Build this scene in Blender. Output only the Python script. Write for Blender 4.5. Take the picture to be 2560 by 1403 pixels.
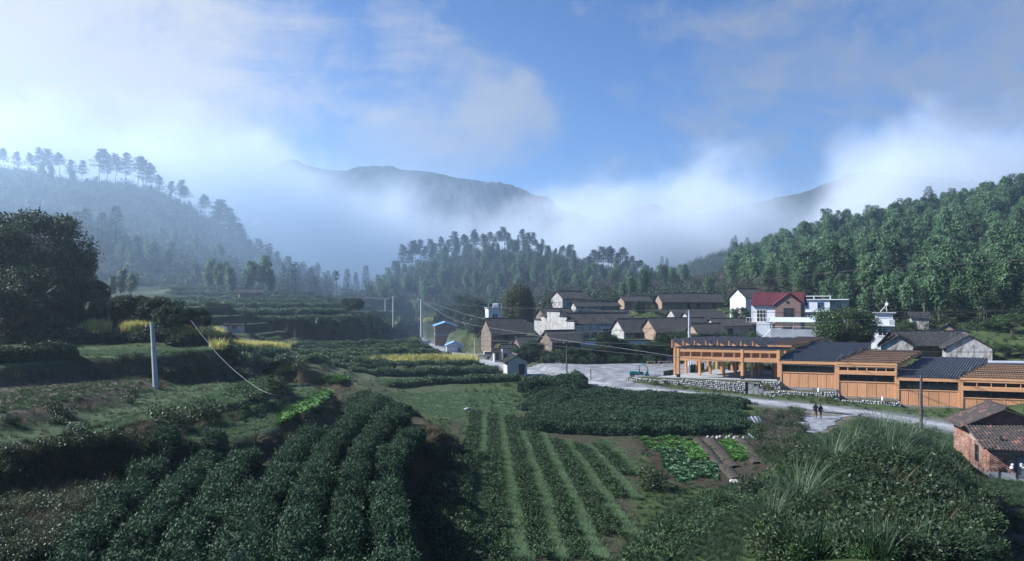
import bpy, bmesh, math, random
import numpy as np
from mathutils import Vector, Matrix

for o in list(bpy.data.objects):
    bpy.data.objects.remove(o)
scene = bpy.context.scene
C = scene.collection
R = math.radians
rng = np.random.default_rng(7)
random.seed(7)

# ------------------------------------------------------------------ camera
F, HZ, CX, CAMZ = 1668.0, 760.0, 1280.0, 12.5      # focal length and horizon in photo pixels, eye height in metres
cam_d = bpy.data.cameras.new('camera')
cam_d.sensor_fit = 'HORIZONTAL'
cam_d.sensor_width = 36
cam_d.lens = 36 * F / 2560
cam_d.shift_y = (HZ - 701.5) / 2560
cam_d.clip_start = 0.5
cam_d.clip_end = 6000
cam = bpy.data.objects.new('camera', cam_d)
C.objects.link(cam)
cam.location = (0, 0, CAMZ)
cam.rotation_euler = (R(90), 0, 0)
scene.camera = cam

# ------------------------------------------------------------------ light
SUN_AZ, SUN_EL = R(-89), R(35)                       # azimuth from +Y, negative = from the west side
sun_dir = Vector((math.sin(SUN_AZ) * math.cos(SUN_EL), math.cos(SUN_AZ) * math.cos(SUN_EL), math.sin(SUN_EL)))
sd = bpy.data.lights.new('sun', 'SUN')
sd.energy = 5.0
sd.angle = R(0.6)
sd.color = (1.0, 0.98, 0.955)
sun = bpy.data.objects.new('sun', sd)
C.objects.link(sun)
sun.rotation_euler = sun_dir.to_track_quat('Z', 'Y').to_euler()

def pxdir(px, py):
    return Vector(((px - CX) / F, 1.0, (HZ - py) / F)).normalized()

world = bpy.data.worlds.new('World')
scene.world = world
world.use_nodes = True
wn, wl = world.node_tree.nodes, world.node_tree.links
wn.clear()
def wnode(t, **kw):
    n = wn.new(t)
    for k, v in kw.items():
        setattr(n, k, v)
    return n
def wmath(op, a, b=None, clamp=False):
    n = wnode('ShaderNodeMath', operation=op, use_clamp=clamp)
    for i, v in enumerate((a, b)):
        if v is None: continue
        if isinstance(v, (int, float)): n.inputs[i].default_value = v
        else: wl.new(v, n.inputs[i])
    return n.outputs[0]
sky = wnode('ShaderNodeTexSky', sky_type='NISHITA', sun_disc=False)
sky.sun_elevation = SUN_EL
sky.sun_rotation = SUN_AZ
sky.altitude = 600
sky.air_density = 1.0
sky.dust_density = 0.4
sky.ozone_density = 2.5
tc = wnode('ShaderNodeTexCoord')
def wblob(px, py, rad, amp):
    """soft round patch of cloud about a direction"""
    d = pxdir(px, py)
    n = wnode('ShaderNodeVectorMath', operation='DOT_PRODUCT')
    wl.new(WARP, n.inputs[0]); n.inputs[1].default_value = d
    m = wnode('ShaderNodeMapRange', interpolation_type='SMOOTHSTEP')
    wl.new(n.outputs['Value'], m.inputs['Value'])
    m.inputs['From Min'].default_value = math.cos(R(rad)); m.inputs['From Max'].default_value = math.cos(R(rad * 0.12))
    m.inputs['To Min'].default_value = 0; m.inputs['To Max'].default_value = amp
    return m.outputs[0]
def wnoise(scale, detail, rough, stretch, dist=0.0):
    mp = wnode('ShaderNodeMapping'); mp.inputs['Scale'].default_value = stretch
    mp.inputs['Rotation'].default_value = (0, R(18), 0)
    wl.new(tc.outputs['Generated'], mp.inputs[0])
    n = wnode('ShaderNodeTexNoise'); n.inputs['Scale'].default_value = scale
    n.inputs['Detail'].default_value = detail; n.inputs['Roughness'].default_value = rough
    n.inputs['Distortion'].default_value = dist
    wl.new(mp.outputs[0], n.inputs['Vector'])
    return n.outputs[0]
# ragged edges: the patches are looked up through a warped direction
wz = wnode('ShaderNodeTexNoise'); wz.inputs['Scale'].default_value = 3.4; wz.inputs['Detail'].default_value = 7; wz.inputs['Roughness'].default_value = .6
wl.new(tc.outputs['Generated'], wz.inputs['Vector'])
ws = wnode('ShaderNodeVectorMath', operation='SUBTRACT'); wl.new(wz.outputs['Color'], ws.inputs[0]); ws.inputs[1].default_value = (.5, .5, .5)
wm = wnode('ShaderNodeVectorMath', operation='MULTIPLY'); wl.new(ws.outputs[0], wm.inputs[0]); wm.inputs[1].default_value = (.42, .2, .34)
wa = wnode('ShaderNodeVectorMath', operation='ADD'); wl.new(tc.outputs['Generated'], wa.inputs[0]); wl.new(wm.outputs[0], wa.inputs[1])
wn_ = wnode('ShaderNodeVectorMath', operation='NORMALIZE'); wl.new(wa.outputs[0], wn_.inputs[0])
WARP = wn_.outputs[0]
n1 = wnoise(3.2, 12, 0.62, (1.0, 1.0, 1.7), 1.1)
n2 = wnoise(12.0, 10, 0.66, (1.0, 1.0, 1.5), 0.9)
blobs = [(-250, 320, 33, .90), (520, 300, 12, .40), (560, 60, 9, .34), (1010, 40, 8, .40), (1240, 330, 7.5, .46), (1120, 200, 8, .26),
         (1900, 150, 12, .46), (2050, 260, 10, .42), (2350, 150, 14, .52), (2200, 350, 10, .40), (2560, 330, 14, .56), (1000, 470, 10, .36),
         (1450, 520, 10, .34), (1800, 500, 9, .36), (2700, 100, 16, .5)]
acc = None
for b in blobs:
    s = wblob(*b)
    acc = s if acc is None else wmath('MAXIMUM', acc, s)
nn = wmath('ADD', wmath('MULTIPLY', n1, 0.9), wmath('MULTIPLY', n2, 0.4))
nn = wmath('SUBTRACT', nn, 0.65)
msk = wmath('ADD', acc, wmath('MULTIPLY', nn, 1.9))
mr = wnode('ShaderNodeMapRange', interpolation_type='SMOOTHSTEP')
wl.new(msk, mr.inputs['Value'])
mr.inputs['From Min'].default_value = 0.10; mr.inputs['From Max'].default_value = 0.85
mr.inputs['To Max'].default_value = 0.88
# clouds brighten towards the sun
dn = wnode('ShaderNodeVectorMath', operation='DOT_PRODUCT')
wl.new(tc.outputs['Generated'], dn.inputs[0]); dn.inputs[1].default_value = sun_dir
br = wnode('ShaderNodeMapRange', interpolation_type='SMOOTHSTEP')
wl.new(dn.outputs['Value'], br.inputs['Value'])
br.inputs['From Min'].default_value = -0.1; br.inputs['From Max'].default_value = 0.75
cc = wnode('ShaderNodeMix', data_type='RGBA', clamp_result=False)
cc.inputs['A'].default_value = (2.5, 3.0, 3.95, 1); cc.inputs['B'].default_value = (5.6, 5.6, 5.75, 1)
wl.new(br.outputs[0], cc.inputs['Factor'])
tint = wnode('ShaderNodeVectorMath', operation='MULTIPLY'); tint.inputs[1].default_value = (0.52, 0.83, 1.22)
wl.new(sky.outputs[0], tint.inputs[0])
mixc = wnode('ShaderNodeMix', data_type='RGBA')
wl.new(mr.outputs[0], mixc.inputs['Factor']); wl.new(tint.outputs[0], mixc.inputs['A']); wl.new(cc.outputs['Result'], mixc.inputs['B'])
bg = wnode('ShaderNodeBackground'); bg.inputs['Strength'].default_value = 0.055
wl.new(mixc.outputs['Result'], bg.inputs['Color'])
wo = wnode('ShaderNodeOutputWorld'); wl.new(bg.outputs[0], wo.inputs['Surface'])

vs = scene.view_settings
vs.view_transform = 'Standard'; vs.look = 'None'; vs.gamma = 1.0; vs.exposure = 1.26
vs.use_curve_mapping = False
scene.cycles.use_denoising = True
scene.cycles.volume_bounces = 2
scene.cycles.max_bounces = 6
scene.cycles.diffuse_bounces = 2
scene.cycles.glossy_bounces = 2
scene.cycles.transmission_bounces = 3
scene.cycles.transparent_max_bounces = 12
scene.cycles.volume_max_steps = 96
scene.cycles.caustics_reflective = False
scene.cycles.caustics_refractive = False

# ------------------------------------------------------------------ helpers
def W(px, py, Y):
    """photo pixel at depth Y -> world point"""
    return Vector(((px - CX) / F * Y, Y, CAMZ - (py - HZ) / F * Y))
def G(px, py, z):
    """photo pixel on the level z -> world point"""
    Y = (CAMZ - z) * F / (py - HZ)
    return Vector(((px - CX) / F * Y, Y, z))
def tag(o, label=None, cat=None, group=None, kind=None):
    if label: o['label'] = label
    if cat: o['category'] = cat
    if group: o['group'] = group
    if kind: o['kind'] = kind
    return o
def empty(name, loc=(0, 0, 0), rz=0.0, label=None, cat=None, group=None):
    o = bpy.data.objects.new(name, None)
    C.objects.link(o)
    o.location = loc; o.rotation_euler = (0, 0, rz); o.empty_display_size = 0.3
    return tag(o, label, cat, group)
def link(name, mesh, parent=None, loc=None):
    o = bpy.data.objects.new(name, mesh)
    C.objects.link(o)
    if parent is not None: o.parent = parent
    if loc is not None: o.location = loc
    return o
def np_mesh(name, verts, faces, mats=(), smooth=False, rnd=None, mat_idx=None, attrs=None):
    """faces: (N,k) int array, all the same k, or list of such arrays"""
    me = bpy.data.meshes.new(name)
    verts = np.asarray(verts, dtype=np.float32).reshape(-1, 3)
    if isinstance(faces, np.ndarray): faces = [faces]
    faces = [np.asarray(f, dtype=np.int32) for f in faces if len(f)]
    me.vertices.add(len(verts)); me.vertices.foreach_set('co', verts.ravel())
    nl = sum(f.size for f in faces); npoly = sum(len(f) for f in faces)
    me.loops.add(nl); me.polygons.add(npoly)
    me.loops.foreach_set('vertex_index', np.concatenate([f.ravel() for f in faces]))
    starts = []; s = 0
    for f in faces:
        k = f.shape[1]
        starts.append(np.arange(len(f), dtype=np.int32) * k + s); s += f.size
    me.polygons.foreach_set('loop_start', np.concatenate(starts))
    if smooth: me.polygons.foreach_set('use_smooth', np.ones(npoly, dtype=bool))
    for m in mats: me.materials.append(m)
    if mat_idx is not None: me.polygons.foreach_set('material_index', np.asarray(mat_idx, dtype=np.int32))
    me.update(calc_edges=True)
    if rnd is not None:
        a = me.attributes.new('rnd', 'FLOAT', 'POINT'); a.data.foreach_set('value', np.asarray(rnd, dtype=np.float32))
    if attrs:
        for k, v in attrs.items():
            v = np.asarray(v, dtype=np.float32)
            if v.ndim == 1:
                a = me.attributes.new(k, 'FLOAT', 'POINT'); a.data.foreach_set('value', v)
            else:
                a = me.attributes.new(k, 'FLOAT_COLOR', 'POINT')
                if v.shape[1] == 3: v = np.hstack([v, np.ones((len(v), 1), np.float32)])
                a.data.foreach_set('color', v.ravel())
    return me

class MB:
    """collects plain shapes into one mesh"""
    def __init__(self): self.v = []; self.f = []
    def add(self, vs, fs):
        b = len(self.v)
        self.v += [tuple(p) for p in vs]
        self.f += [tuple(b + i for i in f) for f in fs]
        return self
    def box(self, x0, x1, y0, y1, z0, z1):
        v = [(x0, y0, z0), (x1, y0, z0), (x1, y1, z0), (x0, y1, z0), (x0, y0, z1), (x1, y0, z1), (x1, y1, z1), (x0, y1, z1)]
        return self.add(v, [(3, 2, 1, 0), (4, 5, 6, 7), (0, 1, 5, 4), (1, 2, 6, 5), (2, 3, 7, 6), (3, 0, 4, 7)])
    def hexa(self, p):
        """8 corners: bottom ring then top ring"""
        return self.add(p, [(3, 2, 1, 0), (4, 5, 6, 7), (0, 1, 5, 4), (1, 2, 6, 5), (2, 3, 7, 6), (3, 0, 4, 7)])
    def bar(self, a, b, w, h=None, up=(0, 0, 1)):
        h = h or w
        a, b = Vector(a), Vector(b); d = (b - a).normalized()
        u = Vector(up)
        if abs(d.dot(u)) > 0.95: u = Vector((1, 0, 0))
        s = d.cross(u).normalized() * (w / 2); t = s.cross(d).normalized() * (h / 2)
        return self.hexa([a - s - t, a + s - t, a + s + t, a - s + t, b - s - t, b + s - t, b + s + t, b - s + t])
    def tube(self, pts, rad, n=8, cap=True):
        pts = [Vector(p) for p in pts]
        if isinstance(rad, (int, float)): rad = [rad] * len(pts)
        base = len(self.v)
        for i, p in enumerate(pts):
            d = (pts[min(i + 1, len(pts) - 1)] - pts[max(i - 1, 0)]).normalized()
            u = Vector((0, 0, 1)) if abs(d.z) < 0.9 else Vector((1, 0, 0))
            s = d.cross(u).normalized(); t = s.cross(d).normalized()
            for k in range(n):
                a = 2 * math.pi * k / n
                self.v.append(tuple(p + (s * math.cos(a) + t * math.sin(a)) * rad[i]))
        for i in range(len(pts) - 1):
            for k in range(n):
                a, b = base + i * n + k, base + i * n + (k + 1) % n
                self.f.append((a, b, b + n, a + n))
        if cap:
            self.f.append(tuple(base + k for k in range(n))[::-1])
            e = base + (len(pts) - 1) * n
            self.f.append(tuple(e + k for k in range(n)))
        return self
    def cyl(self, a, b, r0, r1=None, n=12):
        return self.tube([a, b], [r0, r0 if r1 is None else r1], n)
    def prism(self, poly, axis, t0, t1):
        """extrude a 2D polygon; axis 'y': poly in xz, 'x': poly in yz, 'z': poly in xy"""
        def P(p, t):
            return (p[0], t, p[1]) if axis == 'y' else ((t, p[0], p[1]) if axis == 'x' else (p[0], p[1], t))
        n = len(poly)
        vs = [P(p, t0) for p in poly] + [P(p, t1) for p in poly]
        fs = [tuple(range(n))[::-1], tuple(range(n, 2 * n))] + [(i, (i + 1) % n, n + (i + 1) % n, n + i) for i in range(n)]
        return self.add(vs, fs)
    def mesh(self, name, mats=(), smooth=False):
        me = bpy.data.meshes.new(name)
        me.from_pydata(self.v, [], self.f)
        bm = bmesh.new(); bm.from_mesh(me)
        bmesh.ops.recalc_face_normals(bm, faces=bm.faces)
        bm.to_mesh(me); bm.free()
        if smooth:
            me.polygons.foreach_set('use_smooth', np.ones(len(me.polygons), dtype=bool))
        for m in (mats if isinstance(mats, (list, tuple)) else [mats]): me.materials.append(m)
        return me
    def build(self, name, mat, parent=None, loc=None, smooth=False, kind=None, bevel=0):
        o = link(name, self.mesh(name, mat, smooth), parent, loc)
        if kind: o['kind'] = kind
        if bevel:
            m = o.modifiers.new('bevel', 'BEVEL'); m.width = bevel; m.segments = 1; m.limit_method = 'ANGLE'
        return o

# ------------------------------------------------------------------ materials
MATS = {}
def mat(name, col, rough=0.8, col2=None, scale=3.0, bump=0.0, bscale=None, metal=0.0, spec=0.3, detail=6, dist=0.3, objrand=0.0, coords='Object', stretch=(1, 1, 1), lo=0.35, hi=0.65):
    """plain principled material, two colours mixed by noise, optional relief"""
    if name in MATS: return MATS[name]
    m = bpy.data.materials.new(name); m.use_nodes = True
    n, l = m.node_tree.nodes, m.node_tree.links
    p = n['Principled BSDF']
    p.inputs['Roughness'].default_value = rough; p.inputs['Metallic'].default_value = metal
    p.inputs['Specular IOR Level'].default_value = spec
    c = (*col, 1)
    p.inputs['Base Color'].default_value = c
    if col2 is not None or bump or objrand:
        t = n.new('ShaderNodeTexCoord'); mp = n.new('ShaderNodeMapping'); mp.inputs['Scale'].default_value = stretch
        l.new(t.outputs[coords], mp.inputs[0])
        out = None
        if col2 is not None:
            z = n.new('ShaderNodeTexNoise'); z.inputs['Scale'].default_value = scale; z.inputs['Detail'].default_value = detail; z.inputs['Distortion'].default_value = dist
            l.new(mp.outputs[0], z.inputs['Vector'])
            r = n.new('ShaderNodeValToRGB'); r.color_ramp.elements[0].position = lo; r.color_ramp.elements[1].position = hi
            r.color_ramp.elements[0].color = c; r.color_ramp.elements[1].color = (*col2, 1)
            l.new(z.outputs[0], r.inputs[0]); out = r.outputs[0]
        if objrand:
            oi = n.new('ShaderNodeObjectInfo'); mr = n.new('ShaderNodeMapRange')
            l.new(oi.outputs['Random'], mr.inputs['Value']); mr.inputs['To Min'].default_value = 1 - objrand; mr.inputs['To Max'].default_value = 1 + objrand
            hs = n.new('ShaderNodeHueSaturation'); l.new(mr.outputs[0], hs.inputs['Value'])
            if out is None: hs.inputs['Color'].default_value = c
            else: l.new(out, hs.inputs['Color'])
            out = hs.outputs[0]
        if out is not None: l.new(out, p.inputs['Base Color'])
        if bump:
            z = n.new('ShaderNodeTexNoise'); z.inputs['Scale'].default_value = bscale or scale * 4; z.inputs['Detail'].default_value = 5
            l.new(mp.outputs[0], z.inputs['Vector'])
            b = n.new('ShaderNodeBump'); b.inputs['Strength'].default_value = bump; b.inputs['Distance'].default_value = 0.05
            l.new(z.outputs[0], b.inputs['Height']); l.new(b.outputs[0], p.inputs['Normal'])
    MATS[name] = m
    return m
def leafmat(name, c1, c2, rough=0.5, trans=0.25, spec=0.4, objrand=0.25):
    """leaf: two greens picked per leaf, a little light passing through"""
    if name in MATS: return MATS[name]
    m = bpy.data.materials.new(name); m.use_nodes = True
    n, l = m.node_tree.nodes, m.node_tree.links
    p = n['Principled BSDF']; out = n['Material Output']
    a = n.new('ShaderNodeAttribute'); a.attribute_name = 'rnd'
    mx = n.new('ShaderNodeMix'); mx.data_type = 'RGBA'
    mx.inputs['A'].default_value = (*c1, 1); mx.inputs['B'].default_value = (*c2, 1)
    l.new(a.outputs['Fac'], mx.inputs['Factor'])
    oi = n.new('ShaderNodeObjectInfo'); mr = n.new('ShaderNodeMapRange')
    l.new(oi.outputs['Random'], mr.inputs['Value']); mr.inputs['To Min'].default_value = 1 - objrand; mr.inputs['To Max'].default_value = 1 + objrand
    hs = n.new('ShaderNodeHueSaturation'); l.new(mr.outputs[0], hs.inputs['Value']); l.new(mx.outputs['Result'], hs.inputs['Color'])
    l.new(hs.outputs[0], p.inputs['Base Color'])
    p.inputs['Roughness'].default_value = rough; p.inputs['Specular IOR Level'].default_value = spec
    if trans:
        t = n.new('ShaderNodeBsdfTranslucent'); l.new(hs.outputs[0], t.inputs['Color'])
        ms = n.new('ShaderNodeMixShader'); ms.inputs[0].default_value = trans
        l.new(p.outputs[0], ms.inputs[1]); l.new(t.outputs[0], ms.inputs[2]); l.new(ms.outputs[0], out.inputs['Surface'])
    MATS[name] = m
    return m
# ------------------------------------------------------------------ terrain
def vnoise(x, y, seed=0):
    """smooth value noise in the plane, -1..1"""
    xi = np.floor(x).astype(np.int64); yi = np.floor(y).astype(np.int64)
    xf = x - xi; yf = y - yi
    u = xf * xf * (3 - 2 * xf); v = yf * yf * (3 - 2 * yf)
    def h(a, b):
        n = (a * 374761393 + b * 668265263 + seed * 982451653) & 0xFFFFFFFF
        n = ((n ^ (n >> 13)) * 1274126177) & 0xFFFFFFFF
        return ((n ^ (n >> 16)) & 0xFFFF) / 32767.5 - 1.0
    return (h(xi, yi) * (1 - u) + h(xi + 1, yi) * u) * (1 - v) + (h(xi, yi + 1) * (1 - u) + h(xi + 1, yi + 1) * u) * v
def fbm(x, y, octv=4, seed=0, gain=0.5):
    s = 0; a = 1.0
    for i in range(octv):
        s = s + a * vnoise(x * 2 ** i, y * 2 ** i, seed + i); a *= gain
    return s

cps = [(0, 5, 4), (-20, 5, 6.2), (20, 5, 4.5), (-40, 10, 8), (40, 8, 4), (-80, 20, 11), (80, 20, 2)]
def cg(*rows):
    for r in rows: cps.append(tuple(G(*r)))
def cw(*rows):
    for r in rows: cps.append(tuple(W(*r)))
cg((1130, 1403, 3.3), (1400, 1403, 2.5), (1560, 1403, 2.0), (1130, 1035, .2), (1560, 1040, .1), (1350, 1200, 1.0), (1180, 1200, 1.9), (1600, 1200, 0), (1900, 1200, 0),
   (1900, 1090, -.2), (1600, 1090, 0), (1700, 1290, .7), (1750, 1403, 1.8), (2020, 1049, -.6), (2080, 1052, -.6), (2560, 1300, -.2), (2480, 1200, -1),
   (2560, 1230, -.8), (2400, 1165, -1), (2560, 1403, .2), (1350, 935, 1.0), (1600, 972, .8), (1850, 1000, .3), (2050, 1018, -.2), (2200, 1035, -.8),
   (2390, 1068, -1.6), (2560, 1100, -2), (1250, 910, .5), (1130, 885, 0), (1040, 850, 0), (1190, 897, .2), (1500, 930, 1.3), (1600, 912, 1.6), (1400, 915, 1.3),
   (1680, 945, 1.6), (1240, 940, .7), (1000, 1000, .8), (1500, 885, 3), (1850, 1070, 0), (1290, 1070, .1), (1500, 1000, .3), (1300, 990, .6))
cw((2000, 1403, 23), (2300, 1403, 19), (2150, 1170, 36), (2210, 1110, 42), (2350, 1220, 40), (1950, 1230, 42), (2050, 1100, 58), (2330, 1110, 58), (2480, 1380, 30),
   (1730, 775, 170), (1600, 775, 165), (1450, 785, 160), (1300, 850, 140), (1300, 800, 165), (1900, 845, 132), (2050, 830, 145), (2200, 862, 118), (2400, 895, 105),
   (2560, 900, 95), (2560, 820, 125), (2300, 815, 135), (1980, 760, 160), (1850, 760, 170), (1210, 800, 216), (1380, 775, 185), (1500, 765, 190), (1640, 765, 190),
   (1830, 720, 235), (1900, 675, 250), (2000, 640, 260), (2100, 612, 265), (2200, 592, 270), (2300, 567, 270), (2450, 542, 265), (2600, 512, 260), (2900, 440, 250), (3300, 410, 240),
   (2200, 705, 190), (2000, 735, 185), (2400, 695, 180), (2560, 685, 175), (2800, 650, 170), (2560, 785, 135), (2800, 770, 120), (2750, 860, 90),
   (930, 735, 320), (1000, 700, 330), (1060, 672, 335), (1150, 648, 340), (1250, 640, 340), (1350, 643, 340), (1410, 662, 335), (1460, 690, 330), (1550, 690, 330), (1640, 705, 320), (1700, 730, 300),
   (950, 775, 250), (1100, 770, 250), (1250, 765, 235), (1400, 750, 230), (1600, 740, 230), (1750, 740, 230),
   (1600, 715, 470), (1640, 705, 480), (1700, 685, 480), (1760, 660, 480), (1840, 635, 480), (1950, 618, 480), (2050, 600, 470), (1700, 745, 400), (1900, 730, 380),
   (-300, 400, 390), (0, 440, 390), (120, 455, 390), (250, 470, 385), (330, 478, 380), (400, 498, 378), (470, 532, 372), (520, 567, 365), (560, 602, 360), (600, 642, 350), (640, 672, 340), (700, 705, 320), (760, 730, 310), (850, 745, 310),
   (100, 610, 290), (300, 610, 290), (450, 645, 280), (-200, 600, 280), (150, 742, 190), (300, 735, 200), (450, 722, 200), (600, 735, 210), (700, 745, 230), (800, 752, 240),
   (560, 765, 140), (400, 775, 110), (700, 795, 170), (800, 822, 180), (900, 832, 190), (1000, 832, 210), (900, 792, 230), (1000, 792, 240), (600, 832, 110), (650, 872, 95),
   (760, 882, 106), (900, 905, 140), (800, 925, 110), (950, 960, 90))
cps += [(45, 108, 2.5), (60, 105, 2.5), (75, 95, 1.5), (70, 110, 3.5), (150, 340, 35), (250, 340, 55), (-40, 400, 22), (0, 400, 25), (40, 400, 25), (-100, 400, 14), (100, 400, 20),
        (100, 560, 30), (200, 560, 40), (-250, 470, 60), (-150, 450, 32), (-60, 60, 9.6), (-50, 80, 10.3), (-70, 100, 12), (-100, 60, 12.5), (-100, 120, 14.5), (-45, 95, 10.5)]
MY = 760
for px, py in [(-500, 640), (0, 640), (400, 600), (620, 470), (730, 398), (790, 414), (850, 424), (900, 420), (1000, 428), (1080, 428), (1150, 443), (1220, 463), (1290, 488), (1370, 508), (1450, 548),
               (1550, 560), (1630, 512), (1700, 548), (1850, 530), (1960, 492), (2030, 482), (2080, 467), (2140, 437), (2200, 432), (2260, 440), (2400, 455), (2700, 480), (3200, 500)]:
    cps.append(tuple(W(px, py, MY + 12 * math.sin(px * .01))))
cps += [(x, 610, 34) for x in range(-500, 601, 100)] + [(x, 1000, 70) for x in range(-700, 801, 300)] + [(-700, 300, 60), (-700, 0, 40), (700, 300, 80), (700, 0, 20), (0, -60, 8), (-200, -40, 20), (200, -40, 3), (250, 120, 25), (-250, 120, 28), (-350, 300, 70)]
cp = np.array(cps, dtype=np.float64)
def _phi(r): return np.sqrt(r * r + 9.0)
d = np.sqrt(((cp[:, None, :2] - cp[None, :, :2]) ** 2).sum(-1))
A = _phi(d) - np.eye(len(cp)) * 0.6
P = np.hstack([np.ones((len(cp), 1)), cp[:, :2] / 100])
M_ = np.block([[A, P], [P.T, np.zeros((3, 3))]])
sol = np.linalg.solve(M_, np.concatenate([cp[:, 2], np.zeros(3)]))
def base_h(x, y):
    sh = x.shape; x = x.ravel(); y = y.ravel(); out = np.empty(len(x))
    for s in range(0, len(x), 40000):
        xs_, ys_ = x[s:s + 40000], y[s:s + 40000]
        r = np.sqrt((xs_[:, None] - cp[None, :, 0]) ** 2 + (ys_[:, None] - cp[None, :, 1]) ** 2)
        out[s:s + 40000] = _phi(r) @ sol[:-3] + sol[-3] + xs_ / 100 * sol[-2] + ys_ / 100 * sol[-1]
    return out.reshape(sh)

def in_poly(x, y, poly):
    c = np.zeros(x.shape, bool)
    n = len(poly)
    for i in range(n):
        x0, y0 = poly[i]; x1, y1 = poly[(i + 1) % n]
        if y0 == y1: continue
        t = ((y0 > y) != (y1 > y)) & (x < (x1 - x0) * (y - y0) / (y1 - y0) + x0)
        c ^= t
    return c
def onplane(pts, a, b):
    out = []
    for px, py in pts:
        Y = (CAMZ - a) / ((py - HZ) / F - b)
        out.append(((px - CX) / F * Y, Y))
    return out
# terraces on the near west slope, each: level a, fall b per metre of depth, front edge in photo pixels
TERR = [
    ('t0', 6.19, .055, [(1075, 1500), (1060, 1403), (1000, 1290), (985, 1200), (1030, 1120), (1105, 1068), (1085, 1043), (1010, 1010), (950, 988), (880, 972)], [(-30, 88), (-130, 100), (-130, 0), (-1, 0)]),
    ('t1', 7.5, .055, [(-200, 1190), (150, 1140), (400, 1122), (560, 1105), (680, 1078), (760, 1048), (820, 1012), (838, 985), (805, 965)], [(-28, 84), (-130, 100), (-130, 10)]),
    ('t2', 7.9, .04, [(-200, 1135), (100, 1105), (240, 1090), (400, 1048), (500, 1030), (600, 1010), (690, 985), (720, 960), (695, 938)], [(-35, 80), (-130, 100), (-130, 15)]),
    ('t3', 8.6, .04, [(-200, 1075), (0, 1043), (180, 1010), (300, 975), (430, 945), (540, 930), (640, 915), (655, 908), (625, 900)], [(-40, 85), (-130, 100), (-130, 18)]),
    ('t4', 8.2, 0, [(-200, 930), (0, 915), (200, 897), (300, 893), (520, 880), (548, 878), (566, 872)], [(-42, 95), (-130, 100), (-130, 30)]),
    ('t5', 8.6, 0, [(-200, 880), (60, 868), (420, 862), (470, 856), (500, 850)], [(-50, 95), (-130, 100), (-130, 40)]),
    ('t6', 9.7, 0, [(-200, 838), (60, 830), (200, 824), (330, 827), (480, 822)], [(-45, 100), (-130, 110), (-130, 50)]),
    ('t7', 10.8, 0, [(-100, 798), (100, 796), (300, 794), (520, 792)], [(-50, 108), (-140, 120), (-140, 60)]),
]
TPOLY = []
for nme, a, b, edge, close in TERR:
    TPOLY.append((nme, a, b, onplane(edge, a, b) + close, onplane(edge, a, b)))
def sstep(a, b, t):
    t = np.clip((t - a) / (b - a), 0, 1); return t * t * (3 - 2 * t)

# level ground of the plaza and the stepped market plots (world outlines)
U_ = Vector((math.cos(R(17)), -math.sin(R(17)), 0)); V_ = Vector((.73, .68, 0)).normalized()
MA = Vector((24.1, 97.5, 0))
def MK(u, v): p = MA + U_ * u + V_ * v; return (p.x, p.y)
BAYS = [('a', 0, 14.0, 1.80), ('b', 14.0, 21.3, .87), ('c', 21.3, 28.6, -.15), ('d', 28.6, 36.0, -1.0), ('e', 36.0, 46.0, -1.8)]
PADS = [([MK(u0 - .2, -.6), MK(u1, -.6), MK(u1, 17), MK(u0 - .2, 17)], z - .12) for _, u0, u1, z in BAYS]
PADS[0] = ([MK(-6, -3.2), MK(14.2, -1.4), MK(14.2, 17), MK(-5, 17)], 1.70)

ROADPX = [(1010, 838, 0), (1045, 853, 0), (1085, 868, 0), (1130, 884, 0), (1190, 899, .15), (1250, 913, .45), (1350, 937, .95), (1480, 958, .9), (1600, 972, .8), (1850, 1000, .3), (2050, 1019, -.2), (2200, 1037, -.8), (2390, 1070, -1.6), (2560, 1104, -2.1), (2800, 1150, -2.6)]
def resample(P, step):
    P = np.array(P, float); d_ = np.r_[0, np.cumsum(np.linalg.norm(np.diff(P[:, :2], axis=0), axis=1))]
    t = np.arange(0, d_[-1], step)
    return np.stack([np.interp(t, d_, P[:, k]) for k in range(P.shape[1])], 1)
ROAD = resample([tuple(G(*q)) for q in ROADPX], 1.0)
for _ in range(6):
    ROAD[1:-1] = (ROAD[:-2] + ROAD[2:] + 2 * ROAD[1:-1]) / 4
PATHPX = [(2120, 1027, -.5), (2060, 1040, -.58), (2020, 1062, -.62), (2000, 1085, -.5)]
FPATH = resample([tuple(G(*q)) for q in PATHPX], .8)
PLAZA = [tuple(G(px, py, 1.45).xy) for px, py in [(1262, 916), (1300, 909), (1500, 908), (1640, 908), (1740, 907), (1800, 915), (1700, 946), (1600, 946), (1560, 960), (1480, 950), (1400, 936), (1330, 925)]]
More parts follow.
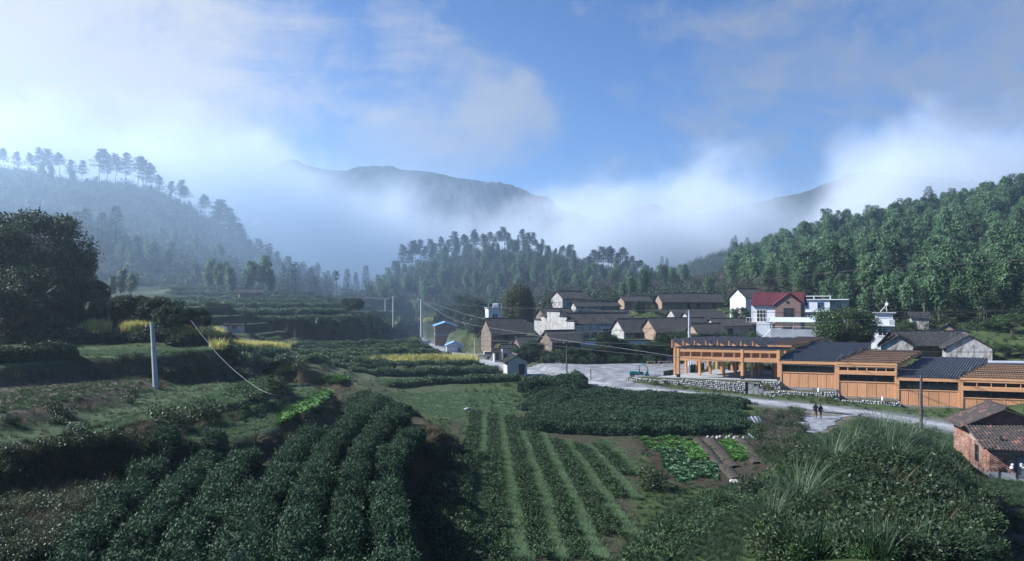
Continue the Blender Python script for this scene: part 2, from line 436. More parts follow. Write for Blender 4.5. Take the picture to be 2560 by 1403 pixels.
FOOT = [(1082, 862, 199, 8, 12, 11), (1117, 887, 172, 8, 4, 3.5), (1268, 938, 107, 12, 3.3, 3), (1232, 902, 139, 10, 10, 2.6), (1228, 858, 150, 20, 14.5, 6.5), (1406, 775, 172, 30, 8, 5.2), (1440, 781, 166, 14, 6.6, 3.6),
        (1513, 777, 168, 28, 4.6, 3.2), (1561, 776, 172, 12, 7.4, 5), (1655, 776, 170, 6, 16.5, 5.5), (1362, 812, 150, 22, 7.5, 5), (1436, 856, 140, 30, 18, 16), (1640, 850, 130, 10, 11.5, 6.5), (1725, 818, 150, 8, 8.6, 5.5),
        (1790, 846, 131, 8, 7, 5), (1452, 884, 131, -3, 18.8, .4), (1380, 893, 128, 24, 6.2, 5), (1221, 812, 176, 12, 3.6, 5), (1876, 848, 132, -30, 10.4, 9), (1906, 850, 122, -20, 9.2, 4), (1996, 806, 150, -30, 10, 8), (2064, 768, 160, -36, 4.4, 6),
        (1864, 800, 146, 18, 5, 5.5), (2174, 872, 118, -30, 4, 4.5), (2255, 893, 108, -2, 11.5, 6), (2204, 893, 106, -28, 4.3, 6), (2365, 897, 102, -28, 5.8, 7), (2337, 842, 123, -38, 3.6, 5), (2278, 822, 132, -25, 3, 2.6),         (564, 832, 112, 10, 2.6, 2.0), (1560, 846, 136, 16, 7, 5.5), (1690, 806, 156, 8, 11, 6), (1500, 806, 160, 20, 9, 5.5), (1745, 850, 124, 12, 5.5, 4.5), (1300, 880, 139, 18, 6.5, 4.5), (2395, 912, 97, -8, 12, 3)]
def seq(a, b, s0, s1):
    o = [a]; 
    while o[-1] < b:
        t = (o[-1] - a) / (b - a); o.append(o[-1] + s0 + (s1 - s0) * t)
    return o
ys = np.array([-60, -40, -20, -8] + seq(0, 110, .38, .6) + seq(111, 300, .8, 2.2) + seq(303, 640, 2.6, 4.5) + seq(645, 860, 4.2, 5.5) + seq(880, 1400, 25, 60))
xp = seq(.25, 75, .48, .8); xp = xp + seq(76, 320, 1.4, 3.4) + seq(324, 640, 3.8, 6) + seq(660, 1200, 25, 60)
xs = np.array([-v for v in xp[::-1]] + xp)
GXm, GYm = np.meshgrid(xs, ys)
Zb = base_h(GXm, GYm)
def terrace_q(z, x, y):
    """step the slopes behind the fields into terraces"""
    w = np.clip((y - 88) / 10, 0, 1) * np.clip((305 - y) / 25, 0, 1)
    kx = x / np.maximum(y, 1)
    w = w * np.clip((-0.085 - kx) / .02, 0, 1) * np.clip((z - .9) / .4, 0, 1) * np.clip((24 - z) / 3, 0, 1)
    step = np.where(z < 6, .9, 1.7)
    zz = z + .25 * vnoise(x / 14, y / 14, 5)
    q = np.floor(zz / step); fr = zz / step - q
    zq = (q + sstep(.80, 1.0, fr)) * step
    return z + (zq - z) * w
Z = terrace_q(Zb, GXm, GYm)
zone = np.full(Z.shape, -1, int)
for i, (nme, a, b, poly, edge) in enumerate(TPOLY):
    m = in_poly(GXm + .35 * vnoise(GXm / 3.1, GYm / 3.1, 9), GYm + .5 * vnoise(GXm / 2.3, GYm / 2.3, 3), poly)
    Z[m] = a - b * GYm[m]; zone[m] = i
MIDT = [(1.25, [(865, 104), (1000, 107), (1130, 109), (1245, 109.5)]), (2.0, [(800, 111), (930, 113), (1080, 115), (1195, 116)]), (2.8, [(715, 115), (850, 118), (1000, 119), (1118, 119)]), (3.4, [(690, 118), (840, 121), (990, 122), (1092, 122)]),
        (3.95, [(640, 120), (780, 124), (940, 125), (1078, 125)]), (4.45, [(660, 124), (800, 128), (940, 129), (1055, 129)]), (4.9, [(600, 126), (740, 131), (860, 133), (920, 134)]),
        (8.8, [(500, 139), (620, 140), (740, 142), (820, 147), (870, 158)]), (10.4, [(440, 153), (600, 153), (760, 156), (850, 164), (905, 178)]), (11.8, [(430, 166), (600, 167), (760, 169), (840, 178), (880, 190)]),
        (12.9, [(420, 180), (560, 181), (700, 182), (800, 188), (850, 200)]), (14.2, [(410, 195), (560, 195), (700, 197), (790, 203), (830, 212)]), (15.4, [(400, 207), (520, 208), (640, 209), (740, 214)])]
MEDGE = []
for z_, ed in MIDT:
    e_ = [((px - CX) / F * Y_, Y_) for px, Y_ in ed]
    MEDGE.append(e_)
    yb_ = 224 if z_ > 8 else 137
    poly = e_ + [(e_[-1][0] - 1, yb_), (e_[0][0] - (30 if z_ > 8 else 8), yb_), (e_[0][0] - (30 if z_ > 8 else 8), e_[0][1] + (0 if z_ > 8 else 3))]
    m = in_poly(GXm + .6 * vnoise(GXm / 5, GYm / 5, 11), GYm + .9 * vnoise(GXm / 6, GYm / 6, 12), poly)
    Z[m] = np.maximum(Z[m], z_)
for poly, z in PADS:
    m = in_poly(GXm, GYm, poly); Z[m] = z
m = in_poly(GXm, GYm, PLAZA) & ~in_poly(GXm, GYm, PADS[0][0]); Z[m] = np.minimum(1.45, .95 + (GYm[m] - 96) * .06).clip(.9)
def carve(line, half, soft, dz):
    sel = (GYm > line[:, 1].min() - 8) & (GYm < line[:, 1].max() + 8) & (GXm > line[:, 0].min() - 8) & (GXm < line[:, 0].max() + 8)
    idx = np.argwhere(sel); px_, py_ = GXm[sel], GYm[sel]
    dist = np.full(len(px_), 1e9); zz = np.zeros(len(px_))
    for q in line:
        dq = np.hypot(px_ - q[0], py_ - q[1]); k = dq < dist; dist[k] = dq[k]; zz[k] = q[2]
    w = 1 - sstep(half, half + soft, dist)
    Z[sel] = Z[sel] * (1 - w) + (zz - dz) * w
    return sel, dist
def flatten(px, py, Y, rz, w, d):
    p = W(px, py, Y); c, s_ = math.cos(R(rz)), math.sin(R(rz))
    dx, dy = GXm - p.x, GYm - p.y
    a = dx * c + dy * s_; b = -dx * s_ + dy * c
    ex = np.maximum(np.maximum(-a, a - w), 0); ey = np.maximum(np.maximum(-b - 1.2, b - d), 0)
    dist = np.hypot(ex, ey); wt = 1 - sstep(.8, 3.2, dist)
    Z[:] = Z * (1 - wt) + (p.z - .08) * wt
for f_ in sorted(FOOT, key=lambda q: -q[2]): flatten(*f_)
_s, _d = carve(FPATH, 2.6, 1.5, .05)
PATHD = np.full(Z.shape, 99.0); PATHD[_s] = _d
_s, _d = carve(ROAD, 2.9, 2.0, .07)
ROADD = np.full(Z.shape, 99.0); ROADD[_s] = _d
_n = Vector((U_.y, -U_.x, 0)); _n = _n if _n.y < 0 else -_n
WFOOT = []
for u_, z_ in [(-8, 1.35), (9.4, .15), (12.3, -.25), (21.1, -.6), (21.4, -.75), (28.4, -1.2), (28.8, -1.45), (36, -1.95), (47, -2.3)]:
    q = MA + U_ * u_ + _n * 3.6; WFOOT.append((q.x, q.y, z_ - .05))
WFOOT = resample(WFOOT, .5)
carve(WFOOT, 1.3, 1.0, 0)
for off_ in (1.1, 2.2):
    for ua, ub, z_ in [(14, 21.1, .40), (21.4, 28.5, -.5), (28.8, 35.9, -1.35), (36, 48, -2.1)]:
        q0, q1 = MA + U_ * ua + _n * off_, MA + U_ * ub + _n * off_
        carve(resample([(q0.x, q0.y, z_), (q1.x, q1.y, z_)], .4), .75, .5, 0)
near = (GYm < 112) & (np.abs(GXm) < 80)
Zs = Z.copy()
for _ in range(2):
    Zp = np.pad(Zs, 1, mode='edge')
    Zs = (Zp[:-2, 1:-1] + Zp[2:, 1:-1] + Zp[1:-1, :-2] + Zp[1:-1, 2:] + 2 * Zs) / 6
padm = np.zeros(Z.shape, bool)
for poly, z in PADS: padm |= in_poly(GXm, GYm, poly)
Z = np.where(near & ~padm, Zs, Z)
hill = np.clip((GYm - 180) / 60, 0, 1)
mount = np.clip((GYm - 560) / 60, 0, 1)
slope0 = np.hypot(*np.gradient(Zb, ys, xs))
Z = Z + hill * (1 - mount) * 1.3 * fbm(GXm / 26, GYm / 26, 3, 21)
Z = Z + mount * np.clip(slope0 * 1.5, 0, 1) * (9 * fbm(GXm / 70, GYm / 70, 3, 31) + 3.2 * fbm(GXm / 14, GYm / 14, 3, 33, .7))
Z = Z + (~padm) * (1 - hill) * .07 * fbm(GXm / 1.7, GYm / 1.7, 3, 41)

def H(x, y):
    """ground height at points"""
    x = np.atleast_1d(np.asarray(x, float)); y = np.atleast_1d(np.asarray(y, float))
    i = np.clip(np.searchsorted(xs, x) - 1, 0, len(xs) - 2); j = np.clip(np.searchsorted(ys, y) - 1, 0, len(ys) - 2)
    tx = (x - xs[i]) / (xs[i + 1] - xs[i]); ty = (y - ys[j]) / (ys[j + 1] - ys[j])
    return (Z[j, i] * (1 - tx) + Z[j, i + 1] * tx) * (1 - ty) + (Z[j + 1, i] * (1 - tx) + Z[j + 1, i + 1] * tx) * ty
def h1(x, y): return float(H(x, y)[0])
def ground_px(px, py, y0=12.0, y1=420.0):
    """first point where the ray of a photo pixel meets the ground"""
    Y = np.concatenate([np.arange(y0, 120, .1), np.arange(120, y1, .4)])
    x = (px - CX) / F * Y; z = CAMZ - (py - HZ) / F * Y
    below = z < H(x, Y)
    k = int(np.argmax(below)) if below.any() else len(Y) - 1
    return Vector((x[k], Y[k], float(H(x[k], Y[k])[0])))

# colour of the ground itself: grass, tilled soil, dry banks, wood floor
slope = np.hypot(*np.gradient(Z, ys, xs))
col = np.zeros(Z.shape + (3,)); col[:] = (.040, .058, .022)
def paint(mask, c, soft=1.0):
    m = (mask * soft)[..., None]; col[:] = col * (1 - m) + np.array(c) * m
paint(np.clip((GYm - 190) / 40, 0, 1), (.022, .034, .016))
paint(mount, (.018, .028, .027))
paint(np.clip((-.06 - GXm / np.maximum(GYm, 1)) / .04, 0, 1) * np.clip((GYm - 75) / 10, 0, 1) * np.clip((230 - GYm) / 20, 0, 1), (.048, .062, .034))
paint((zone == 0) * 1.0, (.040, .036, .022))
paint((zone == 1) * 1.0, (.040, .074, .034))
paint((zone == 2) * 1.0, (.038, .062, .030))
paint((zone == 3) * 1.0, (.060, .054, .042))
paint((zone == 4) * 1.0, (.052, .086, .040))
FIELD = [tuple(G(px, py, z_).xy) for px, py, z_ in [(1085, 1500, 3.4), (1115, 1200, 1.8), (1130, 1040, .2), (1250, 1028, .2), (1420, 1040, .2), (1600, 1085, .1), (1600, 1210, .5), (1580, 1300, 1.2), (1540, 1403, 2.1), (1520, 1500, 2.6)]]
paint(in_poly(GXm, GYm, FIELD) * 1.0, (.044, .040, .027))
PLOT = [tuple(G(px, py, 0).xy) for px, py in [(1575, 1085), (1900, 1085), (1930, 1180), (1840, 1210), (1700, 1215), (1640, 1170)]]
paint(in_poly(GXm, GYm, PLOT) * 1.0, (.036, .029, .022))
LAWN = [tuple(G(px, py, .5).xy) for px, py in [(930, 1000), (1100, 985), (1300, 975), (1330, 1000), (1280, 1035), (1130, 1045), (1010, 1030)]]
paint(in_poly(GXm, GYm, LAWN) * 1.0, (.048, .076, .038))
DIRT = [tuple(G(px, py, -.2).xy) for px, py in [(2450, 1500), (2470, 1290), (2560, 1250), (2800, 1300), (2800, 1500)]]
paint(in_poly(GXm, GYm, DIRT) * 1.0, (.055, .045, .034))
PLZ2 = [(x * 1.0, y) for x, y in PLAZA]
paint(in_poly(GXm, GYm, PLZ2) * 1.0, (.15, .16, .18))
paint(1 - sstep(1.8, 3.2, PATHD), (.12, .105, .09))
paint(1 - sstep(2.4, 4.2, ROADD), (.13, .135, .145))
bank = np.clip((slope - .42) / .3, 0, 1) * np.clip((190 - GYm) / 40, 0, 1)
paint(bank, (.040, .034, .020), .8)

terr_m = bpy.data.materials.new('ground'); terr_m.use_nodes = True
n, l = terr_m.node_tree.nodes, terr_m.node_tree.links
p = n['Principled BSDF']; p.inputs['Roughness'].default_value = .95; p.inputs['Specular IOR Level'].default_value = .1
at = n.new('ShaderNodeAttribute'); at.attribute_name = 'soil'
tcn = n.new('ShaderNodeTexCoord')
def tnoise(sc, de):
    z = n.new('ShaderNodeTexNoise'); z.inputs['Scale'].default_value = sc; z.inputs['Detail'].default_value = de; z.inputs['Roughness'].default_value = .65
    l.new(tcn.outputs['Object'], z.inputs['Vector']); return z.outputs[0]
za, zb2 = tnoise(.35, 6), tnoise(3.0, 8)
ad = n.new('ShaderNodeMath'); ad.operation = 'ADD'; l.new(za, ad.inputs[0]); l.new(zb2, ad.inputs[1])
mr_ = n.new('ShaderNodeMapRange'); l.new(ad.outputs[0], mr_.inputs[0]); mr_.inputs[1].default_value = .6; mr_.inputs[2].default_value = 1.4; mr_.inputs[3].default_value = .45; mr_.inputs[4].default_value = 1.6
sc_ = n.new('ShaderNodeVectorMath'); sc_.operation = 'SCALE'; l.new(at.outputs['Color'], sc_.inputs[0]); l.new(mr_.outputs[0], sc_.inputs['Scale'])
l.new(sc_.outputs[0], p.inputs['Base Color'])
bp = n.new('ShaderNodeBump'); bp.inputs['Strength'].default_value = .9; bp.inputs['Distance'].default_value = .12
l.new(tnoise(2.2, 10), bp.inputs['Height']); l.new(bp.outputs[0], p.inputs['Normal'])

ny, nx = Z.shape
vv = np.stack([GXm, GYm, Z], -1).reshape(-1, 3)
ii = np.arange(ny * nx).reshape(ny, nx)
ff = np.stack([ii[:-1, :-1], ii[:-1, 1:], ii[1:, 1:], ii[1:, :-1]], -1).reshape(-1, 4)
terrain = link('terrain', np_mesh('terrain', vv, ff, [terr_m], True, attrs={'soil': col.reshape(-1, 3)}))
tag(terrain, 'terraced valley floor rising to wooded hills and far mountains', 'terrain', kind='structure')
# ------------------------------------------------------------------ road, plaza
concrete = mat('road concrete', (.17, .18, .195), .85, (.32, .33, .345), .55, .3, 12, coords='Object')
gravel_m = mat('grey gravel', (.11, .118, .132), .95, (.215, .225, .245), .6, .9, 14, coords='Object', detail=12)
def ribbon(name, line, half, m, label, cat, dz=0.0, wob=.12):
    vs = []
    for i, q in enumerate(line):
        t = line[min(i + 1, len(line) - 1)] - line[max(i - 1, 0)]; t = t[:2] / np.linalg.norm(t[:2]); nrm = np.array([t[1], -t[0]])
        for s in (-1, 1):
            w = half + wob * math.sin(i * .9 + s) * math.sin(i * .37)
            vs.append((q[0] + s * nrm[0] * w, q[1] + s * nrm[1] * w, q[2] + dz))
    ii = np.arange(len(line) - 1) * 2
    o = link(name, np_mesh(name, vs, np.stack([ii, ii + 1, ii + 3, ii + 2], 1), [m]))
    return tag(o, label, cat, kind='structure')
road = ribbon('road', ROAD, 1.9, concrete, 'pale concrete village road curving past the timber market', 'road')
mb = MB()
for i in range(6, len(ROAD) - 4, 5):
    t = ROAD[i + 1] - ROAD[i - 1]; t = t[:2] / np.linalg.norm(t[:2]); nr = np.array([t[1], -t[0]])
    a, b = ROAD[i][:2] - nr * 1.8, ROAD[i][:2] + nr * 1.8; z_ = ROAD[i][2] + .006
    mb.add([(a[0] - t[0] * .03, a[1] - t[1] * .03, z_), (b[0] - t[0] * .03, b[1] - t[1] * .03, z_), (b[0] + t[0] * .03, b[1] + t[1] * .03, z_), (a[0] + t[0] * .03, a[1] + t[1] * .03, z_)], [(0, 1, 2, 3)])
mb.build('slab_joints', mat('joint tar', (.05, .05, .052), .9), road, kind='stuff')
ribbon('verge', ROAD - np.array([0, 0, .02]), 2.75, gravel_m, 'grey gravel verge along both sides of the road', 'verge', wob=.3)
fpath = ribbon('path', FPATH, 2.0, mat('path concrete', (.13, .145, .17), .9, (.22, .235, .26), 1.2, .5, 9), 'short concrete path branching off the road', 'path', dz=.012, wob=.4)
gx = np.arange(0, 60, .6); gy = np.arange(92, 128, .6)
gxx, gyy = np.meshgrid(gx, gy)
okc = in_poly(gxx + .25 * vnoise(gxx, gyy, 3), gyy + .25 * vnoise(gxx, gyy, 4), PLAZA)
okc &= ~in_poly(gxx, gyy, PADS[0][0])
pid = np.arange(gxx.size).reshape(gxx.shape); cell = okc[:-1, :-1]
pf = np.stack([pid[:-1, :-1][cell], pid[:-1, 1:][cell], pid[1:, 1:][cell], pid[1:, :-1][cell]], 1)
used = np.unique(pf); remap = np.full(gxx.size, -1); remap[used] = np.arange(len(used))
pvx, pvy = gxx.ravel()[used], gyy.ravel()[used]
tag(link('plaza', np_mesh('plaza', np.stack([pvx, pvy, H(pvx, pvy) + .03], 1), remap[pf], [gravel_m], True)), 'open grey gravel square beside the timber market', 'plaza', kind='structure')

# ------------------------------------------------------------------ timber market
wood = mat('fir boards', (.58, .27, .13), .6, (.74, .40, .215), 1.6, .12, 8, objrand=.12, coords='Object', stretch=(6, 6, .5), dist=.6, lo=.3, hi=.7)
woodb = mat('fir beams', (.62, .30, .145), .6, (.76, .42, .22), 1.3, .1, 8, objrand=.1, coords='Object', stretch=(1, 1, 5), dist=.6, lo=.3, hi=.7)
tile_g = mat('grey roof tiles', (.035, .040, .052), .55, (.085, .092, .11), 4.0, .3, 18, detail=8)
tile_d = mat('dark old tiles', (.008, .009, .011), .8, (.085, .085, .088), 3.2, .4, 14, detail=12, dist=.8, lo=.46, hi=.80)
dark_in = mat('shade-dark boarding', (.05, .035, .025), .8, (.03, .022, .018), 2)  # interior boards; the shade under the roofs is put into their colour
glass_d = mat('dark glass', (.012, .016, .02), .12, spec=.6)
slab_m = mat('market concrete', (.34, .35, .36), .8, (.26, .27, .28), .7, .2, 8)
metal_d = mat('dark steel', (.05, .05, .055), .5, metal=.6)
def mp(u, v, z):
    p = MA + U_ * u + V_ * v
    return Vector((p.x, p.y, z))
def mhex(mb, u0, u1, v0, v1, z0, z1, z0b=None, z1b=None):
    """slab in market coordinates; z0b/z1b at the far side"""
    z0b = z0 if z0b is None else z0b; z1b = z1 if z1b is None else z1b
    return mb.hexa([mp(u0, v0, z0), mp(u1, v0, z0), mp(u1, v1, z0b), mp(u0, v1, z0b), mp(u0, v0, z1), mp(u1, v0, z1), mp(u1, v1, z1b), mp(u0, v1, z1b)])
def part(th, name, mb, m, parent=None, kind=None, bevel=0, smooth=False, label=None):
    L = th.location
    mb.v = [(a - L.x, b - L.y, c - L.z) for a, b, c in mb.v]
    o = mb.build(name, m, parent or th, kind=kind, bevel=bevel, smooth=smooth)
    if label: o['label'] = label
    return o
def ribs_v(mb, u0, u1, v0, z0, v1, z1, step=.32, r=.055):
    """half-round tile rows running up a slope"""
    k = int((u1 - u0) / step)
    for i in range(k + 1):
        u = u0 + i * step
        a0, b0, t0 = mp(u - r, v0, z0), mp(u + r, v0, z0), mp(u, v0, z0 + r * 1.5)
        a1, b1, t1 = mp(u - r, v1, z1), mp(u + r, v1, z1), mp(u, v1, z1 + r * 1.5)
        mb.add([a0, b0, t0, a1, b1, t1], [(0, 2, 5, 3), (2, 1, 4, 5), (0, 1, 2), (3, 5, 4)])
def post(th, u, v, z0, z1, s=.26, m=None, nm='post'):
    return part(th, nm, mhex(MB(), u - s / 2, u + s / 2, v - s / 2, v + s / 2, z0, z1), m or woodb)
def plank_panel(th, u0, u1, v, z0, z1, n=5, nm='wall_panel'):
    mb = MB(); w = (u1 - u0) / n
    for k in range(n):
        j = random.uniform(-.006, .006)
        mhex(mb, u0 + k * w + .008, u0 + (k + 1) * w - .008, v + j, v + .05 + j, z0, z1)
    return part(th, nm, mb, wood)
def strip_roof(th, u0, u1, v0, z, n, dv, dz, grow=0.0, u0grow=0.0):
    """timber saw-tooth strips with their upright faces to the road"""
    for i in range(n):
        a, b = u0 + i * u0grow, u1 + i * grow
        v, zt = v0 + i * dv, z + i * dz
        s = part(th, 'roof_strip', mhex(MB(), a, b, v, v + .10, zt, zt + .34), woodb)
        part(th, 'soffit_board', mhex(MB(), a - .1, b + .25, v - .03, v + dv + .05, zt + .36, zt + .42, zt + .36 - .2, zt + .42 - .2), wood, s)
        mb = MB(); mhex(mb, a - .12, b + .28, v - .05, v + dv, zt + .425, zt + .465, zt + .225, zt + .265)
        ribs_v(mb, a - .05, b + .25, v - .07, zt + .46, v + dv, zt + .26, .30, .06)
        part(th, 'tiles', mb, tile_g, s, kind='stuff')
        mb = MB(); mb.hexa([mp(b, v, zt - .1), mp(b + .09, v, zt - .1), mp(b + .09, v + dv, zt - .1), mp(b, v + dv, zt - .1),
                            mp(b, v, zt + .34), mp(b + .09, v, zt + .34), mp(b + .09, v + dv, zt + .12), mp(b, v + dv, zt + .12)])
        part(th, 'end_board', mb, woodb, s)
def tile_roof(th, u0, u1, v0, z, n, dv, dz, rise, grow=0.0):
    for i in range(n):
        v, zt = v0 + i * dv, z + i * dz
        a, b = u0 + .1 * i, u1 + i * grow
        mb = MB(); mhex(mb, a, b, v, v + dv, zt, zt + .05, zt + rise, zt + rise + .05)
        ribs_v(mb, a + .1, b - .05, v - .03, zt + .05, v + dv, zt + rise + .05, .33, .075)
        s = part(th, 'roof_slope', mb, tile_g, kind='stuff')
        mb = MB(); mb.add([mp(b - .1, v + .1, zt - .02), mp(b - .1, v + dv, zt - .02), mp(b - .1, v + dv, zt + rise - .03), mp(b, v + .1, zt - .02), mp(b, v + dv, zt - .02), mp(b, v + dv, zt + rise - .03)],
                          [(0, 1, 2), (5, 4, 3), (0, 3, 4, 1), (1, 4, 5, 2), (2, 5, 3, 0)])
        part(th, 'gable_board', mb, woodb, s)
        part(th, 'back_board', mhex(MB(), a, b, v + dv - .02, v + dv + .06, zt + rise - .6, zt + rise - .04), woodb, s)
def market_bay(label, key, kind):
    _, u0, u1, z0 = [b for b in BAYS if b[0] == key][0]
    th = empty('market_building', mp(u0, 0, z0), 0, label, 'market building', 'timber market buildings along the road')
    part(th, 'floor', mhex(MB(), u0, u1, -.2, 11, z0 - .35, z0), slab_m)
    n = 6; pu0, pu1 = u0 + .16, u1 - .16
    for k in range(n):
        plank_panel(th, pu0 + (pu1 - pu0) * k / n + .025, pu0 + (pu1 - pu0) * (k + 1) / n - .025, 0, z0 + .06, z0 + 2.02)
    part(th, 'sill_rail', mhex(MB(), pu0, pu1, -.06, .16, z0 + 2.03, z0 + 2.13), woodb)
    for v in (0.05, 3.6, 7.2, 10.6):
        for u in (u0 + .14, (u0 + u1) / 2, u1 - .14):
            if v < 1 and u == (u0 + u1) / 2: continue
            post(th, u, v, z0, z0 + (4.35 if kind == 'strip' and v < 1 else 3.4))
    for k in range(1, 6):
        part(th, 'mullion', mhex(MB(), pu0 + (pu1 - pu0) * k / n - .02, pu0 + (pu1 - pu0) * k / n + .02, .06, .1, z0 + 2.14, z0 + 3.05), metal_d)
    part(th, 'window_glass', mhex(MB(), pu0, pu1, .24, .26, z0 + 2.14, z0 + 3.05), glass_d)
    part(th, 'back_wall', mhex(MB(), u0, u1, 10.85, 11.0, z0, z0 + 3.5), dark_in)  # wall added in the open-through building for the dark under its roof
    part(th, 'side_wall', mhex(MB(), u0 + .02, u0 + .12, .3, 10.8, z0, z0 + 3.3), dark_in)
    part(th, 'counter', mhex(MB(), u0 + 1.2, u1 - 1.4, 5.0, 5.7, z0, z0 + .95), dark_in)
    if kind == 'strip':
        part(th, 'beam', mhex(MB(), u0 + .02, u1 - .02, -.1, .18, z0 + 3.06, z0 + 3.6), woodb)
        part(th, 'beam', mhex(MB(), u0 + .02, u1 - .02, -.1, .18, z0 + 4.12, z0 + 4.38), woodb)
        for k in range(7):
            u = pu0 + (pu1 - pu0) * k / 6
            part(th, 'clerestory_post', mhex(MB(), u - .05, u + .05, -.05, .12, z0 + 3.6, z0 + 4.12), woodb)
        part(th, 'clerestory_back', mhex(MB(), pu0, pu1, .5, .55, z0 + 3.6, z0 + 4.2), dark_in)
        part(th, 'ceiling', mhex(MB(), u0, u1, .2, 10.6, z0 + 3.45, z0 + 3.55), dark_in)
        part(th, 'beam', mhex(MB(), u1 - .25, u1 - .02, .2, 10.6, z0 + 3.1, z0 + 3.5), woodb)
        part(th, 'beam', mhex(MB(), u1 - .25, u1 - .02, .2, 9.0, z0 + 4.0, z0 + 4.36, z0 + 5.2, z0 + 5.6), woodb)
        strip_roof(th, u0 - .05, u1 - .05, -.15, z0 + 4.4, 8, 1.15, .17, .05)
    else:
        part(th, 'beam', mhex(MB(), u0 - .1, u1 - .02, -.02, .26, z0 + 3.28, z0 + 3.72), woodb)
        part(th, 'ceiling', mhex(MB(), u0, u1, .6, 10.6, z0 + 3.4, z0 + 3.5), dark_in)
        tile_roof(th, u0 - .2, u1 - .15, -.06, z0 + 3.76, 4, 2.5, .42, .85, .35)
    return th
market_bay('tile-roofed timber market building joined to the open pillared hall', 'b', 'tile')
market_bay('timber market building with clerestory boxes and striped wooden roof, centre of the row', 'c', 'strip')
market_bay('lower tile-roofed timber market building behind the dark utility pole', 'd', 'tile')
market_bay('timber market building with striped wooden roof behind the brick house', 'e', 'strip')

# the open hall at the square
z0 = 1.80
th = empty('market_hall', mp(0, 0, z0), 0, 'open timber market hall on pillars with saw-tooth gables facing the square', 'market hall')
part(th, 'floor', mhex(MB(), -2.5, 14, -.6, 16, z0 - .3, z0), slab_m)
black_base = mat('column footing', (.03, .03, .032), .7)
for u in (0.15, 9.0, 13.85):
    post(th, u, 0.1, z0 + .45, z0 + 4.3, .34)
    part(th, 'footing', mhex(MB(), u - .19, u + .19, -.09, .29, z0, z0 + .46), black_base)
for v in (3.6, 6.8, 10.0, 13.2, 15.6):
    for u in (-2.2, 1.4, 5.0, 8.6, 12.2, 13.8):
        o_ = post(th, u + random.uniform(-.3, .3), v, z0, z0 + 4.35, .3 if u > -2 else .28)
        if int(u * 10 + v * 10) % 2: part(th, 'footing', mhex(MB(), u - .2, u + .2, v - .2, v + .2, z0, z0 + .3), black_base)
part(th, 'beam', mhex(MB(), 0, 14, -.02, .22, z0 + 2.45, z0 + 2.98), woodb)
part(th, 'beam', mhex(MB(), 0, 14, -.02, .22, z0 + 3.75, z0 + 4.2), woodb)
part(th, 'clerestory_shelf', mhex(MB(), .1, 13.9, .0, .9, z0 + 2.98, z0 + 3.06), wood)
for u in [.4, 1.9, 3.4, 4.9, 6.4, 7.9, 10.2, 11.4, 12.6, 13.6]:
    part(th, 'clerestory_post', mhex(MB(), u - .05, u + .05, .0, .9, z0 + 3.06, z0 + 3.75), woodb)
part(th, 'clerestory_back', mhex(MB(), .2, 13.8, .95, 1.0, z0 + 3.06, z0 + 3.75), wood)
for v in (3.6, 10.0, 15.6):
    part(th, 'beam', mhex(MB(), -2.4, 14, v - .1, v + .1, z0 + 4.0, z0 + 4.35), woodb)
mb = MB(); mhex(mb, -.15, 14.1, -.08, 3.6, z0 + 4.24, z0 + 4.30, z0 + 4.42, z0 + 4.48)
ribs_v(mb, -.1, 14.0, -.1, z0 + 4.3, 3.6, z0 + 4.48, .3, .05)
part(th, 'canopy', mb, tile_g, kind='stuff')
TW = 1.64
for i in range(8):
    a = -2.6 + i * TW; b = a + TW
    zb, za = z0 + 4.36, z0 + 5.35
    g = part(th, 'gable_board', MB().add([mp(a, 3.5, zb), mp(b, 3.5, zb), mp(a, 3.5, za), mp(a, 3.65, zb), mp(b, 3.65, zb), mp(a, 3.65, za)], [(0, 1, 2), (5, 4, 3), (0, 3, 4, 1), (1, 4, 5, 2), (2, 5, 3, 0)]), wood)
    part(th, 'gable_trim', mhex(MB(), a - .06, a + .06, 3.38, 3.52, zb - .3, za + .02), woodb, g)
    part(th, 'clerestory_wall', mhex(MB(), a, a + .08, 3.66, 15.8, zb, za - .05), wood, g)
    mb = MB(); mb.hexa([mp(a - .12, 3.25, za), mp(b, 3.25, zb + .02), mp(b, 16, zb + .02), mp(a - .12, 16, za), mp(a - .12, 3.25, za + .07), mp(b, 3.25, zb + .09), mp(b, 16, zb + .09), mp(a - .12, 16, za + .07)])
    for k in range(40):
        v = 3.3 + k * .32
        p0, p1, q0, q1 = mp(a - .12, v, za + .08), mp(a - .12, v + .12, za + .08), mp(b, v, zb + .1), mp(b, v + .12, zb + .1)
        up = Vector((0, 0, .07))
        mb.add([p0, p1, q1, q0, (p0 + p1) / 2 + up, (q0 + q1) / 2 + up], [(0, 3, 5, 4), (1, 4, 5, 2), (0, 4, 1), (3, 2, 5)])
    part(th, 'roof_slope', mb, tile_g, kind='stuff')
strip_roof(th, 10.9, 14.0, 3.4, z0 + 4.42, 9, 1.25, .09, .05, 0)
green_m = mat('green netting', (.02, .085, .06), .7, (.03, .11, .08), 5)
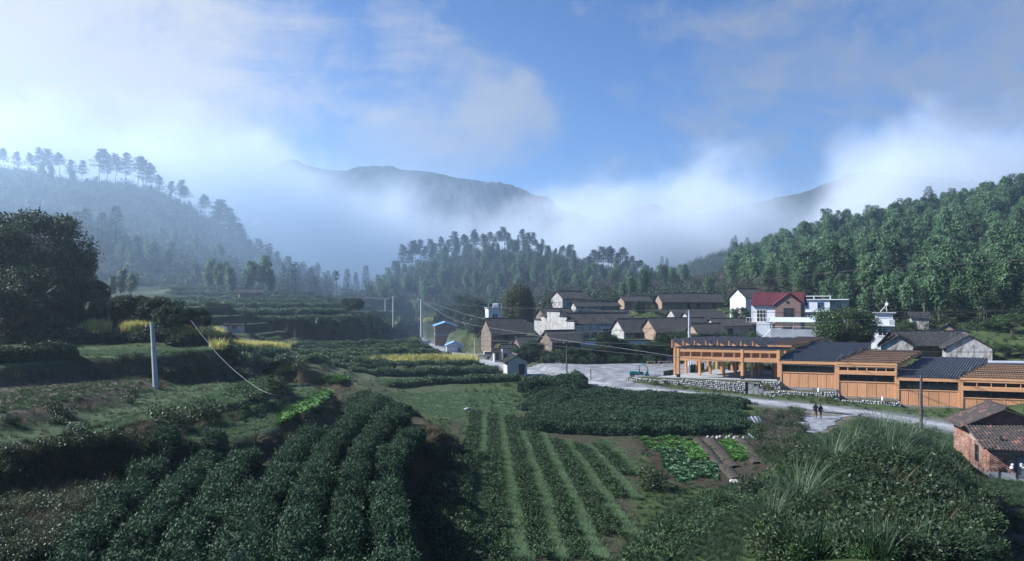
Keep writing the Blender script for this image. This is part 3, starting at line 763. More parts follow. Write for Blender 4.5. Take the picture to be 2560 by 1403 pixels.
for i, (pa, pb, zt, lab) in enumerate([((1659, 940), (1689, 930), 1.0, 'low dark green site barrier in front of the leftmost hall pillar'),
                                       ((1725, 938), (1760, 928), 1.2, 'low dark green site barrier among the hall pillars'),
                                       ((1820, 918), (1845, 916), 1.1, 'small dark green barrier deep inside the hall')]):
    A_, B_ = W(*pa, 99.5 + 4 * i), W(*pb, 103 + 4.5 * i)
    zf = 1.46 if i == 0 else 1.81
    t_ = empty('site_barrier', (A_.x, A_.y, zf), 0, lab, 'barrier', 'green barriers at the hall')
    A_.z = B_.z = zf
    up = Vector((0, 0, zt)); nn_ = Vector((.0, .04, 0))
    part(t_, 'net', MB().hexa([A_, B_, B_ + nn_, A_ + nn_, A_ + up, B_ + up, B_ + nn_ + up, A_ + nn_ + up]), green_m)
    for P_ in (A_, (A_ + B_) / 2, B_):
        part(t_, 'stake', MB().cyl(P_ - nn_ * 1.5, P_ - nn_ * 1.5 + up * 1.05, .03, n=6), metal_d)

# ------------------------------------------------------------------ stone walls below the market
stone_m = mat('river stone', (.20, .20, .20), .9, (.36, .36, .35), 2.6, .5, 12, detail=4, lo=.4, hi=.6)
mortar_m = mat('mortar and soil', (.07, .068, .062), .95, (.12, .115, .1), 2, .5)
moss_m = mat('mossy soil', (.045, .05, .028), .95, (.08, .075, .05), 1.5, .6)
ico = bmesh.new(); bmesh.ops.create_icosphere(ico, subdivisions=1, radius=1)
ICO_V = np.array([v.co[:] for v in ico.verts]); ICO_F = np.array([[v.index for v in f.verts] for f in ico.faces]); ico.free()
ico = bmesh.new(); bmesh.ops.create_icosphere(ico, subdivisions=2, radius=1)
ICO2_V = np.array([v.co[:] for v in ico.verts]); ICO2_F = np.array([[v.index for v in f.verts] for f in ico.faces]); ico.free()
def stones_mesh(cs, sizes, name, m, axes=None, jitter=.22):
    n_ = len(cs); k = len(ICO_V)
    V = np.repeat(ICO_V[None], n_, 0) * (1 + rng.uniform(-jitter, jitter, (n_, k, 1)))
    V = V * sizes[:, None, :]
    a = rng.uniform(-.5, .5, n_)
    if axes is None:
        V = V + cs[:, None, :]
    else:
        t, nrm = axes
        ca, sa = np.cos(a)[:, None], np.sin(a)[:, None]
        lx, lz = V[..., 0] * ca - V[..., 2] * sa, V[..., 0] * sa + V[..., 2] * ca
        V = cs[:, None, :] + lx[..., None] * t + V[..., 1][..., None] * nrm + lz[..., None] * np.array([0, 0, 1.])
    Fc = (ICO_F[None] + (np.arange(n_) * k)[:, None, None]).reshape(-1, 3)
    return np_mesh(name, V.reshape(-1, 3), Fc, [m], True, rnd=np.repeat(rng.random(n_), k))
def rubble_wall(label, p0, p1, zb0, zb1, zt0, zt1, thick, ends=True, sz=.17, slope_top=True):
    p0, p1 = Vector((*p0, 0)), Vector((*p1, 0))
    t = (p1 - p0).normalized(); nrm = Vector((t.y, -t.x, 0))
    if nrm.y > 0: nrm = -nrm
    L = (p1 - p0).length
    th = empty('stone_wall', (p0.x, p0.y, zb0), 0, label, 'stone wall', 'rubble retaining walls below the market')
    def Q(s, o, z): q = p0 + t * s + nrm * o; return Vector((q.x, q.y, z))
    mb = MB().hexa([Q(0, 0, zb0 - .5), Q(L, 0, zb1 - .5), Q(L, -thick, zb1 - .5), Q(0, -thick, zb0 - .5), Q(0, 0, zt0), Q(L, 0, zt1), Q(L, -thick, zt1), Q(0, -thick, zt0)])
    part(th, 'core', mb, mortar_m)
    mb = MB().hexa([Q(.25, -.3, zt0 - .02), Q(L - .25, -.3, zt1 - .02), Q(L - .25, -thick + .02, zt1 - .02), Q(.25, -thick + .02, zt0 - .02), Q(.25, -.3, zt0 + .05), Q(L - .25, -.3, zt1 + .05), Q(L - .25, -thick + .02, zt1 + .05), Q(.25, -thick + .02, zt0 + .05)])
    part(th, 'soil_top', mb, moss_m)
    cs, sizes = [], []
    s = 0.0
    step = sz * 1.72
    rows = int(max(zt0 - zb0, zt1 - zb1) / (step * .86)) + 2
    for r in range(rows):
        s = random.uniform(0, step)
        while s < L:
            f = s / L; zb, zt = zb0 + (zb1 - zb0) * f, zt0 + (zt1 - zt0) * f
            z = zb - .1 + r * step * .86 + random.uniform(-.03, .03)
            w_ = random.uniform(.75, 1.35)
            if z < zt + .02:
                q = Q(s, random.uniform(-.05, .04), min(z, zt)); cs.append(q[:]); sizes.append((sz * w_, sz * .8, sz * random.uniform(.75, 1.1)))
            s += step * w_ * .95
    me = stones_mesh(np.array(cs), np.array(sizes), 'stones', stone_m, (np.array(t), np.array(nrm)))
    o = link('stones', me, th); o['kind'] = 'stuff'
    me.transform(Matrix.Translation(-th.location))
    if ends:
        cs, sizes = [], []
        for s_ in np.arange(.05, thick, step):
            for z in np.arange(zb1, zt1 + .02, step * .86):
                q = Q(L + random.uniform(-.02, .04), -s_ + random.uniform(-.05, .05), z); cs.append(q[:]); sizes.append((sz * random.uniform(.8, 1.25), sz * .8, sz * random.uniform(.75, 1.1)))
        if cs:
            me = stones_mesh(np.array(cs), np.array(sizes), 'end_stones', stone_m, (np.array(-nrm), np.array(t)))
            o = link('end_stones', me, th); o['kind'] = 'stuff'
            me.transform(Matrix.Translation(-th.location))
    return th
NRM = Vector((-U_.y, U_.x, 0)); NRM = NRM if NRM.y < 0 else -NRM
def WL(u, off): p = MA + U_ * u + NRM * off; return (p.x, p.y)
rubble_wall('long stone retaining wall running from the square to the stone steps', WL(-7.2, 1.6), WL(9.4, 2.6), 1.30, .15, 1.55, 1.66, 2.2, ends=False)
rubble_wall('short stone wall behind the stone steps', WL(9.5, 1.3), WL(13.9, 1.2), .3, .1, 1.60, 1.62, 1.0)
rubble_wall('stone planter wall under the first plank wall, beside the steps', WL(12.3, 2.8), WL(21.1, 2.6), -.25, -.6, .55, .62, 2.5)
rubble_wall('stone planter wall under the middle plank wall', WL(21.4, 2.6), WL(28.4, 2.5), -.75, -1.2, -.30, -.28, 2.4)
rubble_wall('lowest stone planter wall beside the dark utility pole', WL(28.8, 2.5), WL(35.8, 2.4), -1.45, -1.95, -1.12, -1.08, 2.3)
st = empty('stone_steps', (*WL(9.6, 2.4), .1), 0, 'flight of dark stone steps climbing to the market hall', 'steps')
for k in range(6):
    u_ = 9.7 + k * .62; zt = 1.5 - k * .27
    a0, a1, a2, a3 = WL(u_, 2.7), WL(u_ + .75, 2.7), WL(u_ + .75, 1.3), WL(u_, 1.3)
    part(st, 'step', MB().hexa([(*a0, zt - .1), (*a1, zt - .1), (*a2, zt - .1), (*a3, zt - .1), (*a0, zt), (*a1, zt), (*a2, zt), (*a3, zt)]), mat('slate', (.05, .05, .055), .8, (.09, .09, .095), 3, .3))
    part(st, 'riser', MB().hexa([(*a0, -.4), (*a1, -.4), (*a2, -.4), (*a3, -.4), (*a0, zt - .11), (*a1, zt - .11), (*a2, zt - .11), (*a3, zt - .11)]), stone_m)
white_m = mat('white plaster', (.62, .64, .68), .85, (.74, .76, .79), 1.2, .15, 10)
for px, py, Y, lab in [(2046, 975, 89, 'small white pipe end on the planter wall by the first plank wall'), (2206, 997, 87.2, 'small white pipe end on the planter wall below the middle plank wall')]:
    p = W(px, py, Y)
    o = MB().cyl((0, 0, -.25), (0, 0, .22), .09, n=10).add([(-.11, -.11, .2), (.11, -.11, .2), (.11, .11, .2), (-.11, .11, .2), (0, 0, .28)], [(0, 1, 4), (1, 2, 4), (2, 3, 4), (3, 0, 4), (3, 2, 1, 0)]).build('pipe_end', white_m)
    o.location = (p.x, p.y, p.z); tag(o, lab, 'pipe')
# ------------------------------------------------------------------ village houses
earth_m = mat('rammed earth', (.17, .125, .09), .95, (.25, .19, .14), 1.1, .5, 7, detail=9, lo=.3, hi=.75)
earth_d = mat('grey brown earth wall', (.10, .08, .065), .95, (.17, .14, .115), .9, .5, 7, detail=9, lo=.3, hi=.75)
lime_m = mat('worn limewash', (.32, .32, .32), .9, (.12, .105, .09), 2.4, .3, 9, detail=12, dist=.8, lo=.42, hi=.70, stretch=(1, 1, .4))
paint_m = mat('white render', (.50, .53, .57), .8, (.42, .45, .49), .8, .1)
greyw_m = mat('grey cement render', (.27, .29, .33), .9, (.35, .37, .41), .7, .2)
block_m = mat('cement block', (.30, .30, .295), .9, (.38, .38, .37), .5, .3, 5)
brown_t = mat('brown facing brick', (.115, .075, .068), .75, (.155, .105, .095), 3, .2)
brick_o = mat('orange brick', (.20, .105, .07), .9, (.27, .16, .115), 2.4, .4, 9)
red_tile = mat('glazed red tiles', (.080, .020, .027), .5, (.115, .030, .037), 3, .2, objrand=.05)
blue_sheet = mat('blue sheet metal', (.20, .38, .62), .4, (.30, .50, .72), .7)
pale_sheet = mat('pale blue corrugated sheet', (.48, .60, .68), .45, (.56, .67, .74), .6)
win_f = mat('white window frame', (.6, .62, .65), .5)
wood_d = mat('weathered door wood', (.045, .035, .03), .85, (.075, .06, .05), 3)
ridge_m = mat('ridge tiles', (.05, .05, .052), .85, (.10, .10, .10), 4)
rail_m = mat('white railing', (.6, .62, .65), .5)

def gable_roof(th, w, d, h, axis, rise, over, rm, rib=.34, ridge=True, x0=0.0, y0=0.0, endov=.35, parent_name='roof'):
    """two tiled slopes; axis 'x' = ridge along the facade"""
    slopes = []
    for s in (0, 1):
        mb = MB()
        t = .09
        def Pt(a, b, z):            # a along the ridge, b across from the eave
            if axis == 'x': return (x0 + a, y0 + (b if s == 0 else d - b), z)
            return (x0 + (b if s == 0 else w - b), y0 + a, z)
        Lr = w if axis == 'x' else d; half = (d if axis == 'x' else w) / 2
        k = rise / half
        zl, zh = h - over * k, h + rise
        a0, a1 = -endov, Lr + endov
        mb.hexa([Pt(a0, -over, zl), Pt(a1, -over, zl), Pt(a1, half, zh), Pt(a0, half, zh), Pt(a0, -over, zl + t), Pt(a1, -over, zl + t), Pt(a1, half, zh + t), Pt(a0, half, zh + t)])
        o = mb.build('roof_slope', rm, th)
        mb = MB(); nrib = int((a1 - a0) / rib)
        for i in range(nrib + 1):
            a = a0 + .06 + i * (a1 - a0 - .12) / nrib; r = rib * .24
            wv = random.uniform(-.01, .03)
            mb.add([Pt(a - r, -over - .04, zl + t), Pt(a + r, -over - .04, zl + t), Pt(a, -over - .04, zl + t + r * 1.1 + wv), Pt(a - r, half, zh + t), Pt(a + r, half, zh + t), Pt(a, half, zh + t + r * 1.1 + wv)],
                   [(0, 2, 5, 3), (2, 1, 4, 5), (0, 1, 2), (3, 5, 4)])
        mb.build('tiles', rm, o, kind='stuff')
    if ridge:
        mb = MB()
        if axis == 'x': mb.box(x0 - endov, x0 + w + endov, y0 + d / 2 - .14, y0 + d / 2 + .14, h + rise + .04, h + rise + .26)
        else: mb.box(x0 + w / 2 - .14, x0 + w / 2 + .14, y0 - endov, y0 + d + endov, h + rise + .04, h + rise + .26)
        mb.build('ridge', ridge_m if rm is not red_tile else rm, th)
def gable_walls(th, w, d, h, axis, rise, m, x0=0.0, y0=0.0, z0=-4.0, nm='wall'):
    mb = MB()
    if axis == 'x': mb.prism([(y0, z0), (y0 + d, z0), (y0 + d, h), (y0 + d / 2, h + rise - .04), (y0, h)], 'x', x0, x0 + w)
    else: mb.prism([(x0, z0), (x0 + w, z0), (x0 + w, h), (x0 + w / 2, h + rise - .04), (x0, h)], 'y', y0, y0 + d)
    return mb.build(nm, m, th)
def opening(th, face, a, z, w, h, kind='window', fm=None, pm=None, off=0.0, cols=2, x=0.0):
    """window or door on the front ('f', local y=off) or the west side ('l', local x=off)"""
    fm = fm or (win_f if kind == 'window' else wood_d); pm = pm or (glass_d if kind == 'window' else wood_d)
    def B(mb, a0, a1, o0, o1, z0, z1):
        if face == 'f': return mb.box(a0, a1, off - o1, off - o0, z0, z1)
        return mb.box(off - o1, off - o0, a0, a1, z0, z1)
    fr = MB(); e = .07
    B(fr, a, a + e, .004, .07, z, z + h); B(fr, a + w - e, a + w, .004, .07, z, z + h)
    B(fr, a + e, a + w - e, .004, .07, z + h - e, z + h)
    if kind == 'window':
        B(fr, a + e, a + w - e, .004, .07, z, z + e)
        for c in range(1, cols): B(fr, a + w * c / cols - .03, a + w * c / cols + .03, .004, .055, z + e, z + h - e)
        if h > 1.2: B(fr, a + e, a + w - e, .004, .05, z + h * .68, z + h * .68 + .05)
    f = fr.build(kind, fm, th)
    B(MB(), a + e * .5, a + w - e * .5, .003, .025, z + e * .5, z + h - e * .5).build('pane' if kind == 'window' else 'leaf', pm, f)
    if kind == 'window': B(MB(), a - .08, a + w + .08, .003, .13, z - .09, z - .005).build('sill', fm, f)
    return f
def house(label, px, py, Y, rz, w, d, h, axis='x', rise=1.6, over=.6, wm=None, rm=None, cat='house', ops=(), name='village_house', rib=.34, group='village houses', z=None):
    p = W(px, py, Y)
    if z is not None: p.z = z
    th = empty(name, p, R(rz), label, cat, group)
    gable_walls(th, w, d, h, axis, rise, wm or earth_m)
    gable_roof(th, w, d, h, axis, rise, over, rm or tile_d, rib)
    for o in ops: opening(th, *o[:5], **(o[5] if len(o) > 5 else {}))
    return th
D = {'kind': 'door'}
Dk = {'kind': 'door'}
# along the far road
t = house('two-storey brick house with a blue sheet roof beside the far road', 1088, 862, 200, 8, 6.2, 9, 5.6, 'y', 1.1, .5, brick_o, blue_sheet, ops=[('l', 1.0, 3.2, 1.2, 1.4, {'kind': 'window'}), ('l', 1.2, .2, 1.6, 2.4, {'kind': 'door', 'pm': pale_sheet}), ('l', 5, 3.2, 1.2, 1.4), ('f', 2.9, 5.6, .4, .4, {'kind': 'window', 'fm': wood_d})], rib=.5)
MB().box(-.06, 6.26, -.06, 9.0, 2.75, 3.05).build('floor_band', greyw_m, t)
t = house('small white shed with a blue roof below the brick house', 1117, 887, 172, 8, 4.0, 3.5, 2.4, 'y', .9, .35, paint_m, blue_sheet, cat='shed', name='shed', ops=[('f', 2.8, .7, .8, 1.1, {'kind': 'window', 'fm': wood_d})], rib=.5)
house('little cement-block hut with a tiled roof standing alone in the fields', 1268, 938, 107, 12, 3.3, 3.0, 2.15, 'y', .95, .45, block_m, tile_d, cat='hut', name='field_hut', ops=[('f', 1.9, .0, 1.0, 1.75, Dk)], rib=.26)
for i, (px, py, Y, w, d, h, lab) in enumerate([(1236, 902, 140, 2.0, 2.2, 1.7, 'tiny grey roadside outhouse right behind the pickup truck'), (1256, 902, 139.5, 3.2, 2.6, 2.6, 'low grey roadside shed between the pickup and the field hut'), (1292, 902, 139, 3.0, 2.4, 2.2, 'small pale roadside shed just behind the field hut')]):
    house(lab, px, py, Y, 10, w, d, h, 'x', .6, .3, block_m, tile_d, cat='shed', name='roadside_shed', group='roadside sheds', ops=[('f', .25, .1, .8, 1.4, Dk)] + ([('f', 2.0, .9, .8, .9)] if w > 3 else []), rib=.28)
# old tiled houses of the village
house('long dark-roofed earth house west of the whitewashed stepped wall', 1228, 858, 150, 20, 14.5, 7.5, 2.7, 'x', 2.7, 1.1, earth_d, tile_d, ops=[('f', 3, .2, 1.1, 2.0, Dk), ('f', 9.5, 1.2, .9, 1.0, {'kind': 'window', 'fm': wood_d})])
house('tall earth house with pale lit gable standing highest at the west', 1406, 775, 172, 30, 8.0, 5.2, 3.2, 'x', 1.6, .8, lime_m, tile_d, ops=[('f', 2.4, 1.6, .8, .9, {'kind': 'window', 'fm': wood_d})])
house('low pale lean-to house in front of the tall lit gable', 1440, 781, 166, 14, 6.6, 3.6, 1.6, 'x', 1.0, .5, lime_m, tile_d)
house('tiny white shed with a shaded roof beside the bushes', 1513, 777, 168, 28, 4.6, 3.2, 1.2, 'x', 1.0, .4, earth_m, tile_d, cat='shed', name='shed')
house('square earth house half hidden by a bushy tree', 1561, 776, 172, 12, 7.4, 5, 2.4, 'x', 1.2, .6, earth_m, tile_d, ops=[('f', 4.8, .5, .8, 1.4, Dk)])
house('long earth house with three dark doors at the top of the village', 1655, 776, 170, 6, 16.5, 5.8, 2.5, 'x', 1.7, 1.0, earth_m, tile_d, ops=[('f', 6.6, .2, .9, 1.6, Dk), ('f', 9.2, .1, .9, 1.6, Dk), ('f', 13.4, .2, .8, 1.8, Dk)])
house('black-roofed house behind the white stepped wall, west end', 1362, 812, 150, 22, 7.5, 5, 2.0, 'x', 1.5, .8, earth_d, tile_d)
# ancestral hall with stepped white walls
hall = empty('ancestral_hall', W(1436, 856, 140), R(30), 'old ancestral hall with long black roofs between whitewashed stepped gable walls', 'ancestral hall')
def stepped_wall(x0, d, base, top, nm):
    hs = [top - 2.0, top - 1.1, top, top - 1.1, top - 2.0]
    cuts = [0, d * .18, d * .34, d * .66, d * .82, d]
    poly = [(0, base), (d, base)]
    for k in range(4, -1, -1): poly += [(cuts[k + 1], hs[k]), (cuts[k], hs[k])]
    o = MB().prism(poly, 'x', x0, x0 + .4).build(nm, lime_m, hall)
    for k in range(5):
        MB().prism([(cuts[k] - .18, hs[k] + .01), (cuts[k + 1] + .18, hs[k] + .01), (cuts[k + 1] + .1, hs[k] + .2), ((cuts[k] + cuts[k + 1]) / 2, hs[k] + .3), (cuts[k] - .1, hs[k] + .2)], 'x', x0 - .22, x0 + .62).build('coping', tile_d, o)
stepped_wall(0, 16, -1.5, 6.4, 'stepped_wall')
stepped_wall(17.5, 13, -1.5, 6.2, 'stepped_wall')
gable_roof(hall, 16.6, 7.0, 3.9, 'x', 2.0, .5, tile_d, .32, x0=.7, y0=1.0, endov=.1)
gable_roof(hall, 16.6, 7.0, 3.6, 'x', 2.3, .5, tile_d, .32, x0=.7, y0=8.3, endov=.1)
MB().box(.42, 17.4, .6, .95, -1.5, 3.6).build('front_wall', lime_m, hall)
MB().box(.42, 17.4, 15.0, 15.3, -1.5, 3.4).build('rear_wall', earth_d, hall)
o = MB().box(7.4, 7.7, .30, .58, -1.0, 2.6).box(10.0, 10.3, .30, .58, -1.0, 2.6).box(7.2, 10.5, .30, .58, 2.62, 3.1).build('door_surround', paint_m, hall)
MB().box(7.72, 9.98, .5, .59, -1.0, 2.6).build('door', wood_d, hall)
for x in (3, 5, 12.5, 14.5): opening(hall, 'f', x, 1.0, 1.2, 1.0, off=.6, fm=wood_d)
house('broad tiled house with earth wall in front of the second stepped wall', 1640, 850, 130, 10, 11.5, 7.5, 1.9, 'x', 2.2, 1.0, earth_m, tile_d, ops=[('f', 2, .5, .8, .9, {'kind': 'window', 'fm': wood_d})])
house('black-roofed house with small white gable pillars beside the red-roofed house', 1725, 818, 150, 8, 8.6, 5.5, 1.8, 'x', 1.6, .6, lime_m, tile_d)
house('low pinkish earth house against the red-roofed house', 1790, 846, 131, 8, 7.0, 5, 2.6, 'x', 1.1, .5, mat('pink earth', (.34, .25, .19), .95, (.42, .33, .27), 1.0, .4), tile_d, ops=[('f', 2.6, .2, .9, 1.7, Dk)])
house('black-roofed house squeezed between the stepped wall and the broad tiled house', 1560, 846, 136, 16, 7.0, 6, 1.7, 'x', 2.1, 1.0, lime_m, tile_d, ops=[('f', 2.4, .1, 1.0, 1.6, Dk)])
house('dark roof directly below the long earth house with three doors', 1690, 806, 156, 8, 11, 6, 1.3, 'x', 1.7, .9, lime_m, tile_d)
house('dark roof just left of the second stepped wall', 1500, 806, 160, 20, 9, 5.5, 1.2, 'x', 1.6, .9, earth_d, tile_d)
house('small dark roof in front of the pink earth house', 1745, 850, 124, 12, 5.5, 4.5, 1.4, 'x', 1.5, .7, earth_m, tile_d)
house('low dark roof below the long dark-roofed house', 1300, 880, 139, 18, 6.5, 4.5, 1.6, 'x', 1.4, .8, earth_d, tile_d)
wl_ = empty('courtyard_wall', W(1452, 884, 131), R(-3), 'white courtyard wall running behind the roadside bushes', 'wall')
MB().box(0, 18.8, 0, .3, -1, 2.5).build('wall', paint_m, wl_)
MB().box(-.1, 18.9, -.14, .44, 2.51, 2.7).build('coping', tile_d, wl_)
house('narrow dark earth house with orange door at the edge of the square', 1380, 893, 128, 24, 6.2, 5, 3.2, 'x', 1.7, .9, earth_d, tile_d, ops=[('f', 3.6, .3, .9, 2.4, {'kind': 'door', 'pm': mat('orange door', (.32, .12, .05), .7), 'fm': mat('orange door', (.32, .12, .05), .7)})])
# white house half hidden by the cypress
t = empty('white_house', W(1221, 812, 176), R(12), 'white flat-roofed house with roof railing behind the round cypress', 'house', 'village houses')
MB().box(0, 3.6, 0, 5, -2, 4.3).build('wall', paint_m, t)
MB().box(-.3, 3.9, -.3, 5.2, 4.31, 4.5).build('roof_slab', greyw_m, t)
for x in (0, 1.2, 2.4, 3.5): MB().box(x - .05, x + .05, -.2, -.1, 4.51, 5.6).build('rail_post', rail_m, t)
MB().box(-.2, 3.8, -.2, -.12, 5.61, 5.72).build('handrail', rail_m, t)
MB().cyl((1.6, 2, 5.2), (3.0, 2, 5.2), .45, n=14).box(1.5, 3.1, 1.6, 2.4, 4.51, 4.8).build('water_tank', rail_m, t)
opening(t, 'f', 1.0, 1.6, 1.5, 1.4)
# red-roofed house
t = empty('red_roofed_house', W(1876, 848, 132), R(-30), 'two-storey house with shiny red tiled roof, brown brick front and balconies', 'house', 'village houses')
MB().box(0, 9.0, 2.2, 9, -1.5, 7.0).build('wall', paint_m, t)
gable_walls(t, 9.0, 6.8, 7.0, 'x', 2.0, paint_m, 0, 2.2, 6.9, 'gable')
gable_walls(t, 4.6, 6, 7.0, 'y', 1.7, brown_t, 4.6, 0, -1.5, 'brick_wing')
gable_roof(t, 9.0, 6.8, 7.0, 'x', 2.05, .6, red_tile, .3, x0=0, y0=2.2)
gable_roof(t, 4.6, 4.6, 7.0, 'y', 1.75, .45, red_tile, .3, x0=4.6, y0=0)
for z in (3.0, .3):
    o = MB().box(-.9, 4.58, .2, 2.2, z, z + .3).build('balcony', brown_t, t)
    MB().box(-.85, 4.55, .22, .28, z + 1.2, z + 1.27).build('handrail', rail_m, o)
    for k in range(9): MB().box(-.85 + k * .66, -.81 + k * .66, .23, .27, z + .31, z + 1.2).build('baluster', rail_m, o)
    MB().box(.1, .34, .4, .64, z + .31, z + 3.6 if z > 1 else 2.99).build('pillar', paint_m, o)
opening(t, 'f', .8, 3.4, 1.8, 2.4, off=2.2, cols=3); opening(t, 'f', 1.0, .7, 2.4, 1.9, off=2.2, cols=3); opening(t, 'f', 6.1, 4.3, 1.9, 1.9, fm=wood_d); opening(t, 'f', 6.0, 1.2, 2.0, 1.6, fm=wood_d)
MB().prism([(6.5, 7.25), (6.9, 6.85), (7.3, 7.25), (6.9, 7.65)], 'y', -.05, -.004).build('gable_vent', glass_d, t)
MB().box(4.58, 9.22, -.02, .0, 3.0, 3.3).build('floor_band', wood_d, t)
# pale canopy and terrace in front
t = empty('canopy_terrace', W(1906, 850, 122), R(-20), 'pale blue corrugated canopy over a concrete terrace with stairs', 'canopy')
MB().box(1.4, 9.0, 0, 4, -1.5, 2.0).build('terrace', greyw_m, t)
mb = MB(); mb.hexa([(1.0, -.4, 3.3), (9.4, -.4, 3.3), (9.4, 4, 4.0), (1.6, 4, 4.0), (1.0, -.4, 3.36), (9.4, -.4, 3.36), (9.4, 4, 4.06), (1.6, 4, 4.06)])
for k in range(28):
    x = 1.1 + k * .3; mb.hexa([(x, -.42, 3.36), (x + .12, -.42, 3.36), (x + .12, 4, 4.06), (x, 4, 4.06), (x + .02, -.42, 3.43), (x + .1, -.42, 3.43), (x + .1, 4, 4.13), (x + .02, 4, 4.13)])
mb.build('roof_sheet', pale_sheet, t)
for x in (1.6, 5.2, 8.8): MB().box(x - .05, x + .05, -.05, .05, 2.01, 3.29).build('post', rail_m, t)
MB().box(1.5, 8.9, -.04, .0, 2.9, 2.96).box(1.5, 8.9, -.04, .0, 2.45, 2.5).build('handrail', rail_m, t)
MB().prism([(-1.2, -.9), (1.39, -.9), (1.39, 1.9)], 'y', .1, 1.4).build('stairs', paint_m, t)
MB().box(-1.0, 1.38, 2.4, 5, -1.5, 3.0).build('stair_house', paint_m, t)
MB().box(6.4, 8.6, -1.6, -.3, -2.2, .3).build('annex', greyw_m, t)
opening(t, 'f', 6.9, -1.2, 1.4, 1.2, off=-1.6, fm=wood_d)
# white modern house
t = empty('white_modern_house', W(1996, 806, 150), R(-30), 'white rendered flat-roofed house with blue-framed windows above the big green tree', 'house', 'village houses')
blue_f = mat('blue window frame', (.07, .14, .36), .5)
MB().box(0, 6.4, 0, 8, -1.5, 5.0).build('wall', paint_m, t)
MB().box(6.42, 10.0, 1.2, 8, -1.5, 5.0).build('side_wing', greyw_m, t)
MB().box(-.35, 10.2, -.35, 8.2, 5.01, 5.2).build('roof_slab', paint_m, t)
MB().box(-.3, 6.7, -.3, -.1, 5.78, 5.95).build('parapet_rail', paint_m, t)
for x in (-.2, 3.2, 6.5): MB().box(x - .12, x + .12, -.3, -.1, 5.21, 5.77).build('parapet_post', paint_m, t)
opening(t, 'f', .9, 3.2, 1.2, 1.3, fm=blue_f); opening(t, 'f', 3.9, 3.2, 1.3, 1.3, fm=blue_f); opening(t, 'f', .9, .5, 2.0, 1.4); opening(t, 'f', 7.6, 3.2, 1.2, 1.2, off=1.2)
MB().box(-.2, 6.5, -.5, -.02, 2.2, 2.4).build('ledge', paint_m, t)
house('small house with white gable and dark roof behind the flat-roofed white house', 2064, 768, 160, -36, 4.4, 6, 2.4, 'y', 1.2, .5, paint_m, tile_d, rib=.3)
house('pale gabled house peeping out behind the red-roofed house', 1864, 800, 146, 18, 5, 5.5, 5.0, 'x', 1.8, .4, paint_m, tile_d)
# white tower house with the solar heater
t = empty('solar_house', W(2174, 872, 118), R(-30), 'narrow white three-storey house with solar water heater on the roof', 'house', 'village houses')
MB().box(.9, 3.6, 0, 4.5, -1.5, 6.3).build('wall', paint_m, t)
MB().box(-.3, .88, .6, 4.5, -1.5, 4.4).build('lower_wing', paint_m, t)
MB().box(.4, 4.1, -.5, 5, 6.31, 6.5).build('roof_slab', greyw_m, t)
o = MB().box(-.5, 3.9, -.9, .6, 4.05, 4.25).build('balcony', paint_m, t)
for k in range(14): MB().box(-.46 + k * .26, -.42 + k * .26, -.86, -.82, 4.26, 5.0).build('baluster', rail_m, o)
MB().box(-.5, 3.3, -.88, -.8, 5.01, 5.09).build('handrail', rail_m, o)
MB().box(3.05, 3.85, -.9, -.1, 4.26, 5.2).build('air_unit', greyw_m, t)
opening(t, 'f', 1.3, 2.3, 1.4, 1.3, fm=win_f); opening(t, 'f', -.1, 1.6, .7, 1.7, kind='door', off=.6, pm=mat('red poster door', (.22, .04, .04), .6))
MB().box(3.62, 3.68, 1.5, 2.0, 1.6, 3.0).build('side_window', glass_d, t)
s = empty('solar_heater', (0, 0, 0), 0, 'white solar water heater tank on its slanted frame on the roof', 'solar heater')
s.location = t.matrix_basis @ Vector((1.6, 1.2, 6.5)); s.rotation_euler = (0, 0, R(-30))
for y in (0, .9): MB().bar((0, y, 0), (.95, y, 1.25), .06).bar((.95, y, 1.25), (1.05, y, 0), .06).bar((.5, y, .62), (1.0, y, .62), .04).build('stand', rail_m, s)
for k in range(6): MB().cyl((0.02, .05 + k * .15, .06), (.9, .05 + k * .15, 1.2), .04, n=6).build('tube', mat('heater tube', (.06, .07, .12), .3), s)
MB().cyl((1.0, -.25, 1.4), (1.0, 1.15, 1.4), .27, n=16).build('tank', rail_m, s)
MB().cyl((1.0, .45, 1.66), (1.0, .45, 2.0), .04, n=6).build('vent_pipe', rail_m, s)
# houses right of it
house('wide black-roofed house with two pale gables behind the market', 2255, 893, 108, -2, 11.5, 6, 2.2, 'x', 1.8, .8, earth_d, tile_d, name='village_house')
house('west gabled wing of the wide black-roofed house, pale front', 2204, 893, 106, -28, 4.3, 6, 1.8, 'y', 1.5, .5, lime_m, tile_d)
house('east gabled wing of the wide black-roofed house, pale front', 2365, 897, 102, -28, 5.8, 7, 1.7, 'y', 1.9, .5, lime_m, tile_d)
house('little tiled house with bright gable above the wide black roof', 2337, 842, 123, -38, 3.6, 5, .9, 'y', 1.3, .4, earth_m, tile_d, rib=.3)
house('small pale ruin-like hut among the shrubs at the bamboo edge', 2278, 822, 132, -25, 3.0, 2.6, 2.2, 'x', .8, .3, lime_m, tile_d, cat='hut', name='field_hut')
hy_ = 190.0
house('lone earth hut high on the hazy tea terraces', 598, 757, hy_, 24, 4.4 * hy_ / 132, 3.4 * hy_ / 132, 2.0 * hy_ / 132, 'x', 1.0, .5, earth_m, tile_d, cat='hut', name='field_hut', ops=[('f', 2.2, 0, .7, 1.5, Dk)])
house('small grey shed beside the laundry below the terraces', 564, 832, 112, 10, 2.6, 2.0, 1.2, 'x', .4, .3, block_m, tile_d, cat='shed', name='shed')
p = empty('long_shed', W(2395, 912, 97), R(-8), 'long low blue-grey roof peeping behind the striped market roof', 'shed')
MB().box(0, 12, 0, 3, -1.5, .2).build('wall', paint_m, p); MB().box(-.3, 12.3, -.3, 3.3, .21, .4).build('roof_sheet', blue_sheet if False else greyw_m, p)

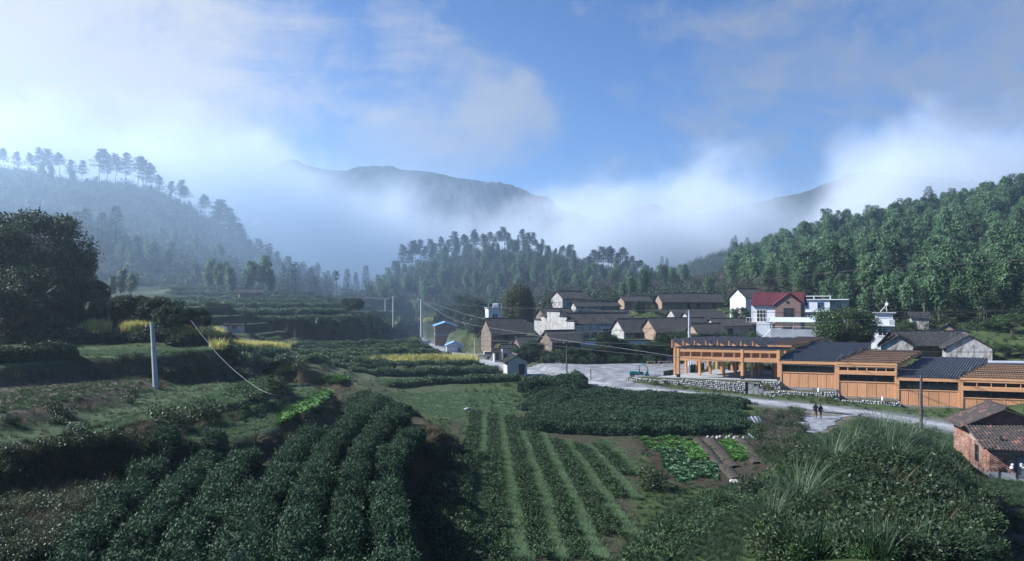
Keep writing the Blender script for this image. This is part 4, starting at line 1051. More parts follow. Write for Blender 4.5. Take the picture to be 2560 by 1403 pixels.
# brick house in the lower right corner
bh = empty('brick_house', G(2472, 1192, -1.05), R(-16), 'old red brick house with two moss-dark tiled roofs in the lower right corner', 'brick house')
br_m = bpy.data.materials.new('red brick'); br_m.use_nodes = True
n, l = br_m.node_tree.nodes, br_m.node_tree.links
pb = n['Principled BSDF']; pb.inputs['Roughness'].default_value = .92; pb.inputs['Specular IOR Level'].default_value = .15
tcb = n.new('ShaderNodeTexCoord'); nb = n.new('ShaderNodeTexNoise'); nb.inputs['Scale'].default_value = 1.4; nb.inputs['Detail'].default_value = 8; l.new(tcb.outputs['Object'], nb.inputs[0])
rp = n.new('ShaderNodeValToRGB'); rp.color_ramp.elements[0].position = .35; rp.color_ramp.elements[0].color = (.21, .098, .075, 1); rp.color_ramp.elements[1].position = .7; rp.color_ramp.elements[1].color = (.36, .23, .19, 1)
oi = n.new('ShaderNodeAttribute'); oi.attribute_name = 'rnd'
hs = n.new('ShaderNodeHueSaturation'); mrb = n.new('ShaderNodeMapRange'); mrb.inputs['To Min'].default_value = .6; mrb.inputs['To Max'].default_value = 1.25
l.new(oi.outputs['Fac'], mrb.inputs[0]); l.new(mrb.outputs[0], hs.inputs['Value']); l.new(nb.outputs[0], rp.inputs[0]); l.new(rp.outputs[0], hs.inputs['Color']); l.new(hs.outputs[0], pb.inputs['Base Color'])
def brick_face(origin, ax, L, z0, zfun, holes=(), nm='bricks'):
    """courses of single bricks, proud of the mortar"""
    V, Fs, rn = [], [], []
    o = Vector(origin); ax = Vector(ax).normalized(); nrm = Vector((ax.y, -ax.x, 0))
    ch, bl = .085, .25; r = 0; z = z0
    while True:
        any_ = False; s = -(.125 if r % 2 else 0)
        while s < L:
            a, b = max(s + .006, 0), min(s + bl - .006, L); zt = z + ch - .012
            mid = (a + b) / 2
            if b - a > .03 and zt <= zfun(mid) and not any(h[0] < b and h[1] > a and h[2] < zt and h[3] > z for h in holes):
                any_ = True; e = random.uniform(.006, .02)
                base = len(V)
                for (aa, zz) in ((a, z), (b, z), (b, zt), (a, zt)):
                    q = o + ax * aa; V.append((q.x, q.y, zz))
                for (aa, zz) in ((a, z), (b, z), (b, zt), (a, zt)):
                    q = o + ax * aa + nrm * e; V.append((q.x, q.y, zz))
                Fs += [(base + 4, base + 5, base + 6, base + 7), (base, base + 1, base + 5, base + 4), (base + 1, base + 2, base + 6, base + 5), (base + 2, base + 3, base + 7, base + 6), (base + 3, base, base + 4, base + 7)]
                rn += [random.random()] * 8
            s += bl
        z += ch; r += 1
        if z > 6 or (not any_ and r > 60): break
    ob = link(nm, np_mesh(nm, V, np.array(Fs), [br_m], rnd=rn), bh); ob['kind'] = 'stuff'
    return ob
mort = mat('pale mortar', (.20, .17, .15), .95, (.26, .22, .2), 2, .3)
# front wing: lean gable facing right-front; rear wing taller with ridge along x
FW, FD, FH = 5.6, 4.2, 2.35
MB().prism([(0, -1), (FD, -1), (FD, FH + .5), (0, FH)], 'x', 0, FW).build('front_wall', mort, bh)
front = brick_face((0, 0, 0), (1, 0, 0), FW, .42, lambda s: FH - .02, holes=[(1.75, 3.0, -1, 1.75), (.95, 1.1, 1.9, 2.05), (1.6, 1.75, 1.9, 2.05)])
west = brick_face((0, FD + 3.4, 0), (0, -1, 0), FD + 3.4, .3, lambda s: (FH if s > 3.4 else 3.4) - .02 + (0), holes=[(4.9, 5.7, .7, 2.1)])
MB().box(-.002, FW, -.03, -.002, -1, .40).build('plinth', mat('grey plinth', (.3, .31, .32), .9, (.38, .38, .38), 2), bh)
w_ = MB().box(-.06, -.004, 1.95, 2.02, .7, 2.1).box(-.06, -.004, 2.63, 2.7, .7, 2.1).box(-.06, -.004, 2.02, 2.63, 2.03, 2.1).box(-.06, -.004, 2.02, 2.63, .7, .77).box(-.05, -.004, 2.02, 2.63, 1.35, 1.4).build('window', wood_d, bh)
MB().box(-.03, -.003, 2.02, 2.63, .77, 2.03).build('pane', glass_d, w_)
d_ = MB().box(1.78, 1.86, -.07, -.003, 0, 1.75).box(2.9, 2.98, -.07, -.003, 0, 1.75).box(1.86, 2.9, -.07, -.003, 1.67, 1.75).build('door', wood_d, bh)
MB().box(1.87, 2.37, -.035, -.003, 0, 1.66).box(2.39, 2.89, -.035, -.003, 0, 1.66).build('leaf', mat('grey door boards', (.12, .13, .15), .8, (.17, .18, .2), 3), d_)
MB().box(-.002, FW + .6, FD + .02, FD + 3.4, -1, 3.4).build('rear_wall', mort, bh)
MB().prism([(0, 3.35), (FW + .6, 3.35), ((FW + .6) * .42, 4.75)], 'y', FD + .02, FD + 3.4).build('rear_gable', br_m, bh)
old_t = mat('mossy red tiles', (.040, .036, .036), .9, (.20, .095, .075), 1.5, .5, 12, detail=12, dist=1.0, lo=.54, hi=.72)
def tiled_slope(pa, pb, pc, pd, rows, cols, nm='roof_slope', prt=None):
    """single curved tiles laid row over row; pa,pb eave, pc,pd ridge"""
    pa, pb, pc, pd = map(Vector, (pa, pb, pc, pd))
    o = MB().hexa([pa, pb, pc, pd] + [q + Vector((0, 0, .05)) for q in (pa, pb, pc, pd)]).build(nm, wood_d, bh)
    mb = MB()
    def S(u, v): return (pa * (1 - u) + pb * u) * (1 - v) + (pd * (1 - u) + pc * u) * v
    for r in range(rows):
        for c in range(cols):
            u0, u1 = c / cols, (c + .86) / cols; v0, v1 = r / rows, min(1, (r + 1.25) / rows)
            j = random.uniform(-.012, .02); sk = random.uniform(-.004, .004)
            lo, hi = Vector((0, 0, .07 + j)), Vector((0, 0, .135 + j))
            if random.random() < .02: continue
            a, b, m0 = S(u0 + sk, v0) + lo, S(u1 + sk, v0) + lo, S((u0 + u1) / 2 + sk, v0) + hi
            d2, c2, m1 = S(u0, v1) + lo * .75, S(u1, v1) + lo * .75, S((u0 + u1) / 2, v1) + hi * .8
            mb.add([a, m0, b, c2, m1, d2], [(0, 1, 4, 5), (1, 2, 3, 4), (0, 2, 1)])
    t_ = mb.build('tiles', old_t, o, kind='stuff')
    return o
tiled_slope((-.55, -.55, FH - .12), (FW + .6, -.55, FH - .12), (FW + .6, FD + .3, FH + 1.15), (-.35, FD + .3, FH + 1.15), 18, 26)
rx = (FW + .6) * .42
tiled_slope((-.75, FD + 3.7, 3.15), (-.75, FD - .5, 3.15), (rx, FD - .5, 4.85), (rx, FD + 3.7, 4.85), 13, 17)
tiled_slope((FW + 1.2, FD - .5, 3.15), (FW + 1.2, FD + 3.7, 3.15), (rx, FD + 3.7, 4.85), (rx, FD - .5, 4.85), 15, 17)
mb = MB()
for k in range(18): mb.box(rx - .13, rx + .13, FD - .6 + k * .25, FD - .6 + k * .25 + .22, 4.9, 5.06 + random.uniform(-.02, .03))
mb.build('ridge_tiles', old_t, bh)
MB().box(1.05, 1.25, .9, 1.1, FH + .35, FH + .75).build('roof_stub', old_t, bh)
bag_m = mat('white plastic', (.65, .67, .72), .5)
for i, (x, z, lab) in enumerate([(2.3, 1.05, 'white plastic bags hung on the brick house door'), (1.6, .95, 'white rag hung on the wall beside the brick house door')]):
    mb_ = MB()
    for k in range(5 - 2 * i):
        c_ = Vector((x + random.uniform(-.2, .2), -.1, z + random.uniform(-.15, .15))); s_ = random.uniform(.08, .13)
        mb_.add([tuple(c_ + Vector(q) * s_ * Vector((1, 1, 1)).length * random.uniform(.5, .75)) for q in ICO_V], [tuple(f) for f in ICO_F])
    o = mb_.build('plastic_bag', bag_m); o.matrix_world = bh.matrix_basis.copy(); tag(o, lab, 'bag')
MB().cyl((.65, -.05, 0), (.66, -.05, .75), .03, n=6).build('pipe', metal_d, bh)
MB().box(.85, 1.0, -.08, -.02, .55, .8).build('meter_box', metal_d, bh)

# ------------------------------------------------------------------ poles
pole_c = mat('concrete pole', (.30, .31, .31), .9, (.38, .385, .385), 3, .2, 20)
pole_d = mat('dark wooden pole', (.045, .042, .042), .9, (.075, .07, .068), 5, .3)
por_m = mat('porcelain', (.5, .5, .52), .3)
def pole(px, y0, y1, Y, r, m, label, lean=0.0, arm=True):
    b = W(px, y1, Y); h = (y1 - y0) / F * Y
    th = empty('utility_pole', b, 0, label, 'utility pole', 'utility poles')
    MB().cyl((0, 0, -.8), (lean, 0, h), r * 1.25, r * .85, 12).build('shaft', m, th, smooth=False)
    if arm:
        MB().box(-.55 + lean, .55 + lean, -.05, .05, h - .45, h - .37).build('crossarm', metal_d, th)
        for x in (-.45, .45): MB().cyl((x + lean, 0, h - .37), (x + lean, 0, h - .22), .05, n=8).build('insulator', por_m, th)
    return th, b + Vector((lean, 0, h))
POLE = {}
for k, a in {
    'L1': (390, 806, 948, 50, .16, pole_c, 'tall concrete pole leaning slightly on the seedling terrace', -.3),
    'L2': (272, 772, 836, 74, .11, pole_c, 'thin concrete pole below the leafy tree row', 0, False),
    'L3': (243, 775, 806, 84, .10, pole_c, 'short pole half hidden by the leafy tree row', 0, False),
    'C1': (963, 746, 782, 215, .18, pole_c, 'farthest thin pole on the hazy terraces'),
    'C2': (983, 740, 812, 190, .2, pole_c, 'tall slim pole among the yellow rape flowers', 0),
    'C3': (1054, 748, 836, 188, .3, pole_c, 'thick concrete pole by the bend of the far road', -.1),
    'R1': (1187, 845, 909, 142, .11, pole_c, 'thin pole standing in front of the white pickup'),
    'R2': (1417, 852, 968, 101, .10, pole_d, 'dark slim pole between tea hedge and square', 0),
    'R3': (2303, 938, 1066, 71, .14, pole_d, 'dark utility pole in front of the timber market', 0, False),
}.items():
    POLE[k] = pole(*a)[1]
t, POLE['H'] = pole(1722, 776, 912, 118, .12, mat('galvanised pole', (.5, .53, .58), .5, metal=.2), 'pale twin-legged pole behind the market hall', 0)
MB().cyl((.5, .3, -.8), (.12, .05, 9.3), .12, .09, 10).build('second_leg', MATS['galvanised pole'], t)
tag(MB().cyl((0, 0, -.4), (0, 0, 1.35), .07, n=10).cyl((0, 0, 1.35), (0, 0, 1.42), .09, n=10).build('bollard', pole_d, loc=W(1477, 946, 101.5)), 'short dark post at the edge of the road beside the square', 'post')

# ------------------------------------------------------------------ cables
cab_l = mat('grey cable', (.12, .125, .13), .6)
cab_d = mat('black cable', (.018, .018, .02), .5)
def cable(label, pts, r, m, cat='cable'):
    """pts: photo pixel and depth along the hanging cable"""
    P_ = [W(*q) for q in pts]
    Pn = np.array([q[:] for q in P_]); n_ = len(Pn)
    t = np.arange(n_); tt = np.linspace(0, n_ - 1, 10 * (n_ - 1) + 1)
    out = []
    for s in tt:                                   # Catmull-Rom
        i = min(int(s), n_ - 2); f = s - i
        p0, p1, p2, p3 = Pn[max(i - 1, 0)], Pn[i], Pn[i + 1], Pn[min(i + 2, n_ - 1)]
        out.append(.5 * ((2 * p1) + (p2 - p0) * f + (2 * p0 - 5 * p1 + 4 * p2 - p3) * f * f + (3 * p1 - p0 - 3 * p2 + p3) * f ** 3))
    o = MB().tube([tuple(q - out[0]) for q in out], r, 5).build('power_cable', m)
    o.location = out[0]
    return tag(o, label, cat, 'overhead cables')
cable('slack cable dipping low over the left green terraces', [(478, 802, 60), (505, 838, 54), (550, 892, 46), (610, 946, 41), (670, 983, 38), (740, 993, 39), (800, 990, 42), (870, 974, 48), (1000, 920, 72), (1110, 875, 112), (1187, 848, 142)], .013, cab_l)
cable('thin cable running level above the dark tea rows', [(478, 805, 70), (540, 828, 72), (660, 850, 80), (800, 862, 100), (1000, 866, 118), (1187, 866, 132), (1290, 866, 138)], .03, cab_l)
cable('thin cable sagging over the yellow rape strip', [(478, 803, 66), (505, 824, 66), (565, 860, 67), (640, 882, 70), (700, 876, 80), (780, 862, 98), (902, 833, 150)], .02, cab_l)
cable('cable dropping from the far thick pole to the square', [(1054, 752, 188), (1090, 775, 175), (1150, 805, 160), (1290, 830, 140), (1417, 852, 112), (1560, 872, 104), (1700, 893, 98)], .035, cab_l)
cable('main cable rising from the roadside pole across the village to the bamboo', [(1187, 848, 142), (1260, 836, 135), (1400, 833, 125), (1520, 828, 116), (1660, 819, 110), (1800, 816, 100), (2000, 808, 90), (2200, 797, 84), (2440, 782, 78), (2700, 765, 74)], .035, cab_d)
cable('straight cable at roof height across the whole village', [(1054, 757, 188), (1200, 766, 160), (1370, 773, 135), (1500, 776, 122), (1700, 778, 105), (2000, 781, 92), (2430, 778, 80), (2700, 772, 75)], .04, cab_d)
cable('long cable slanting down from the stepped walls across the market roofs', [(1187, 850, 142), (1300, 856, 130), (1400, 866, 118), (1550, 882, 104), (1690, 893, 92), (1900, 908, 80), (2100, 917, 72), (2303, 925, 66), (2560, 932, 60), (2700, 934, 58)], .035, cab_d)
cable('second long cable crossing below the market roof line', [(1187, 852, 142), (1350, 850, 120), (1500, 856, 105), (1650, 864, 92), (1850, 872, 80), (2100, 877, 72), (2350, 880, 66), (2700, 880, 60)], .028, cab_d)
cable('thick upper cable climbing in front of the bamboo hill', [(1380, 757, 150), (1500, 748, 135), (1660, 730, 118), (1830, 710, 100), (2060, 683, 85), (2300, 668, 72), (2560, 650, 62), (2800, 632, 56)], .045, cab_d)
cable('thin topmost cable with spacers in front of the bamboo hill', [(1830, 702, 100), (2000, 690, 88), (2200, 667, 78), (2400, 645, 70), (2560, 629, 62), (2800, 604, 56)], .022, cab_d)
cable('pale telephone line between the far terrace poles', [(800, 742, 260), (900, 744, 235), (963, 747, 215), (983, 742, 190), (1010, 755, 190), (1054, 750, 188)], .045, cab_l)
cable('pale drop line from the far thick pole into the bushes', [(1054, 750, 188), (1090, 762, 186), (1130, 775, 182), (1180, 790, 176), (1225, 800, 170)], .04, cab_l)

# ------------------------------------------------------------------ vehicles
teal = mat('teal paint', (.025, .20, .22), .45, (.03, .26, .28), 2)
rubber = mat('rubber', (.015, .015, .016), .9)
rim_m = mat('wheel rim', (.35, .36, .38), .4, metal=.5)
def wheel(th, x, y, z, r, w=.12):
    o = MB().cyl((x, y - w / 2, z), (x, y + w / 2, z), r, n=18).build('wheel', rubber, th)
    MB().cyl((x, y - w / 2 - .012, z), (x, y - w / 2 - .002, z), r * .55, n=14).build('rim', rim_m, o)
    return o
tr = empty('cargo_tricycle', W(1573, 938, 100.5), R(-4), 'teal cargo tricycle with curved canopy parked on the gravel square', 'tricycle')
tr.location.z = 1.45
MB().box(0, 1.45, -.5, .5, .50, .56).box(0, 1.45, -.5, -.46, .57, .86).box(0, 1.45, .46, .5, .57, .86).box(0, .04, -.46, .46, .57, .86).box(1.41, 1.45, -.46, .46, .57, .95).build('cargo_bed', teal, tr)
for k in range(5): MB().box(.1 + k * .3, .14 + k * .3, -.52, -.505, .52, .86).build('bed_rib', teal, tr)
MB().bar((0.1, 0, .42), (2.6, 0, .36), .1, .08).build('chassis', metal_d, tr)
MB().box(1.6, 2.1, -.3, .3, .4, .72).build('seat_base', teal, tr)
MB().box(1.62, 2.08, -.28, .28, .725, .82).prism([(1.52, .82), (1.62, .82), (1.56, 1.25), (1.48, 1.25)], 'y', -.26, .26).build('seat', rubber, tr)
MB().prism([(2.35, .35), (2.7, .35), (2.86, .62), (2.72, 1.0), (2.55, 1.02)], 'y', -.24, .24).build('front_fairing', teal, tr)
MB().box(1.95, 2.5, -.34, .34, .34, .38).build('foot_board', teal, tr)
arc = [(1.5, .0, 1.83)] + [(1.95 + .85 * math.sin(a), 0, 1.0 + .92 * math.cos(a)) for a in np.linspace(0, 1.75, 9)]
for s in (-.4, .4): MB().tube([(x, s, z) for x, _, z in arc], .025, 6).bar((1.5, s, .56), (1.5, s, 1.83), .04).build('canopy_frame', metal_d, tr)
MB().prism([(1.42, 1.84), (1.95, 1.95), (2.4, 1.86), (2.4, 1.9), (1.95, 1.99), (1.42, 1.88)], 'y', -.46, .46).build('canopy', teal, tr)
MB().prism([(2.42, 1.82), (2.72, 1.45), (2.8, 1.02), (2.82, 1.02), (2.74, 1.46), (2.44, 1.84)], 'y', -.38, .38).build('windscreen', mat('tinted screen', (.05, .08, .09), .1, spec=.6), tr)
MB().bar((2.6, 0, .95), (2.35, 0, 1.2), .05).bar((2.35, -.3, 1.22), (2.35, .3, 1.22), .04).build('handlebar', metal_d, tr)
MB().cyl((2.78, 0, .8), (2.86, 0, .8), .09, n=10).build('headlight', rim_m, tr)
wheel(tr, .45, -.48, .27, .27); wheel(tr, .45, .48, .27, .27); wheel(tr, 2.72, 0, .27, .27, .1)
MB().prism([(2.4, .45), (2.45, .55), (2.72, .62), (2.98, .5), (2.98, .46), (2.72, .57), (2.47, .5)], 'y', -.08, .08).build('mudguard', teal, tr)

carw = mat('dirty white paint', (.50, .48, .45), .45, (.38, .36, .33), 1.5)
tk = empty('pickup_truck', G(1189, 897, .2), R(6), 'small dirty white crew-cab pickup truck parked on the far road', 'pickup truck')
MB().prism([(0, .55), (1.75, .55), (1.75, .98), (0, .98)], 'y', -.72, .72).build('cargo_bed', carw, tk)
MB().prism([(1.78, .42), (3.85, .42), (3.9, .75), (3.55, 1.0), (3.3, 1.62), (1.95, 1.66), (1.78, 1.0)], 'y', -.7, .7).build('cab', carw, tk, bevel=.05)
for y in (-.705, .695):
    MB().prism([(1.98, 1.06), (2.5, 1.06), (2.5, 1.52), (2.05, 1.52)], 'y', y, y + .012).build('side_window', glass_d, tk)
    MB().prism([(2.58, 1.06), (3.4, 1.06), (3.2, 1.52), (2.58, 1.52)], 'y', y, y + .012).build('side_window', glass_d, tk)
MB().prism([(3.56, 1.02), (3.6, 1.02), (3.36, 1.58), (3.32, 1.58)], 'y', -.62, .62).build('windscreen', glass_d, tk)
for x in (.75, 3.2):
    for y in (-.66, .66): wheel(tk, x, y, .3, .3, .18)
MB().box(3.88, 3.98, -.7, .7, .38, .55).build('bumper', metal_d, tk)
for y in (-.5, .5): MB().box(3.86, 3.93, y - .12, y + .12, .62, .74).build('headlight', rim_m, tk)
MB().box(.05, 1.7, -.74, -.725, 1.0, 1.04).box(.05, .09, -.74, -.725, .6, 1.0).box(1.0, 1.04, -.74, -.725, .6, 1.0).build('bed_rail', metal_d, tk)
for k, x in enumerate((1.6, 2.25, 2.9)):
    pass
# trestles at the far edge of the square
tw = mat('raw timber', (.26, .20, .14), .85, (.34, .27, .2), 3)
for i, (px, w_, lab) in enumerate([(1617, 1.5, 'low timber trestle at the far edge of the square, nearest the bushes'), (1645, 1.3, 'low timber trestle in the middle at the far edge of the square'), (1664, 1.2, 'low timber trestle nearest the hall pillars at the edge of the square')]):
    q = W(px, 909, 119); t_ = empty('trestle', (q.x, q.y, 1.46), R(5), lab, 'trestle', 'timber trestles')
    MB().box(0, w_, -.15, .15, .72, .8).build('top', tw, t_)
    for x in (.12, w_ - .12):
        for s in (-1, 1): MB().bar((x, s * .1, .72), (x, s * .32, 0), .06).build('leg', tw, t_)
    MB().bar((.12, 0, .15), (w_ - .12, 0, .6), .05).build('brace', tw, t_)
    MB().bar((.12, 0.06, .6), (w_ - .12, 0.06, .15), .05).build('brace', tw, t_)
# ------------------------------------------------------------------ people
def person(label, loc, rz, h, jacket, trousers, arms='down', stride=.10):
    """one continuous skinned figure, seen from behind"""
    k = h / 1.75
    J = {'hip': (0, 0, .95), 'waist': (0, .0, 1.1), 'chest': (0, .01, 1.35), 'neck': (0, .0, 1.50), 'head': (0, -.02, 1.62), 'crown': (0, -.01, 1.72),
         'hl': (-.10, 0, .90), 'kl': (-.12, -stride, .50), 'al': (-.13, -stride * .6, .09), 'tl': (-.14, -stride * .6 - .14, .04),
         'hr': (.10, 0, .90), 'kr': (.12, stride * .3, .50), 'ar': (.13, stride, .09), 'tr': (.14, stride - .14, .04),
         'sl': (-.19, .01, 1.40), 'el': (-.26, .05, 1.13), 'wl': (-.22, -.08 if arms == 'down' else .12, .90), 'pl': (-.21, -.11 if arms == 'down' else .14, .82),
         'sr': (.19, .01, 1.40), 'er': (.26, .05, 1.13), 'wr': (.22, -.10 if arms == 'down' else .12, .91), 'pr': (.20, -.13 if arms == 'down' else .14, .83)}
    Rd = {'hip': .15, 'waist': .15, 'chest': .17, 'neck': .06, 'head': .10, 'crown': .085, 'hl': .10, 'kl': .065, 'al': .05, 'tl': .04, 'hr': .10, 'kr': .065, 'ar': .05, 'tr': .04,
          'sl': .075, 'el': .055, 'wl': .04, 'pl': .035, 'sr': .075, 'er': .055, 'wr': .04, 'pr': .035}
    E = [('hip', 'waist'), ('waist', 'chest'), ('chest', 'neck'), ('neck', 'head'), ('head', 'crown'), ('hip', 'hl'), ('hl', 'kl'), ('kl', 'al'), ('al', 'tl'), ('hip', 'hr'), ('hr', 'kr'), ('kr', 'ar'), ('ar', 'tr'),
         ('chest', 'sl'), ('sl', 'el'), ('el', 'wl'), ('wl', 'pl'), ('chest', 'sr'), ('sr', 'er'), ('er', 'wr'), ('wr', 'pr')]
    names = list(J); me = bpy.data.meshes.new('person')
    me.from_pydata([tuple(c * k for c in J[q]) for q in names], [(names.index(a), names.index(b)) for a, b in E], [])
    o = link('person', me, None, loc); o.rotation_euler = (0, 0, rz)
    m = o.modifiers.new('skin', 'SKIN'); m.use_smooth_shade = True
    for i, q in enumerate(names):
        sv = me.skin_vertices[0].data[i]; sv.radius = (Rd[q] * k, Rd[q] * k * (.72 if q in ('chest', 'waist', 'hip') else 1)); sv.use_root = (q == 'hip')
    o.modifiers.new('sub', 'SUBSURF').levels = 1
    dg = bpy.context.evaluated_depsgraph_get(); me2 = bpy.data.meshes.new_from_object(o.evaluated_get(dg))
    o.modifiers.clear(); o.data = me2
    skin = mat('skin', (.30, .19, .14), .6)
    me2.materials.clear()
    for mm_ in (trousers, jacket, skin, mat('black hair', (.012, .011, .011), .6), mat('dark shoes', (.015, .014, .014), .6)): me2.materials.append(mm_)
    for pl in me2.polygons:
        c = pl.center / k
        hand = abs(c.x) > .15 and c.z < .89
        pl.material_index = 4 if c.z < .11 else (2 if hand else (0 if c.z < .93 else (1 if c.z < 1.5 else (3 if (c.z > 1.66 or c.y > -.01) else 2))))
        pl.use_smooth = True
    tag(o, label, 'person')
    hair = MB(); hair.add([tuple(Vector(q) * .107 * k + Vector((0, .012 * k, 1.665 * k))) for q in ICO2_V if True], [tuple(f) for f in ICO2_F])
    hair.build('hair', MATS['black hair'], o, smooth=True)
    return o
jk = mat('black jacket', (.012, .012, .014), .8, (.02, .02, .024), 6)
jk2 = mat('navy jacket', (.018, .021, .032), .8, (.028, .03, .042), 6)
ts = mat('dark trousers', (.022, .022, .026), .85)
a1 = G(2039, 1047, -.6); a2 = G(2051, 1049, -.6)
person('person in a long black coat standing nearer the tea field', (a1.x, a1.y, -.57), R(175), 1.80, jk, ts, 'back')
person('person in a dark navy jacket standing nearer the road', (a2.x, a2.y, -.57), R(188), 1.74, jk2, ts, 'back', .06)
a3 = G(1128, 893, .02)
person('lone person in dark clothes walking along the far road', (a3.x, a3.y, .03), R(120), 1.7, jk, ts, 'down', .2)
# ------------------------------------------------------------------ small things
lp = empty('laundry_line', W(552, 842, 95), R(10), 'clothes line with a white sheet and red clothes below the terraces', 'laundry')
lz = h1(lp.location.x, lp.location.y); lp.location.z = lz; lp.scale = (.65, .65, .65)
for x in (0, 4.2): MB().cyl((x, 0, -.3), (x, 0, 1.7), .04, n=6).build('prop', tw, lp)
MB().tube([(0, 0, 1.6), (1, 0, 1.54), (2.1, 0, 1.5), (3.2, 0, 1.54), (4.2, 0, 1.6)], .012, 5).build('line', cab_l, lp)
for x, w_, hh, c in [(.3, 1.0, .9, (.62, .70, .8)), (1.8, .4, .6, (.5, .5, .55)), (2.4, .4, .6, (.4, .05, .06)), (2.95, .4, .55, (.45, .06, .06)), (3.5, .4, .6, (.5, .5, .52))]:
    mb = MB(); n_ = 6
    for k in range(n_): mb.hexa([(x + w_ * k / n_, .03 * math.sin(k), 1.5 - hh), (x + w_ * (k + 1) / n_, .03 * math.sin(k + 1), 1.5 - hh), (x + w_ * (k + 1) / n_, .03 * math.sin(k + 1) + .01, 1.5 - hh), (x + w_ * k / n_, .03 * math.sin(k) + .01, 1.5 - hh),
                                 (x + w_ * k / n_, 0, 1.5), (x + w_ * (k + 1) / n_, 0, 1.5), (x + w_ * (k + 1) / n_, .012, 1.5), (x + w_ * k / n_, .012, 1.5)])
    mb.build('cloth', mat('cloth %.2f %.2f' % (c[0], c[1]), c, .9), lp)
for i, (px, py, lab) in enumerate([(1888, 1058, 'grey metal sheet lying in the shrubs below the path'), (1882, 1105, 'grey metal sheet propped at the corner of the soil beds')]):
    q = ground_px(px, py + 6); o = MB()
    o.hexa([(-.7, -.45, 0), (.7, -.45, .05), (.75, .5, .5), (-.65, .5, .45), (-.7, -.45, .03), (.7, -.45, .08), (.75, .5, .53), (-.65, .5, .48)])
    ob = o.build('metal_sheet', mat('old sheet metal', (.16, .19, .24), .45, (.28, .31, .36), 2, metal=.3)); ob.location = q + Vector((0, 0, .25)); ob.rotation_euler = (.25, 0, .3 + i)
    for k in (-.25, .2): MB().hexa([(k - .03, -.45, .09), (k + .03, -.45, .09), (k + .03, .5, .54), (k - .03, .5, .54), (k - .03, -.45, .13), (k + .03, -.45, .13), (k + .03, .5, .58), (k - .03, .5, .58)]).build('batten', rail_m, ob)
    tag(ob, lab, 'metal sheet', 'metal sheets in the shrubs')
# ------------------------------------------------------------------ plants
tea_l = leafmat('tea leaf', (.013, .035, .018), (.038, .080, .040), .62, .2, .2, .15)
tea_d = leafmat('dark tea leaf', (.013, .035, .018), (.038, .078, .040), .62, .15, .2, .2)
broad_l = leafmat('evergreen leaf', (.014, .034, .015), (.036, .066, .028), .6, .2, .2, .2)
camph_l = leafmat('camphor leaf', (.016, .040, .012), (.042, .080, .022), .45, .25, .4, .15)
bamb_l = leafmat('bamboo leaf', (.032, .080, .038), (.112, .188, .092), .5, .30, .3, .34)
pine_l = leafmat('pine needle', (.012, .026, .014), (.028, .048, .024), .6, .1, .25, .2)
shrub_l = leafmat('shrub leaf', (.016, .034, .014), (.042, .068, .026), .5, .25, .35, .3)
dry_l = leafmat('dry grass', (.070, .058, .034), (.130, .105, .062), .8, .2, .2, .25)
grass_l = leafmat('grass blade', (.018, .042, .019), (.042, .080, .038), .55, .3, .3, .25)
bright_l = leafmat('young green leaf', (.050, .130, .034), (.100, .205, .056), .65, .35, .15, .2)
field_l = leafmat('field grass', (.068, .120, .060), (.112, .180, .092), .6, .3, .2, .2)
rape_l = leafmat('rape blossom', (.38, .365, .11), (.50, .48, .20), .7, .3, .2, .15)
cyp_l = leafmat('cypress spray', (.034, .046, .014), (.075, .085, .028), .65, .15, .25, .15)
bare_l = leafmat('bare twigs', (.060, .052, .045), (.105, .092, .080), .85, .0, .15, .2)
bark_m = mat('bark', (.045, .036, .028), .95, (.085, .07, .055), 6, .5)
culm_m = mat('bamboo culm', (.09, .105, .055), .6, (.15, .16, .09), 2)

def unit(n_, r=rng):
    v = r.normal(size=(n_, 3)); return v / np.linalg.norm(v, axis=1, keepdims=True)
def nz(v): return v / np.maximum(np.linalg.norm(v, axis=1, keepdims=True), 1e-6)
def leaves(P, D_, N_, L, Wd, fold=.0):
    """diamond leaves: base, side, tip, side"""
    n_ = len(P); L = np.broadcast_to(L, n_)[:, None]; Wd = np.broadcast_to(Wd, n_)[:, None]
    D_ = nz(D_); S = nz(np.cross(D_, N_)); U = np.cross(S, D_)
    m = P + D_ * L * .45 + U * L * fold
    V = np.stack([P, m + S * Wd * .5, P + D_ * L, m - S * Wd * .5], 1).reshape(-1, 3)
    Fq = np.arange(n_ * 4).reshape(-1, 4)
    return V, Fq
class Leafy:
    """gathers leaf batches and woody tubes into meshes"""
    def __init__(self): self.V, self.F, self.r, self.n = [], [], [], 0
    def add(self, P, D_, N_, L, Wd, fold=.08):
        V, Fq = leaves(np.asarray(P), np.asarray(D_), np.asarray(N_), L, Wd, fold)
        self.F.append(Fq + self.n); self.V.append(V); self.r.append(np.repeat(rng.random(len(P)), 4)); self.n += len(V)
    def blob(self, c, rad, n_, L, Wd, up=.35, shell=.25, droop=0.0, half=False):
        u = unit(n_)
        if half: u[:, 2] = np.abs(u[:, 2])
        rr = 1 - shell * rng.random(n_) ** 1.5
        rad = np.broadcast_to(np.asarray(rad, float), 3)
        P = np.asarray(c) + u * rad * rr[:, None]
        N_ = nz(u + .7 * unit(n_) + np.array([0, 0, up])); D_ = nz(.9 * unit(n_) + .5 * u + np.array([0, 0, -droop]))
        self.add(P, D_, N_, L * rng.uniform(.7, 1.25, n_), Wd * rng.uniform(.7, 1.25, n_))
    def mesh(self, name, m): return np_mesh(name, np.concatenate(self.V), np.concatenate(self.F), [m], False, rnd=np.concatenate(self.r))

